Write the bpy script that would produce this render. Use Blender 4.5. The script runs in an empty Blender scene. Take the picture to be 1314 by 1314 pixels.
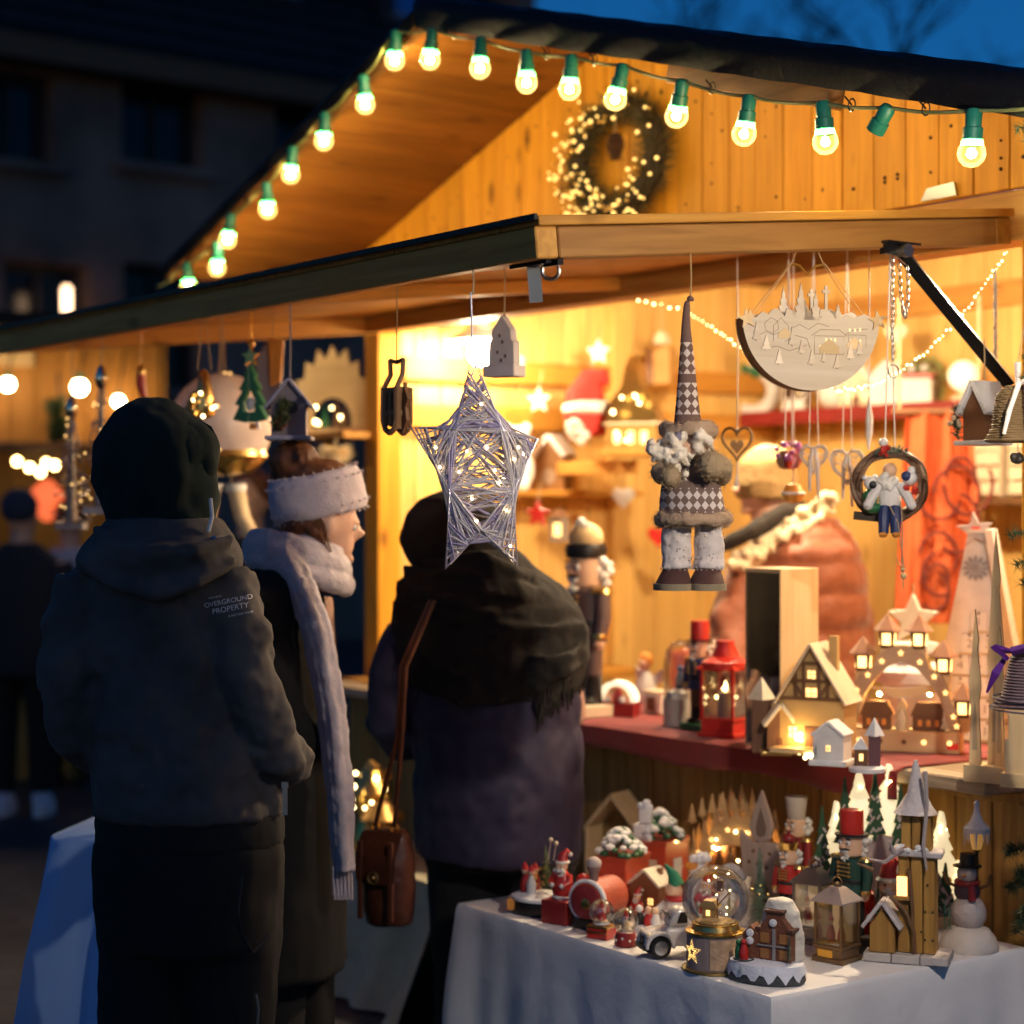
import bpy, math, random
from math import sin, cos, pi, sqrt, atan2, radians, tan, exp
from mathutils import Vector, Matrix, Euler

# ---------------------------------------------------------------- camera, world, exposure
scene = bpy.context.scene
COL = scene.collection
cam_data = bpy.data.cameras.new('camera')
cam = bpy.data.objects.new('camera', cam_data)
COL.objects.link(cam)
cam.location = (0, 0, 1.6)
cam.rotation_euler = (radians(90), 0, 0)
cam_data.sensor_width = 36
cam_data.lens = 36 * 2500 / 1314
cam_data.shift_y = -7 / 1314
cam_data.clip_end = 400
cam_data.clip_start = 0.05
cam_data.dof.use_dof = True
cam_data.dof.focus_distance = 4.22
cam_data.dof.aperture_fstop = 1.9
scene.camera = cam

world = bpy.data.worlds.new('World')
scene.world = world
world.use_nodes = True
wn = world.node_tree
sky = wn.nodes.new('ShaderNodeTexSky')
sky.sky_type = 'NISHITA'
sky.sun_disc = False
SUN_EL, SUN_ROT = radians(4.0), radians(200)   # just after sunset: thin, very blue light and no direct sun
sky.sun_elevation = SUN_EL
sky.sun_rotation = SUN_ROT
sky.ozone_density = 6.5
sky.dust_density = .3
wn.links.new(sky.outputs[0], wn.nodes['Background'].inputs[0])
wn.nodes['Background'].inputs[1].default_value = 0.12

vs = scene.view_settings
vs.view_transform = 'Standard'
vs.look = 'None'
vs.exposure = 0.0
vs.gamma = 1.0
vs.use_curve_mapping = False
cy = scene.cycles
cy.use_denoising = True
cy.max_bounces = 8
cy.diffuse_bounces = 4
cy.glossy_bounces = 3
cy.transmission_bounces = 6
cy.transparent_max_bounces = 12
cy.sample_clamp_indirect = 6
cy.caustics_reflective = False
cy.caustics_refractive = False

# ---------------------------------------------------------------- places
# the stall's own frame: s runs along the open front (away to the left), t into the stall, h up
H0 = (1.254, 4.8)
AX, BX = (-0.575, 0.818), (0.818, 0.575)
HR = atan2(-0.818, 0.575)            # turn of everything that faces the customers
FOC = 2500.0


def W(s, t, h=0.0):
    return (H0[0] + AX[0] * s + BX[0] * t, H0[1] + AX[1] * s + BX[1] * t, h)


def at(px, py, Y):                   # a point of the place seen in that direction at that distance
    return ((px - 657) / FOC * Y, Y, 1.6 + (650 - py) / FOC * Y)


def on(px, py, h):                   # where that direction meets the level surface at height h
    Y = (1.6 - h) * FOC / (py - 650)
    return ((px - 657) / FOC * Y, Y, h)


def st(p):
    dx, dy = p[0] - H0[0], p[1] - H0[1]
    return dx * AX[0] + dy * AX[1], dx * BX[0] + dy * BX[1]


# ---------------------------------------------------------------- mesh building
class B:
    def __init__(s):
        s.v, s.f = [], []

    def add(s, vs, fs):
        n = len(s.v)
        s.v += [tuple(x) for x in vs]
        s.f += [tuple(i + n for i in f) for f in fs]
        return s

    def merge(s, o, M=None):
        return s.add([tuple(M @ Vector(v)) for v in o.v] if M is not None else o.v, o.f)

    def tf(s, M):
        s.v = [tuple(M @ Vector(v)) for v in s.v]
        return s

    def move(s, x, y, z):
        s.v = [(a + x, b + y, c + z) for a, b, c in s.v]
        return s

    def box(s, c, d, rz=0, ry=0, rx=0, top=1.0):
        x, y, z = d[0] / 2, d[1] / 2, d[2] / 2
        vs = [(-x, -y, -z), (x, -y, -z), (x, y, -z), (-x, y, -z), (-x * top, -y * top, z), (x * top, -y * top, z), (x * top, y * top, z), (-x * top, y * top, z)]
        M = Matrix.Translation(c) @ Euler((rx, ry, rz)).to_matrix().to_4x4()
        return s.add([M @ Vector(v) for v in vs], [(3, 2, 1, 0), (4, 5, 6, 7), (0, 1, 5, 4), (1, 2, 6, 5), (2, 3, 7, 6), (3, 0, 4, 7)])

    def loft(s, rings, n=18, cap=True):
        # ring: cx, cy, z, rx, ry
        vs, fs = [], []
        for r in rings:
            for i in range(n):
                a = 2 * pi * i / n
                vs.append((r[0] + r[3] * cos(a), r[1] + r[4] * sin(a), r[2]))
        for k in range(len(rings) - 1):
            for i in range(n):
                j = (i + 1) % n
                fs.append((k * n + i, k * n + j, (k + 1) * n + j, (k + 1) * n + i))
        if cap:
            fs.append(tuple(range(n - 1, -1, -1)))
            fs.append(tuple((len(rings) - 1) * n + i for i in range(n)))
        return s.add(vs, fs)

    def lathe(s, prof, c=(0, 0, 0), n=16, sx=1, sy=1):
        return s.loft([(c[0], c[1], c[2] + z, max(r, 1e-4) * sx, max(r, 1e-4) * sy) for r, z in prof], n)

    def sph(s, c, r, n=12, m=8, M=None):
        rx, ry, rz = r if isinstance(r, (tuple, list)) else (r, r, r)
        t = B().loft([(0, 0, -cos(pi * k / m) * rz, max(sin(pi * k / m), .02) * rx, max(sin(pi * k / m), .02) * ry) for k in range(m + 1)], n)
        if M is not None:
            t.tf(M)
        return s.merge(t.move(*c))

    def tube(s, pts, r, n=6, closed=False):
        pts = [Vector(p) for p in pts]
        k = len(pts)
        rs = r if isinstance(r, (list, tuple)) else [r] * k
        vs, fs = [], []
        up = None
        for i, p in enumerate(pts):
            if closed:
                d = pts[(i + 1) % k] - pts[i - 1]
            else:
                d = pts[min(i + 1, k - 1)] - pts[max(i - 1, 0)]
            d = d.normalized() if d.length > 1e-9 else Vector((0, 0, 1))
            if up is None:
                up = Vector((0, 0, 1)) if abs(d.z) < .9 else Vector((1, 0, 0))
            x = d.cross(up)
            x = x.normalized() if x.length > 1e-6 else d.orthogonal().normalized()
            y = x.cross(d).normalized()
            up = y
            for j in range(n):
                a = 2 * pi * j / n
                vs.append(p + (x * cos(a) + y * sin(a)) * rs[i])
        for i in range(k if closed else k - 1):
            for j in range(n):
                a, b = i * n + j, i * n + (j + 1) % n
                c, d = ((i + 1) % k) * n + (j + 1) % n, ((i + 1) % k) * n + j
                fs.append((a, b, c, d))
        if not closed:
            fs.append(tuple(range(n - 1, -1, -1)))
            fs.append(tuple((k - 1) * n + j for j in range(n)))
        return s.add(vs, fs)

    def prism(s, poly, d, y=0.0, M=None):
        # outline in x/z, thickness d along y
        n = len(poly)
        ar = sum(poly[i][0] * poly[(i + 1) % n][1] - poly[(i + 1) % n][0] * poly[i][1] for i in range(n))
        if ar < 0:
            poly = poly[::-1]
        vs = [(p[0], y - d / 2, p[1]) for p in poly] + [(p[0], y + d / 2, p[1]) for p in poly]
        fs = [tuple(range(n)), tuple(range(2 * n - 1, n - 1, -1))] + [(i, i + n, (i + 1) % n + n, (i + 1) % n) for i in range(n)]
        if M is not None:
            vs = [M @ Vector(v) for v in vs]
        return s.add(vs, fs)

    def grid(s, fn, nu, nv):
        vs = [fn(i / nu, j / nv) for j in range(nv + 1) for i in range(nu + 1)]
        fs = [(j * (nu + 1) + i, j * (nu + 1) + i + 1, (j + 1) * (nu + 1) + i + 1, (j + 1) * (nu + 1) + i) for j in range(nv) for i in range(nu)]
        return s.add(vs, fs)

    def obj(s, name, mat, parent=None, smooth=True, loc=None, rot=None, ang=38):
        me = bpy.data.meshes.new(name)
        me.from_pydata(s.v, [], s.f)
        me.materials.append(mat)
        if smooth:
            me.polygons.foreach_set('use_smooth', [True] * len(me.polygons))
            me.set_sharp_from_angle(angle=radians(ang))
        me.update()
        o = bpy.data.objects.new(name, me)
        COL.objects.link(o)
        o.parent = parent
        if loc is not None:
            o.location = loc
        if rot is not None:
            o.rotation_euler = rot
        return o


def tag(o, label=None, cat=None, group=None, kind=None):
    for k, v in (('label', label), ('category', cat), ('group', group), ('kind', kind)):
        if v:
            o[k] = v
    return o


def T(name, label, cat, loc, rz=0.0, group=None, scale=1.0):
    o = bpy.data.objects.new(name, None)
    o.empty_display_size = .05
    COL.objects.link(o)
    o.location = loc
    o.rotation_euler = (0, 0, rz)
    o.scale = (scale,) * 3
    return tag(o, label, cat, group)


def copy_part(o, parent, loc=None, rot=None):
    c = o.copy()
    COL.objects.link(c)
    c.parent = parent
    if loc is not None:
        c.location = loc
    if rot is not None:
        c.rotation_euler = rot
    return c


def bev(o, w=.003, n=1):
    m = o.modifiers.new('bevel', 'BEVEL')
    m.width, m.segments, m.limit_method = w, n, 'ANGLE'
    return o


def subd(o, n=1):
    m = o.modifiers.new('sub', 'SUBSURF')
    m.levels = m.render_levels = n
    return o


_tex = {}


def soft(o, voxel=.014, it=4, disp=.012, size=.14, name='folds', mid=.5):
    m = o.modifiers.new('remesh', 'REMESH')
    m.mode, m.voxel_size, m.use_smooth_shade = 'VOXEL', voxel, True
    m = o.modifiers.new('smooth', 'SMOOTH')
    m.factor, m.iterations = .5, it
    if disp:
        k = (name, size)
        if k not in _tex:
            t = bpy.data.textures.new(name, 'CLOUDS')
            t.noise_scale, t.noise_depth = size, 2
            _tex[k] = t
        m = o.modifiers.new('disp', 'DISPLACE')
        m.texture, m.strength, m.mid_level, m.texture_coords = _tex[k], disp, mid, 'LOCAL'
    return o


def fuzz(src, n, ln, mt, parent, rng, w=.0005, name='fibres'):
    # loose wool fibres standing off a soft surface
    c = sum((Vector(v) for v in src.v), Vector()) / len(src.v)
    b = B()
    for _ in range(n):
        v = Vector(rng.choice(src.v)) + Vector((rng.uniform(-1, 1), rng.uniform(-1, 1), rng.uniform(-1, 1))) * ln * .3
        d = (v - c).normalized() * .9 + Vector((rng.gauss(0, .5), rng.gauss(0, .5), rng.gauss(0, .5)))
        x = d.orthogonal().normalized() * w
        b.add([v - x, v + x, v + d.normalized() * ln * rng.uniform(.5, 1.3)], [(0, 1, 2)])
    return tag(b.obj(name, mt, parent), kind='stuff')


def burn(o, lim=.7):
    # laser cut plywood: the cut edges are scorched dark
    o.data.materials.append(plydark)
    for p in o.data.polygons:
        if abs(p.normal.y) < lim:
            p.material_index = 1
    return o


def lettering(txt, size, mat, parent, loc, rot, depth=.0008, name='lettering'):
    cu = bpy.data.curves.new(name, 'FONT')
    cu.body, cu.size, cu.extrude = txt, size, depth
    cu.align_x, cu.align_y = 'CENTER', 'CENTER'
    tmp = bpy.data.objects.new('tmp', cu)
    COL.objects.link(tmp)
    me = bpy.data.meshes.new_from_object(tmp.evaluated_get(bpy.context.evaluated_depsgraph_get()))
    bpy.data.objects.remove(tmp)
    me.materials.clear()
    me.materials.append(mat)
    o = bpy.data.objects.new(name, me)
    COL.objects.link(o)
    o.parent = parent
    o.location, o.rotation_euler = loc, rot
    return o


def star_poly(r, q=.42, n=5, a0=pi / 2, sx=1, sz=1):
    return [(cos(a0 + pi * i / n) * (r if i % 2 == 0 else r * q) * sx, sin(a0 + pi * i / n) * (r if i % 2 == 0 else r * q) * sz) for i in range(2 * n)]


def tree_poly(w, h, tiers=4, trunk=.06, jag=0):
    left = []
    for k in range(tiers):
        z0 = h * (.08 + .92 * k / tiers)
        f = 1 - k / tiers
        left += [(w / 2 * f * (.98 if k else 1), z0 + h * .02), (w / 2 * (f - 1 / tiers) * .55 + w * .03, z0 + h * .92 / tiers)]
    right = [(w * trunk, 0), (w * trunk, h * .08)] + left + [(0, h)]
    return right + [(-x, z) for x, z in reversed(right[:-1])]


def arc(cx, cz, r, a0, a1, n):
    return [(cx + r * cos(a0 + (a1 - a0) * i / n), cz + r * sin(a0 + (a1 - a0) * i / n)) for i in range(n + 1)]


# ---------------------------------------------------------------- materials
_m = {}


def mat(name, col, rough=.5, metal=0.0, var=.18, sc=18, bump=.15, bsc=90, emit=None, es=0.0, trans=0.0, ior=1.45, sample=True, coat=0.0, sheen=0.0, sss=0.0):
    if name in _m:
        return _m[name]
    m = bpy.data.materials.new(name)
    m.use_nodes = True
    nt = m.node_tree
    p = nt.nodes['Principled BSDF']
    p.inputs['Roughness'].default_value = rough
    p.inputs['Metallic'].default_value = metal
    p.inputs['Transmission Weight'].default_value = trans
    p.inputs['IOR'].default_value = ior
    p.inputs['Coat Weight'].default_value = coat
    p.inputs['Sheen Weight'].default_value = sheen
    c4 = (*col, 1)
    p.inputs['Base Color'].default_value = c4
    tc = nt.nodes.new('ShaderNodeTexCoord')
    if var:
        nz = nt.nodes.new('ShaderNodeTexNoise')
        nz.inputs['Scale'].default_value = sc
        nz.inputs['Detail'].default_value = 5
        nt.links.new(tc.outputs['Object'], nz.inputs['Vector'])
        mx = nt.nodes.new('ShaderNodeMix')
        mx.data_type = 'RGBA'
        mx.inputs[6].default_value = tuple(max(0, c * (1 - var * 1.6)) for c in col) + (1,)
        mx.inputs[7].default_value = tuple(min(1, c * (1 + var)) for c in col) + (1,)
        nt.links.new(nz.outputs['Fac'], mx.inputs[0])
        nt.links.new(mx.outputs[2], p.inputs['Base Color'])
    if bump:
        nb = nt.nodes.new('ShaderNodeTexNoise')
        nb.inputs['Scale'].default_value = bsc
        nb.inputs['Detail'].default_value = 4
        nt.links.new(tc.outputs['Object'], nb.inputs['Vector'])
        bp = nt.nodes.new('ShaderNodeBump')
        bp.inputs['Strength'].default_value = bump
        bp.inputs['Distance'].default_value = min(.01, .4 / bsc)
        nt.links.new(nb.outputs['Fac'], bp.inputs['Height'])
        nt.links.new(bp.outputs['Normal'], p.inputs['Normal'])
    if emit:
        p.inputs['Emission Color'].default_value = (*emit, 1)
        p.inputs['Emission Strength'].default_value = es
        if not sample:
            m.cycles.emission_sampling = 'NONE'
    _m[name] = m
    return m


def glass(name, col=(1, 1, 1), clear=.85, rough=.03, emit=None, es=0):
    # thin clear shell: see-through with a glossy skin (and a lit frosted film where EMIT is given)
    if name in _m:
        return _m[name]
    m = bpy.data.materials.new(name)
    m.use_nodes = True
    nt = m.node_tree
    p = nt.nodes['Principled BSDF']
    p.inputs['Base Color'].default_value = (*col, 1)
    p.inputs['Roughness'].default_value = rough
    p.inputs['Specular IOR Level'].default_value = .7
    if emit:
        p.inputs['Emission Color'].default_value = (*emit, 1)
        p.inputs['Emission Strength'].default_value = es
        m.cycles.emission_sampling = 'NONE'
    tr = nt.nodes.new('ShaderNodeBsdfTransparent')
    tr.inputs[0].default_value = (*col, 1)
    lw = nt.nodes.new('ShaderNodeFresnel')
    lw.inputs[0].default_value = 1.4
    mr = nt.nodes.new('ShaderNodeMapRange')
    mr.inputs[3].default_value = 1 - clear
    mr.inputs[4].default_value = .8
    if not emit:
        gs = nt.nodes.new('ShaderNodeBsdfGlossy')
        gs.inputs['Roughness'].default_value = rough
    nt.links.new(lw.outputs[0], mr.inputs[0])
    mx = nt.nodes.new('ShaderNodeMixShader')
    nt.links.new(mr.outputs[0], mx.inputs[0])
    nt.links.new(tr.outputs[0], mx.inputs[1])
    nt.links.new(p.outputs[0] if emit else gs.outputs[0], mx.inputs[2])
    nt.links.new(mx.outputs[0], nt.nodes['Material Output'].inputs[0])
    _m[name] = m
    return m


def wood(name, c1, c2, ax='Z', rough=.55, knots=.5, bump=.25, spec=.3):
    if name in _m:
        return _m[name]
    m = bpy.data.materials.new(name)
    m.use_nodes = True
    nt = m.node_tree
    N, L = nt.nodes.new, nt.links.new
    p = nt.nodes['Principled BSDF']
    p.inputs['Roughness'].default_value = rough
    p.inputs['Specular IOR Level'].default_value = spec
    tc, oi = N('ShaderNodeTexCoord'), N('ShaderNodeObjectInfo')
    mul = N('ShaderNodeMath'); mul.operation = 'MULTIPLY'; mul.inputs[1].default_value = 37.0
    L(oi.outputs['Random'], mul.inputs[0])
    ad = N('ShaderNodeVectorMath'); ad.operation = 'ADD'
    L(tc.outputs['Object'], ad.inputs[0]); L(mul.outputs[0], ad.inputs[1])
    mp = N('ShaderNodeMapping')
    i = 'XYZ'.index(ax)
    sc = [24.0, 24.0, 24.0]; sc[i] = 1.6
    mp.inputs['Scale'].default_value = sc
    L(ad.outputs[0], mp.inputs['Vector'])
    nz = N('ShaderNodeTexNoise'); nz.inputs['Scale'].default_value = 1.6; nz.inputs['Detail'].default_value = 7; nz.inputs['Distortion'].default_value = .8
    L(mp.outputs[0], nz.inputs['Vector'])
    cr = N('ShaderNodeValToRGB')
    cr.color_ramp.elements[0].position = .32; cr.color_ramp.elements[0].color = (*c2, 1)
    cr.color_ramp.elements[1].position = .66; cr.color_ramp.elements[1].color = (*c1, 1)
    L(nz.outputs['Fac'], cr.inputs[0])
    # per-board tone
    hs = N('ShaderNodeHueSaturation')
    mr = N('ShaderNodeMapRange'); mr.inputs[3].default_value = .82; mr.inputs[4].default_value = 1.14
    L(oi.outputs['Random'], mr.inputs[0]); L(mr.outputs[0], hs.inputs['Value']); L(cr.outputs[0], hs.inputs['Color'])
    last = hs.outputs[0]
    if knots:
        m2 = N('ShaderNodeMapping'); s2 = [7.0, 7.0, 7.0]; s2[i] = 3.2
        m2.inputs['Scale'].default_value = s2
        L(ad.outputs[0], m2.inputs['Vector'])
        vo = N('ShaderNodeTexVoronoi'); vo.inputs['Scale'].default_value = 1.0
        L(m2.outputs[0], vo.inputs['Vector'])
        k = N('ShaderNodeMapRange'); k.inputs[1].default_value = .07; k.inputs[2].default_value = .17; k.inputs[3].default_value = knots; k.inputs[4].default_value = 0
        L(vo.outputs['Distance'], k.inputs[0])
        mx = N('ShaderNodeMix'); mx.data_type = 'RGBA'
        mx.inputs[7].default_value = (c2[0] * .25, c2[1] * .2, c2[2] * .2, 1)
        L(k.outputs[0], mx.inputs[0]); L(last, mx.inputs[6]); last = mx.outputs[2]
    L(last, p.inputs['Base Color'])
    bp = N('ShaderNodeBump'); bp.inputs['Strength'].default_value = bump; bp.inputs['Distance'].default_value = .004
    L(nz.outputs['Fac'], bp.inputs['Height']); L(bp.outputs[0], p.inputs['Normal'])
    _m[name] = m
    return m


WARM = (1.0, .60, .22)
pine = wood('pine_upright', (.66, .31, .022), (.5, .215, .012), 'Z', knots=.8)
pine_in = wood('pine_inside', (.77, .5, .165), (.65, .39, .105), 'Z', knots=.4)
pine_x = wood('pine_along', (.6, .31, .07), (.44, .2, .04), 'X')
pine_y = wood('pine_across', (.55, .27, .045), (.4, .175, .028), 'Y')
brown_x = wood('stained_along', (.2, .095, .035), (.12, .055, .02), 'X')
brown_y = wood('stained_across', (.38, .185, .05), (.26, .115, .028), 'Y')
soffit_w = wood('dark_roof_boards', (.26, .11, .02), (.17, .065, .01), 'Y')  # roof boards toned darker than the other pine
greyboard = wood('weathered_board', (.42, .33, .22), (.24, .18, .12), 'X')
ply = wood('birch_ply', (.76, .56, .31), (.66, .46, .23), 'X', knots=0, bump=.08)
ply_z = wood('birch_ply_upright', (.76, .56, .31), (.66, .46, .23), 'Z', knots=0, bump=.08)
plydark = mat('burnt_edge', (.16, .08, .035), .7)
rustic = wood('rustic_board', (.46, .25, .06), (.27, .13, .028), 'Z', knots=.7, bump=.5)
felt = mat('roofing_felt', (.006, .006, .008), .5, var=.4, sc=30, bump=.3, bsc=60)
next(n for n in felt.node_tree.nodes if n.type == 'BSDF_PRINCIPLED').inputs['Specular IOR Level'].default_value = .22
black = mat('black_paint', (.012, .011, .012), .4)
iron = mat('black_iron', (.014, .013, .014), .33, .4, bump=.05)
steel = mat('zinc_steel', (.55, .53, .5), .3, 1.0, bump=.05)
gold = mat('gold_foil', (.75, .5, .16), .28, 1.0, bump=.1)
redp = mat('red_paint', (.5, .025, .018), .35, coat=.3)
dkred = mat('dark_red_paint', (.26, .02, .02), .4)
green = mat('green_paint', (.02, .13, .05), .5)
dgreen = mat('dark_green_cut', (.03, .09, .035), .6)
socketg = mat('socket_green', (.012, .15, .10), .42, bump=.05)
white = mat('white_paint', (.78, .76, .73), .5)
cream = mat('cream_paint', (.72, .6, .42), .55)
snow = mat('glitter_snow', (.82, .82, .83), .75, bump=.8, bsc=160)
skin = mat('skin_tone', (.62, .36, .26), .5, var=.1)
skinp = mat('painted_face', (.75, .47, .3), .45, var=.05)
hairw = mat('white_fluff', (.8, .77, .7), .9, bump=1.0, bsc=120)
brownp = mat('brown_paint', (.16, .07, .03), .55)
bluep = mat('navy_paint', (.02, .035, .12), .5)
orangep = mat('orange_paint', (.75, .3, .05), .5)
needle = mat('fir_needles', (.03, .075, .03), .6, var=.5, sc=40, bump=0)
frostneedle = mat('frosted_needles', (.24, .33, .22), .7, var=.4, sc=60, bump=0)
twine = mat('twine', (.45, .32, .18), .85)
lineng = mat('white_ribbon', (.8, .72, .66), .6)
ledw = mat('warm_led', (1, .8, .5), .5, var=0, bump=0, emit=(1, .72, .32), es=14, sample=False)
ledsoft = mat('lit_window', (1, .75, .4), .5, var=0, bump=0, emit=(1, .58, .18), es=2.2, sample=False)
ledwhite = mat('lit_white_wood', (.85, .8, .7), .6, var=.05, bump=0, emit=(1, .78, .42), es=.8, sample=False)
clear = glass('clear_glass', (1, .98, .95), .93)
paneg = glass('window_glass', (.95, .93, .9), .85)

# ---------------------------------------------------------------- ground and far setting
R = random.Random(11)
cob = mat('cobbles', (.045, .045, .05), .55, var=.6, sc=9, bump=.9, bsc=14)
g = B().add([(-150, -60, 0), (150, -60, 0), (150, 300, 0), (-150, 300, 0)], [(0, 1, 2, 3)]).obj('ground', cob, smooth=False)
tag(g, 'dark cobbled square under the market', None, None, 'structure')

# ---------------------------------------------------------------- the stall
hut = T('market_stall', 'wooden market stall with gable roof, raised shutter and glowing interior', 'market stall', (H0[0], H0[1], 0), HR)
RS, RZ = 1.70, 3.045          # ridge: place along the front, height of the boards under it
ML, MR = .335, .28            # fall of the left and of the right slope
S_L, S_R = 3.47, -.72         # eaves
T0, T1 = -.67, 2.15           # roof from its front edge to the back


def soffit(s):
    return RZ - (s - RS) * ML if s > RS else RZ - (RS - s) * MR


# gable boards over the opening
S1, w_ = 3.16, .116
s = -.55
while s < S1 - .02:
    e = min(s + w_ - .004, S1)
    pts = [(-e, 2.385), (-s, 2.385), (-s, soffit(s) - .001)] + ([(-RS, RZ - .001)] if s < RS < e else []) + [(-e, soffit(e) - .001)]
    o = bev(B().prism(pts, .02, R.uniform(-.0022, .0022)).obj('gable_plank', pine, hut, False), .0025)
    s += w_
B().prism([(-3.15, 2.39), (.54, 2.39), (.54, soffit(-.54) - .01), (-RS, RZ - .01), (-3.15, soffit(3.15) - .01)], .012, .03).obj('gable_backing', brown_x, hut, False)


nl = B()
for _ in range(90):
    s_ = R.choice([-.5 + .116 * q + R.choice((.02, .09)) for q in range(31)])
    z = R.choice((2.47 + R.uniform(-.02, .02), soffit(s_) - .09 + R.uniform(-.02, .02), R.uniform(2.42, max(2.45, soffit(s_) - .05))))
    nl.sph((-s_, -.0115, z), R.uniform(.003, .0055), 6, 4)
tag(nl.obj('nail_heads', mat('rusty_nail', (.06, .025, .01), .7), hut), kind='stuff')


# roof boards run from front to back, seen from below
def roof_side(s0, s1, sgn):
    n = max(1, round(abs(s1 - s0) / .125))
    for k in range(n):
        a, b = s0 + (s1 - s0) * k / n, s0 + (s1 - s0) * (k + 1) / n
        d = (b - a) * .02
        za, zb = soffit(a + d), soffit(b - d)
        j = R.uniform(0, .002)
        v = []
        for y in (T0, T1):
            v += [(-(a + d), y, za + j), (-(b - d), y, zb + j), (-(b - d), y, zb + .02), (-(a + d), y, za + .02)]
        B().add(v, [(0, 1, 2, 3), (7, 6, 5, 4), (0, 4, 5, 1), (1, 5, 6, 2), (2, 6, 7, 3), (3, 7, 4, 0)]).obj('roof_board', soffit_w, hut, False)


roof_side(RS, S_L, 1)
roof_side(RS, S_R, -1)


# felt: a sheet over the boards whose front edge is turned down, with a wavy lower lip
def felt_side(s0, s1, drop, seed):
    rr = random.Random(seed)
    nu = 60
    lip = [drop * (1 + .1 * sin(i * .35 + seed) * rr.uniform(.3, 1)) for i in range(nu + 1)]
    top = .045 + drop
    prof = [(T1, top - .01), (T0 + .06, top - .01), (T0 + .005, top), (T0 - .016, top - .012), (T0 - .024, top - .03), (T0 - .022, .03), (T0 - .014, -.5), (T0 - .004, -.3), (T0 - .002, .02)]

    def fn(u, v):
        i = round(u * nu)
        s_ = s0 + (s1 - s0) * u
        k = min(round(v * (len(prof) - 1)), len(prof) - 1)
        t_, dz = prof[k]
        z = soffit(s_) + (dz if dz >= 0 else dz * lip[i]) + .0012 * sin(i * 1.3 + k)
        return (-s_, t_ + .0008 * sin(i * .9 + k * 2) * (k > 1), z)
    o = B().grid(fn, nu, len(prof) - 1).obj('roof_felt', felt, hut)
    m = o.modifiers.new('solid', 'SOLIDIFY'); m.thickness = .006
    return o


felt_side(RS - .0, S_L + .02, .012, 3)
felt_side(RS + .0, S_R - .02, .03, 8)
for a, b in ((RS - .0, S_L), (RS, S_R)):       # barge boards just behind the front edge
    v = []
    for s_ in (a, b):
        z = soffit(s_)
        v += [(-s_, T0 + .004, z - .012), (-s_, T0 + .03, z - .012), (-s_, T0 + .03, z + .04), (-s_, T0 + .004, z + .04)]
    B().add(v, [(0, 1, 2, 3), (7, 6, 5, 4), (0, 4, 5, 1), (1, 5, 6, 2), (2, 6, 7, 3), (3, 7, 4, 0)]).obj('barge_board', brown_x, hut, False)
for s_ in (.62,):                              # short purlin end under the right slope
    bev(B().box((-s_ + .33, T0 + .045, soffit(s_ - .33) - .03), (.6, .05, .07), 0, atan2(MR, 1)).obj('purlin', brown_x, hut, False))

# frame of the opening
bev(B().box((-1.56, .055, 2.32), (3.24, .11, .125)).obj('header_beam', pine_x, hut, False))
for s_ in (3.1, -.05):
    bev(B().box((-s_, .05, 1.128), (.1, .1, 2.256)).obj('corner_post', pine, hut, False))

# side wall (far end) and back wall, board by board
pl = bev(B().box((0, 0, 1.3), (.02, .116, 2.6)).obj('wall_plank', pine_in, hut, False, (-3.16, .165, 0)), .004)
n = 0
for k in range(1, 17):
    copy_part(pl, hut, (-3.16 + R.uniform(-.002, .002), .165 + .12 * k, 0))
pb = bev(B().box((0, 0, 1.4), (.116, .02, 2.8)).obj('wall_plank', pine_in, hut, False, (-3.09, 2.10, 0)), .004)
for k in range(1, 28):
    copy_part(pb, hut, (-3.09 + .12 * k, 2.10 + R.uniform(-.002, .002), 0))
B().box((-1.5, 2.135, 1.35), (3.5, .03, 2.7)).obj('wall_backing', brown_x, hut, False)
B().box((-3.195, 1.1, 1.25), (.03, 2.1, 2.5)).obj('wall_backing', brown_x, hut, False)
B().box((.16, 1.1, 1.25), (.03, 2.1, 2.5)).obj('side_wall', pine_y, hut, False)
bev(B().box((-3.12, 1.2, 1.0), (.06, .1, 2.45)).obj('wall_post', pine_in, hut, False, (0, 0, .2)))
for z in (2.13, 1.95):
    bev(B().box((-3.125, 1.1, z), (.04, 1.9, .09)).obj('wall_rail', pine_y, hut, False))
for z in (2.05, 2.42):
    bev(B().box((-1.45, 2.07, z), (3.2, .04, .1)).obj('wall_rail', pine_x, hut, False))
# shelves inside
bev(B().box((-3.02, .78, 1.652), (.2, .78, .022)).obj('wall_shelf', pine_y, hut, False))
bev(B().box((-2.2, 1.96, 1.99), (1.8, .22, .022)).obj('wall_shelf', pine_x, hut, False))
bev(B().box((-2.2, 1.846, 1.975), (1.8, .008, .06)).obj('shelf_edging', dkred, hut, False))
bev(B().box((-1.2, 1.9, 1.62), (1.3, .3, .03)).obj('wall_shelf', brown_x, hut, False))

# counter
pl = bev(B().box((0, 0, .452), (.116, .02, .904)).obj('counter_plank', rustic, hut, False, (.02, -.05, 0)), .004)
for k in range(1, 27):
    copy_part(pl, hut, (.02 - .12 * k, -.05 + R.uniform(-.003, .003), 0))
B().box((-1.54, -.02, .45), (3.2, .03, .9)).obj('counter_backing', brown_x, hut, False)
bev(B().box((-1.53, .11, .93), (3.2, .64, .036)).obj('counter_top', greyboard, hut, False), .004)
bev(B().box((-1.53, -.075, .895), (3.2, .03, .03)).obj('counter_rail', rustic, hut, False))
bev(B().box((-3.0, .5, .94), (.3, 1.2, .036)).obj('counter_top', pine_y, hut, False))

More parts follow.
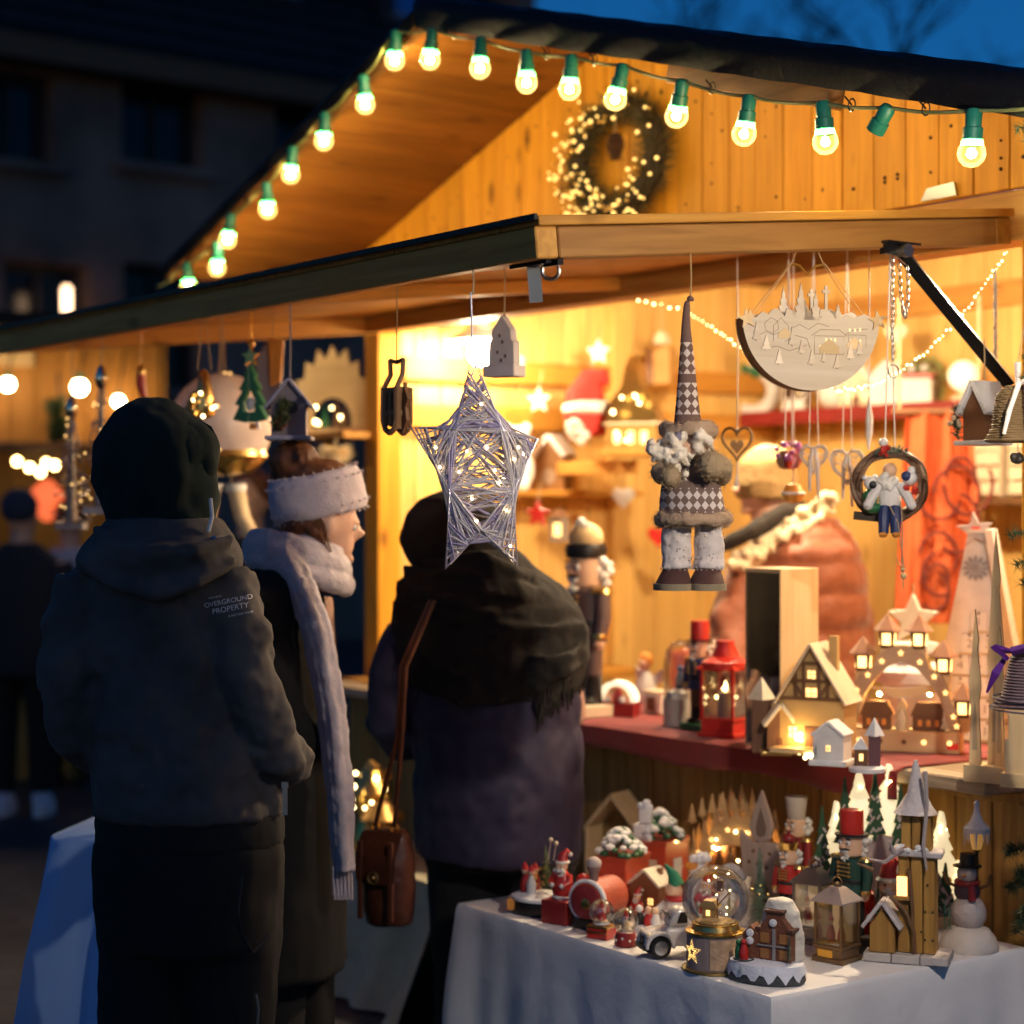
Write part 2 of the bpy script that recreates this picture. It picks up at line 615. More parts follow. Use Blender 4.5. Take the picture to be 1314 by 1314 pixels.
# the raised shutter, hinged on the header
shut = bpy.data.objects.new('shutter', None)
COL.objects.link(shut)
shut.parent = hut
shut.location = (0, -.03, 2.245)
shut.rotation_euler = (radians(5.6), 0, 0)
SL, SD = 3.05, 1.445
for k in range(22):
    w_ = (SL + .03) / 22
    bev(B().box((.015 - w_ * (k + .5), -SD / 2, .076), (w_ - .003, SD, .02)).obj('shutter_board', pine_y, shut, False), .002)
bev(B().box((-SL / 2 - .002, -SD + .0275, .0325), (SL, .055, .065)).obj('shutter_rail', pine_x, shut, False), .003)
bev(B().box((-SL / 2 - .002, -.0275, .0325), (SL, .055, .065)).obj('shutter_rail', pine_x, shut, False), .003)
for s_ in (.0275, SL - .0275):
    bev(B().box((-s_, -SD / 2, .032), (.055, SD - .112, .064)).obj('shutter_rail', brown_y if s_ < 1 else pine_y, shut, False), .003)
bev(B().box((-1.5, -SD / 2, .045), (.05, SD - .112, .04)).obj('shutter_rail', pine_y, shut, False), .003)
# felt strip on the shutter's outer edge
B().box((-SL / 2, -SD - .012, .083), (SL + .04, .008, .012)).obj('edge_strip', black, shut, False)
# stay bar with pivot plate
B().tube([(.012, -.43, 2.19), (.012, -.06, 1.9)], [.02, .02], 4).obj('stay_bar', iron, hut, False)
B().box((.006, -.43, 2.214), (.03, .11, .006)).box((.0, -.46, 2.2), (.02, .04, .026)).obj('stay_bracket', iron, hut, False)
B().tube([(-.01, -.43, 2.195), (.034, -.43, 2.195)], .016, 12).obj('stay_bolt', steel, hut)
# latch under the near outer corner
B().box((-.09, -SD + .06, -.004), (.13, .045, .008)).box((-.03, -SD + .06, -.008), (.05, .014, .012)).obj('latch', iron, shut, False)
B().prism([(-.014, -.075), (.014, -.075), (.014, 0), (-.014, 0)], .004, 0).tube([(cos(a) * .018 + .035, 0, sin(a) * .018 - .012) for a in [2 * pi * i / 14 for i in range(14)]], .0045, 6, True).obj('latch_hasp', steel, shut, True, (-.10, -SD + .06, -.008), (0, 0, .9))
# hinge plates on the gable
for s_ in (.25, 2.8):
    B().prism([(-s_ - .06, 2.39), (-s_ + .06, 2.39), (-s_ + .05, 2.425), (-s_ - .04, 2.42)], .008, -.018).obj('hinge', steel, hut, False)

# ---------------------------------------------------------------- lamps inside the stall
core = mat('lamp_bulb', (1, 1, 1), .5, var=0, bump=0, emit=(1, .76, .47), es=1900)
shade = mat('enamel_shade', (.8, .78, .7), .4)
core_l = mat('lamp_bulb_soft', (1, 1, 1), .5, var=0, bump=0, emit=(1, .76, .47), es=520)
for (s_, t_, z, lb) in ((2.9, .36, 2.2, 'round white lamp glowing near the left post behind the wire star'), (.3, .5, 2.36, 'round white lamp under the roof at the right end of the stall'), (1.5, .38, 2.37, 'round white lamp under the ridge in the middle of the stall')):
    r_ = T('ceiling_lamp', lb, 'lamp', W(s_, t_, z), HR, 'lamps inside the stall')
    B().sph((0, 0, -.02), (.045, .045, .045), 16, 10).obj('lamp_bulb', core_l if s_ > 2 else core, r_)
    B().loft([(0, 0, .025, .13, .13), (0, 0, .05, .1, .1), (0, 0, .075, .04, .04), (0, 0, .11, .03, .03)], 24).obj('lamp_shade', shade, r_)
    B().tube([(0, 0, .1), (0, 0, soffit(s_) - z)], .005, 6).obj('cord', black, r_)

core2 = mat('lamp_bulb_pale', (1, 1, 1), .5, var=0, bump=0, emit=(1, .86, .72), es=3000)
r_ = T('added_lamp', 'added lamp on a wooden post, out of view at the right, lighting the goods from the front', 'lamp', (1.02, 2.92, 2.08), HR)  # unseen lamp, put in for the pale light on the goods' fronts
B().sph((0, 0, -.02), (.026, .026, .026), 16, 10).obj('lamp_bulb', core2, r_)
ra = [radians(138.5) - HR + radians(q) for q in range(0, 190, 10)]
B().add([(cos(a) * .17, sin(a) * .17, z) for z in (-.32, .02) for a in ra] + [(cos(a) * .174, sin(a) * .174, z) for z in (-.32, .02) for a in ra], [(i, i + 1, i + 20, i + 19) for i in range(18)] + [(i + 38, i + 57, i + 58, i + 39) for i in range(18)] + [(i + 19, i + 20, i + 58, i + 57) for i in range(18)] + [(i + 1, i, i + 38, i + 39) for i in range(18)]).obj('lamp_baffle', shade, r_)  # unseen baffle, added to keep this lamp's light off the people at left
B().loft([(0, 0, .015, .075, .075), (0, 0, .05, .06, .06), (0, 0, .08, .025, .025), (0, 0, .1, .02, .02)], 20).obj('lamp_shade', shade, r_)
B().tube([(0, 0, .1), (0, .02, .17), (.1, .3, .2), (.16, .45, .2)], .008, 6).obj('lamp_arm', iron, r_)
B().box((.18, .5, -.9), (.07, .07, 2.44)).obj('post', pine, r_, False)

# ---------------------------------------------------------------- string of bulbs along the roof edge
strg = T('light_string', 'string of round warm bulbs in green sockets along the gable edge', 'string lights', W(RS, T0 - .03, RZ), HR)
bcore = mat('bulb_glow', (1, 1, 1), .5, var=0, bump=0, emit=(1, .78, .42), es=1150)
bglass = glass('bulb_glass', (1, .93, .8), .8, .1, (1, .62, .2), 1.6)
next(n for n in bglass.node_tree.nodes if n.type == 'BSDF_PRINCIPLED').inputs['Base Color'].default_value = (.03, .022, .01, 1)
lipm = bpy.data.materials.new('green_translucent_rim')
lipm.use_nodes = True
lt_ = lipm.node_tree.nodes.new('ShaderNodeBsdfTranslucent')
lt_.inputs[0].default_value = (.03, .55, .16, 1)
lipm.node_tree.links.new(lt_.outputs[0], lipm.node_tree.nodes['Material Output'].inputs[0])
# (photo place of each bulb's socket foot, hanging lean)
spots = [(240, 338, .0), (280, 312, .1), (297, 276, .15), (342, 236, .1), (376, 190, .1), (417, 146, .1), (466, 98, .0), (508, 40, .25), (555, 38, .15),
         (617, 50, -.1), (676, 66, -.05), (734, 72, .1), (800, 84, .25), (876, 104, .4), (962, 124, .2), (1056, 132, .0), (1140, 138, .7), (1250, 142, .1)]
base = Vector(W(RS, T0 - .035, 0))
inv = Matrix.Rotation(-HR, 4, 'Z')
cab = []
sock_p = B().lathe([(.013, -.062), (.0185, -.06), (.0185, -.035), (.015, -.033), (.0155, -.004), (.012, .004), (.004, .006)], n=14)
bulb_p = B().lathe([(.001, -.046), (.013, -.043), (.0225, -.032), (.026, -.02), (.0245, -.006), (.018, .006), (.013, .012)], n=18)
core_p = B().lathe([(.001, -.027), (.007, -.024), (.009, -.018), (.007, -.011), (.002, -.006)], n=12)
so = bo = co = None
for i, (px, py, ln) in enumerate(spots):
    # meet the vertical plane of the roof's front edge
    nx, ny = -BX[0], -BX[1]
    k = (base.x * nx + base.y * ny) / ((px - 657) / FOC * nx + ny)
    P = Vector(at(px, py, k))
    q = inv @ (P - Vector((strg.location.x, strg.location.y, strg.location.z)))
    z = max(min(q.z, 1), -2)
    cab.append(Vector((q.x, q.y, q.z)))
    rot = (R.uniform(-.12, .12), ln, R.uniform(0, 6))
    lean = Euler((rot[0], ln, 0)).to_matrix() @ Vector((0, 0, -.064))
    if so is None:
        so = sock_p.obj('bulb_socket', socketg, strg)
    s_ = so if i == 0 else copy_part(so, strg)
    s_.location = q; s_.rotation_euler = (rot[0], ln, 0); s_.scale = (1.14, 1.14, 1.0)
    if i == 16:
        continue
    if bo is None:
        bo = bulb_p.obj('bulb', bglass, s_, True, (0, 0, -.07))
        co = core_p.obj('filament', bcore, s_, True, (0, 0, -.07))
        lo = B().loft([(0, 0, -.072, .0205, .0205), (0, 0, -.058, .0192, .0192)], 16, False).obj('socket_rim', lipm, s_)
    else:
        copy_part(bo, s_, (0, 0, -.07)); copy_part(co, s_, (0, 0, -.07)); copy_part(lo, s_)
pts = []
cab = [cab[0] + Vector((-.25, 0, -.06))] + cab + [cab[-1] + Vector((.4, 0, -.02))]
for a, b in zip(cab[:-1], cab[1:]):
    for k in range(6):
        u = k / 6
        p = a.lerp(b, u)
        p.z -= .009 * 4 * u * (1 - u) * (b - a).length / .3
        p.y += .006 * sin(u * 6.28)
        pts.append(p)
B().tube(pts, .0045, 5).obj('cable', mat('cable_green', (.2, .22, .08), .5), strg)
for i in (3, 5, 9, 11, 12, 14, 16, 17):
    c = cab[i].lerp(cab[i + 1], .45)
    tie = B()
    tie.tube([(c.x + cos(a) * .011, c.y, c.z + sin(a) * .014) for a in [2 * pi * j / 10 for j in range(10)]], .002, 4, True)
    tie.tube([(c.x, c.y, c.z), (c.x - .012, c.y - .01, c.z + .02)], .002, 4)
    tie.obj('cable_tie', black, strg)

# ---------------------------------------------------------------- shared small builders
def under(s, t):                     # height of the shutter's underside
    return 2.245 + (t + .03) * tan(radians(5.6)) + (.066 if -1.4 < t < -.1 and s > .06 else 0)


def hang_line(b, p, q, r=.0018):
    return b.tube([p, q], r, 5)


def HT(name, label, cat, P, rz=0, group=None):
    # a hanging thing whose origin is where it is tied; returns it and the length of its string
    return T(name, label, cat, P, rz, group)


def string_up(root, s_t=None, z0=0.0, mt=twine, r=.0018, two=0.0, top=None, dx=0.0):
    s_, t_ = st(root.location)
    z = (top if top is not None else under(s_, t_)) - root.location.z
    b = B()
    if two:
        b.tube([(-two, 0, z0), (0, 0, z)], r, 5).tube([(two, 0, z0), (0, 0, z)], r, 5)
    else:
        b.tube([(0, 0, z0), (.0015 + dx / 2, 0, (z + z0) / 2), (dx, 0, z)], r, 5)
    b.sph((0, 0, z0), r * 2.2, 6, 4)
    b.obj('string', mt, root)


def heads(b, c, r, n, rng, size):
    for _ in range(n):
        v = Vector((rng.gauss(0, 1), rng.gauss(0, 1), rng.gauss(0, 1))).normalized()
        b.sph((c[0] + v.x * r, c[1] + v.y * r, c[2] + v.z * r), size * rng.uniform(.7, 1.3), 6, 4)
    return b


def fluff(b, c, rad, n, rng, size):
    for _ in range(n):
        v = Vector((rng.gauss(0, 1), rng.gauss(0, 1), rng.gauss(0, 1))).normalized() * rng.uniform(.75, 1.05)
        b.sph((c[0] + v.x * rad[0], c[1] + v.y * rad[1], c[2] + v.z * rad[2]), size * rng.uniform(.6, 1.3), 7, 5)
    return b


def needles(b, path, rng, n, ln, w=.0012, spread=1.0):
    # short flat needles all round a path
    path = [Vector(p) for p in path]
    for _ in range(n):
        k = rng.uniform(0, len(path) - 1.001)
        i = int(k)
        p = path[i].lerp(path[i + 1], k - i)
        d = (path[i + 1] - path[i]).normalized()
        v = Vector((rng.gauss(0, 1), rng.gauss(0, 1), rng.gauss(0, 1)))
        v = (v - d * v.dot(d)).normalized() * spread + d * rng.uniform(-.1, .8)
        v.normalize()
        L_ = ln * rng.uniform(.6, 1.2)
        x = v.cross(Vector((rng.gauss(0, 1), rng.gauss(0, 1), rng.gauss(0, 1)))).normalized() * w
        b.add([p - x, p + x, p + v * L_], [(0, 1, 2)])
    return b


def heart_pts(w, h, n=28):
    out = []
    for i in range(n):
        a = 2 * pi * i / n
        x = 16 * sin(a) ** 3
        z = 13 * cos(a) - 5 * cos(2 * a) - 2 * cos(3 * a) - cos(4 * a)
        out.append((x / 32 * w, (z + 2.5) / 29 * h))
    return out


# ---------------------------------------------------------------- wire star with lights
rs = random.Random(5)
P = at(607, 560, 4.16)
star = HT('wire_star', 'large silvery wire star wound with purple grey cord and tiny lights, hanging from the shutter', 'star ornament', P, 0)
px = 4.16 / FOC


def SP(x, y, d=0.0):
    return ((x - 607) * px, d, (560 - y) * px)


tips = [(606, 452), (690, 563), (664, 727), (572, 730), (527, 548)]
inn = [(646, 553), (658, 632), (618, 680), (578, 630), (585, 553)]
outl = []
for a, b in zip(tips, inn):
    outl += [a, b]
outl = [outl[-1]] + outl[:-1]        # starts with the notch left of the top point
fr, wr = B(), B()
rim = []
n_o = len(outl)
for sgn in (-1, 1):
    loop = []
    for i in range(n_o):
        x, y = outl[i]
        is_tip = (x, y) in tips
        loop.append(SP(x, y, sgn * (.003 if is_tip else .034)))
    fr.tube(loop + [loop[0]], .0022, 5)
for x, y in inn:
    fr.tube([SP(x, y, -.034), SP(x, y, .034)], .002, 5)
fr.tube([SP(606, 452), SP(605, 400), SP(604, 375)], .0025, 6)
fr.obj('frame', mat('silver_wire', (.5, .46, .5), .35, .8), star)


def rim_pt(u, side):
    k = (u % 1) * n_o
    i = int(k)
    f = k - i
    a, b = outl[i % n_o], outl[(i + 1) % n_o]
    ta, tb = (a in tips), (b in tips)
    da, db = (.003 if ta else .034), (.003 if tb else .034)
    return Vector(SP(a[0] + (b[0] - a[0]) * f, a[1] + (b[1] - a[1]) * f, side * (da + (db - da) * f)))


cord2 = B()
for i in range(900):
    u = rs.random()
    side = rs.choice((-1, 1, -1))
    v = u + rs.choice((rs.uniform(.06, .2), rs.uniform(.1, .35), rs.uniform(.35, .65), rs.uniform(.35, .65), -rs.uniform(.06, .2)))
    if i % 5 < 2:
        j_, k_ = rs.sample(range(5), 2)
        u, v = (2 * j_ + rs.gauss(0, .35)) / 10, (2 * k_ + rs.gauss(0, .35)) / 10
    p, q = rim_pt(u, side), rim_pt(v, side * rs.choice((1, 1, 1, -1)))
    # keep the strand inside the outline: both ends and its middle near a leg of the star
    m_ = (p + q) / 2
    mx_, my_ = m_.x / px + 607, 560 - m_.z / px
    inside = False
    for j in range(n_o):
        a, b = outl[j], outl[(j + 1) % n_o]
        if (a[1] > my_) != (b[1] > my_) and mx_ < (b[0] - a[0]) * (my_ - a[1]) / (b[1] - a[1]) + a[0]:
            inside = not inside
    if not inside or (p - q).length > .2:
        continue
    m_.y += side * rs.uniform(.002, .01)
    (wr if i % 3 else cord2).tube([p, m_, q], rs.uniform(.0014, .0027), 4)
tag(wr.obj('wire_winding', mat('winding_silver', (.8, .74, .74), .4, .2, bump=.4, bsc=300), star), kind='stuff')
tag(cord2.obj('cord_winding', mat('winding_violet', (.46, .40, .60), .6, bump=.4, bsc=300), star), kind='stuff')
li = B()
for x, y in [(660, 590), (625, 575), (640, 620), (590, 606), (565, 600), (606, 640), (612, 668), (650, 655), (655, 700), (600, 580), (618, 520), (635, 604), (560, 575), (665, 575)]:
    li.sph(SP(x, y, rs.uniform(-.046, -.036)), .0032, 6, 5)
tag(li.obj('fairy_lights', ledw, star), kind='stuff')
string_up(star, z0=SP(604, 376)[2], r=.002)

# ---------------------------------------------------------------- gnome doll
YG = 4.18
g_ = YG / FOC
gn = HT('gnome_doll', 'hanging fabric gnome with tall argyle hat, white curly beard and brown slippers', 'gnome doll', at(886, 560, YG), 0)


def knit(name, c1, c2, zc, zw):
    m = mat(name, c1, .9, bump=.5, bsc=260, var=.12)
    nt = m.node_tree
    N, L = nt.nodes.new, nt.links.new
    tc = N('ShaderNodeTexCoord')
    sx = N('ShaderNodeSeparateXYZ'); L(tc.outputs['Object'], sx.inputs[0])

    def mth(op, a, b=None):
        k = N('ShaderNodeMath'); k.operation = op
        for i, v in enumerate((a, b)):
            if v is None:
                continue
            if isinstance(v, (int, float)):
                k.inputs[i].default_value = v
            else:
                L(v, k.inputs[i])
        return k.outputs[0]
    u = mth('ABSOLUTE', mth('SUBTRACT', mth('FRACT', mth('MULTIPLY', sx.outputs[0], 58.0)), .5))
    out = None
    for z0 in zc:
        w = mth('ABSOLUTE', mth('SUBTRACT', mth('FRACT', mth('MULTIPLY', mth('SUBTRACT', sx.outputs[2], z0), 46.0)), .5))
        dia = mth('LESS_THAN', mth('ADD', u, w), .46)
        band = mth('LESS_THAN', mth('ABSOLUTE', mth('SUBTRACT', sx.outputs[2], z0)), zw)
        k = mth('MULTIPLY', dia, band)
        out = k if out is None else mth('MAXIMUM', out, k)
    mx = N('ShaderNodeMix'); mx.data_type = 'RGBA'
    p = nt.nodes['Principled BSDF']
    src = p.inputs['Base Color'].links[0].from_socket
    L(out, mx.inputs[0]); L(src, mx.inputs[6]); mx.inputs[7].default_value = (*c2, 1)
    L(mx.outputs[2], p.inputs['Base Color'])
    return m


def GP(x, y):
    return ((x - 886) * g_, (560 - y) * g_)


def ring(xa, xb, y, dep=.9):
    x, z = GP((xa + xb) / 2, y)
    r = (xb - xa) / 2 * g_
    return (x, 0, z, r, r * dep)


hatm = knit('argyle_hat', (.16, .09, .07), (.62, .52, .45), (GP(0, 460)[1], GP(0, 512)[1]), .034)
jum = knit('argyle_jumper', (.17, .11, .09), (.6, .52, .48), (GP(0, 642)[1],), .026)
hat = B().loft([ring(878, 886, 384), ring(876, 886, 400), ring(874, 886, 420), ring(873, 889, 440), ring(870, 893, 480), ring(867, 897, 520), ring(864, 901, 545), ring(862, 903, 562)], 20)
hat.tube([(GP(882, 386)[0], 0, GP(0, 386)[1]), (GP(886, 382)[0], 0, GP(0, 381)[1]), (GP(891, 386)[0], 0, GP(0, 386)[1])], [.007, .0085, .004], 8)
subd(hat.obj('hat', hatm, gn))
tanfur = mat('tan_fur', (.42, .29, .19), .95, bump=1, bsc=200)
fr_ = B()
for i in range(30):
    a = 2 * pi * i / 30
    cx, cz = GP(884, 552)
    fr_.sph((cx + cos(a) * .048, sin(a) * .046, cz + rs.uniform(-.004, .004)), rs.uniform(.013, .019), 8, 6)
soft(fr_.obj('hat_brim', tanfur, gn), .005, 2, .008, .006, 'fur')
fuzz(fr_, 1500, .009, tanfur, gn, rs)
face = B().sph((GP(888, 0)[0], -.012, GP(0, 572)[1]), (.04, .042, .035), 14, 10)
face.obj('head', skinp, gn)
B().sph((GP(868, 0)[0], -.055, GP(0, 562)[1]), .011, 10, 8).obj('nose', mat('grey_nose', (.22, .2, .26), .7), gn)
bd = B()
for (x, y, n, sx, sz) in ((850, 575, 34, .034, .026), (838, 583, 12, .018, .014), (866, 590, 30, .03, .024), (886, 565, 26, .03, .02), (873, 604, 16, .018, .018), (898, 572, 16, .02, .018)):
    x_, z_ = GP(x, y)
    fluff(bd, (x_, -.045, z_), (sx, .03, sz), n, rs, .0095)
soft(bd.obj('beard', mat('cream_curls', (.82, .72, .58), .9, bump=1, bsc=180), gn), .004, 1, .006, .005, 'fur')
fuzz(bd, 2600, .008, mat('cream_curls', (.82, .72, .58)), gn, rs)
bod = B().loft([ring(862, 910, 590), ring(853, 920, 605), ring(848, 925, 625), ring(846, 929, 645), ring(846, 932, 662), ring(850, 930, 668)], 22)
bod.obj('jumper', jum, gn)
hem = B()
for i in range(34):
    a = 2 * pi * i / 34
    cx, cz = GP(889, 665)
    hem.sph((cx + cos(a) * .07, sin(a) * .06, cz + rs.uniform(-.006, .004)), rs.uniform(.013, .018), 8, 6)
soft(hem.obj('fur_hem', tanfur, gn), .005, 2, .008, .006, 'fur')
fuzz(hem, 2200, .01, tanfur, gn, rs)
mm = mat('mitten_fur', (.36, .26, .15), .95, bump=1, bsc=200)
for nm, pts, rr in (('arm', [(925, 612, .0), (922, 600, -.05), (908, 598, -.085)], [.024, .026, .027]), ('arm', [(850, 610, 0), (845, 606, -.05), (856, 612, -.08)], [.022, .022, .02])):
    q = [(GP(x, y)[0], d, GP(x, y)[1]) for x, y, d in pts]
    a = B().tube(q, rr, 10).sph(q[-1], rr[-1] * 1.15, 10, 8)
    soft(a.obj(nm, mm, gn), .005, 2, .006, .006, 'fur')
    fuzz(a, 900, .008, mm, gn, rs)
trou = mat('speckled_trousers', (.68, .6, .56), .9, bump=.15, bsc=300)
sb = B()
for cx, y1 in ((867, 728), (908, 726)):
    leg = B().loft([ring(cx - 17, cx + 20, 660, 1), ring(cx - 17, cx + 20, 690, 1), ring(cx - 18, cx + 20, 715, 1), ring(cx - 20, cx + 21, 727, 1), ring(cx - 19, cx + 20, 730, 1)], 18)
    soft(leg.obj('trouser_leg', trou, gn), .004, 3, .012, .03)
    fuzz(leg, 900, .004, trou, gn, rs)
    for _ in range(26):
        a, zz = rs.uniform(pi, 2 * pi), rs.uniform(682, 722)
        x_, z_ = GP(cx + 1.5 + 18.6 * cos(a), zz)
        sb.sph((x_, sin(a) * 18.6 * g_, z_), .0014, 5, 4)
    x_, z_ = GP(cx - 4 if cx < 880 else cx - 3, 757)
    sh = B().loft([(x_, -.02, z_ + .002, .038, .055), (x_, -.02, z_ + .012, .04, .057), (x_ + .003, -.012, z_ + .028, .034, .046), (x_ + .006, .0, z_ + .046, .026, .03)], 18)
    sh.obj('slipper', mat('brown_slipper', (.075, .03, .025), .85, bump=.4, bsc=200), gn)
    so_ = B().loft([(x_, -.02, z_ + .001, .0385, .0555), (x_, -.02, z_ + .013, .0415, .0585), (x_, -.02, z_ + .015, .0405, .0575)], 26)
    for k in range(40):
        a = pi + pi * k / 39
        so_.box((x_ + cos(a) * .0415, -.02 + sin(a) * .0585, z_ + .008), (.003, .003, .014), a)
    so_.obj('slipper_sole', mat('tan_sole', (.3, .24, .15), .9), gn)
tag(sb.obj('speckles', plydark, gn), kind='stuff')
string_up(gn, z0=GP(0, 384)[1], r=.0022, mt=mat('jute', (.4, .25, .1), .9))

# ---------------------------------------------------------------- wooden crescent with a village
YL = 4.45
l_ = YL / FOC
cres = HT('wooden_crescent', 'half moon of birch plywood with cut out trees, chapel and village, hung on cords', 'hanging ornament', at(1036, 430, YL), radians(12))
rc = 92 * l_                          # half width


def LP(x, y):
    return ((x - 1036) * l_, (430 - y) * l_)


def skyline(seed):
    # outline from right to left over the top
    q = [(1125, 408), (1112, 404), (1100, 409), (1088, 404)]
    return q


low = arc(0, LP(0, 410)[1], rc, pi, 2 * pi, 30)
top = [(1124, 410), (1108, 403), (1094, 408), (1084, 404)]


def tr(cx, base, tip, w, tiers=3):
    h = base - tip
    o = [(cx + w * .15, base)]
    for k in range(tiers):
        f = 1 - k / tiers
        o += [(cx + w / 2 * f, base - h * (.12 + k / tiers * .85)), (cx + w / 2 * f * .5, base - h * (.2 + k / tiers * .8))]
    o.append((cx, tip))
    return o + [(2 * cx - x, y) for x, y in reversed(o[:-1])]


def cross(cx, base, tip):
    return [(cx + 2, base), (cx + 2, tip + 9), (cx + 5, tip + 9), (cx + 5, tip + 5), (cx + 2, tip + 5), (cx + 2, tip), (cx - 2, tip), (cx - 2, tip + 5), (cx - 5, tip + 5), (cx - 5, tip + 9), (cx - 2, tip + 9), (cx - 2, base)]


top += tr(1072, 410, 390, 14) + [(1066, 405), (1064, 398)] + cross(1056, 398, 368)[:] + [(1048, 398), (1046, 412)] + tr(1042, 412, 374, 17)
top += [(1030, 404)] + tr(1022, 412, 364, 22, 4) + [(1010, 400), (1003, 398), (1000, 408)] + [(996, 403), (990, 398), (983, 400), (978, 406), (970, 402), (962, 410), (948, 412)]
front = [LP(*q) for q in top] + low
pale_ply = wood('pale_cut_ply', (.82, .7, .54), (.74, .6, .44), 'X', knots=0, bump=.08)
fo = burn(B().prism(front, .0045, -.024).obj('front_plate', pale_ply, cres, False))
back_top = [(1124, 410), (1100, 398), (1088, 402), (1075, 399), (1060, 402), (1050, 396), (1046, 400)] + cross(1046, 398, 370) + [(1036, 400), (1030, 402)] + tr(1008, 406, 366, 18, 4) + [(1000, 404), (985, 402), (965, 407), (948, 412)]
burn(B().prism([LP(*q) for q in back_top] + low, .0045, .022).obj('back_plate', mat('pale_ply_back', (.8, .7, .56), .6), cres, False))
strip = B()
a_ = arc(0, LP(0, 410)[1], rc - .001, pi, 2 * pi, 40)
i_ = arc(0, LP(0, 410)[1], rc - .0035, pi, 2 * pi, 40)
strip.prism(a_ + i_[::-1], .046, .0).obj('rim_strip', wood('walnut_strip', (.28, .15, .07), (.2, .1, .045), 'Y', knots=0), cres)
det = B()                             # burnt lines, door and windows of the little village, each a recess of dark veneer


def line(pts, r=.001):
    det.tube([(LP(x, y)[0], -.0258, LP(x, y)[1]) for x, y in pts], r, 4)


for pts in ([(985, 440), (985, 420), (995, 410), (1005, 420), (1005, 440)], [(1040, 455), (1040, 432), (1080, 432), (1080, 455), (1040, 455)], [(1036, 432), (1048, 424), (1074, 424), (1084, 432)],
            [(960, 435), (975, 428), (985, 432), (1000, 425)], [(970, 450), (990, 446), (1006, 452), (1030, 444)], [(1086, 448), (1086, 430), (1110, 430), (1110, 446)], [(1082, 430), (1092, 424), (1112, 422)],
            [(975, 415), (982, 410), (990, 414), (992, 424), (984, 430), (975, 426), (973, 418), (975, 415)], [(1000, 440), (1015, 432), (1030, 436), (1034, 448)], [(1008, 424), (1020, 418), (1032, 424), (1045, 416), (1060, 420)]):
    line(pts)
for i in range(34):
    x = rs.uniform(985, 1090); y = rs.uniform(458, 474)
    line([(x, y), (x + rs.uniform(-4, 4), y - rs.uniform(2, 6)), (x + rs.uniform(-5, 5), y - rs.uniform(0, 5))], .0004)
for i in range(16):
    a = pi + .35 + (pi - .7) * i / 15
    det.prism([(p[0] + cos(a) * rc * .9, p[1] + sin(a) * rc * .9 + LP(0, 410)[1]) for p in star_poly(.0027 if i % 2 else .0017)], .0008, -.0258)
tag(det.obj('burnt_drawing', plydark, cres, False), kind='stuff')
win = B()
for x, y in ((1056, 437), (1062, 437), (1068, 437), (1048, 446), (1090, 438), (1096, 438), (1102, 438), (1088, 424), (1095, 424), (1102, 423)):
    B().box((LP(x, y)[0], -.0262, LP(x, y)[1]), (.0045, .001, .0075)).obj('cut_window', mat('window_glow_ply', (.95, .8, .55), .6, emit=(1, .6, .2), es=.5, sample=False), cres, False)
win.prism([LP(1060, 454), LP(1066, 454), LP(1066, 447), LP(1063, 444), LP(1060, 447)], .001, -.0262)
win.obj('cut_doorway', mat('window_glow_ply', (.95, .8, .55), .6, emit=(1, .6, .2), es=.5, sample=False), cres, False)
for x, y, w, h in ((962, 440, 12, 24), (975, 452, 14, 20), (1010, 446, 12, 26), (1022, 456, 10, 18), (1088, 462, 12, 22), (1100, 456, 10, 18), (1036, 470, 12, 20), (1070, 474, 12, 18), (992, 470, 12, 20), (1052, 466, 9, 14)):
    x_, z_ = LP(x, y)
    burn(B().prism([(p[0] + x_, p[1] + z_) for p in tree_poly(w * l_, h * l_, 3)], .003, -.0285).obj('cut_tree', pale_ply, cres, False))
for x, y, w in ((1060, 455, 26), (1094, 448, 20), (1000, 436, 18)):
    x_, z_ = LP(x, y)
    w *= l_
    burn(B().prism([(x_ - w / 2, z_), (x_ + w / 2, z_), (x_ + w / 2, z_ + w * .35), (x_, z_ + w * .75), (x_ - w / 2, z_ + w * .35)], .0016, -.0272).obj('cut_house', ply, cres, False))
for x, y, d, sz in ((949, 412, -.03, 14), (960, 410, .0, 13), (1125, 411, -.03, 14)):
    x_, z_ = LP(x, y)
    burn(B().prism([(p[0] + x_, p[1] + z_) for p in star_poly(sz * l_, .4, a0=pi / 2 + .15)], .003, d).obj('corner_star', ply_z, cres, False))
cl = B()
for sx in (-1, 1):
    for d in (-.02, .02):
        cl.tube([(sx * rc * .86, d, LP(0, 412)[1]), (sx * 22 * l_, d * .3, LP(0, 338)[1])], .0012, 5)
    cl.tube([(sx * 22 * l_, 0, LP(0, 339)[1]), (sx * 15 * l_, 0, under(.05, -.68) - at(1036, 430, YL)[2])], .0012, 5)
cl.obj('cord', mat('pale_cord', (.66, .42, .2), .8), cres)
B().tube([(-22 * l_, 0, LP(0, 339)[1]), (-11 * l_, 0, LP(0, 341)[1]), (0, -.002, LP(0, 353)[1]), (11 * l_, 0, LP(0, 341)[1]), (22 * l_, 0, LP(0, 339)[1])], .003, 4).obj('spreader', mat('brass_spreader', (.62, .38, .08), .35, .7), cres)

# ---------------------------------------------------------------- chain with ring beside the stay bar
ch = HT('chain', 'thin steel chain with a ring at its end, looped from the stay bracket', 'chain', at(1142, 335, 4.42), 0)
k_ = 4.42 / FOC


def link(c, a, flip):
    p = [(.0042 * cos(q), 0, .0085 * sin(q)) for q in [2 * pi * i / 10 for i in range(10)]]
    M = Matrix.Translation(c) @ Euler((0, a, 0)).to_matrix().to_4x4() @ Euler((0, 0, pi / 2 * flip + .4)).to_matrix().to_4x4()
    return [tuple(M @ Vector(v)) for v in p]


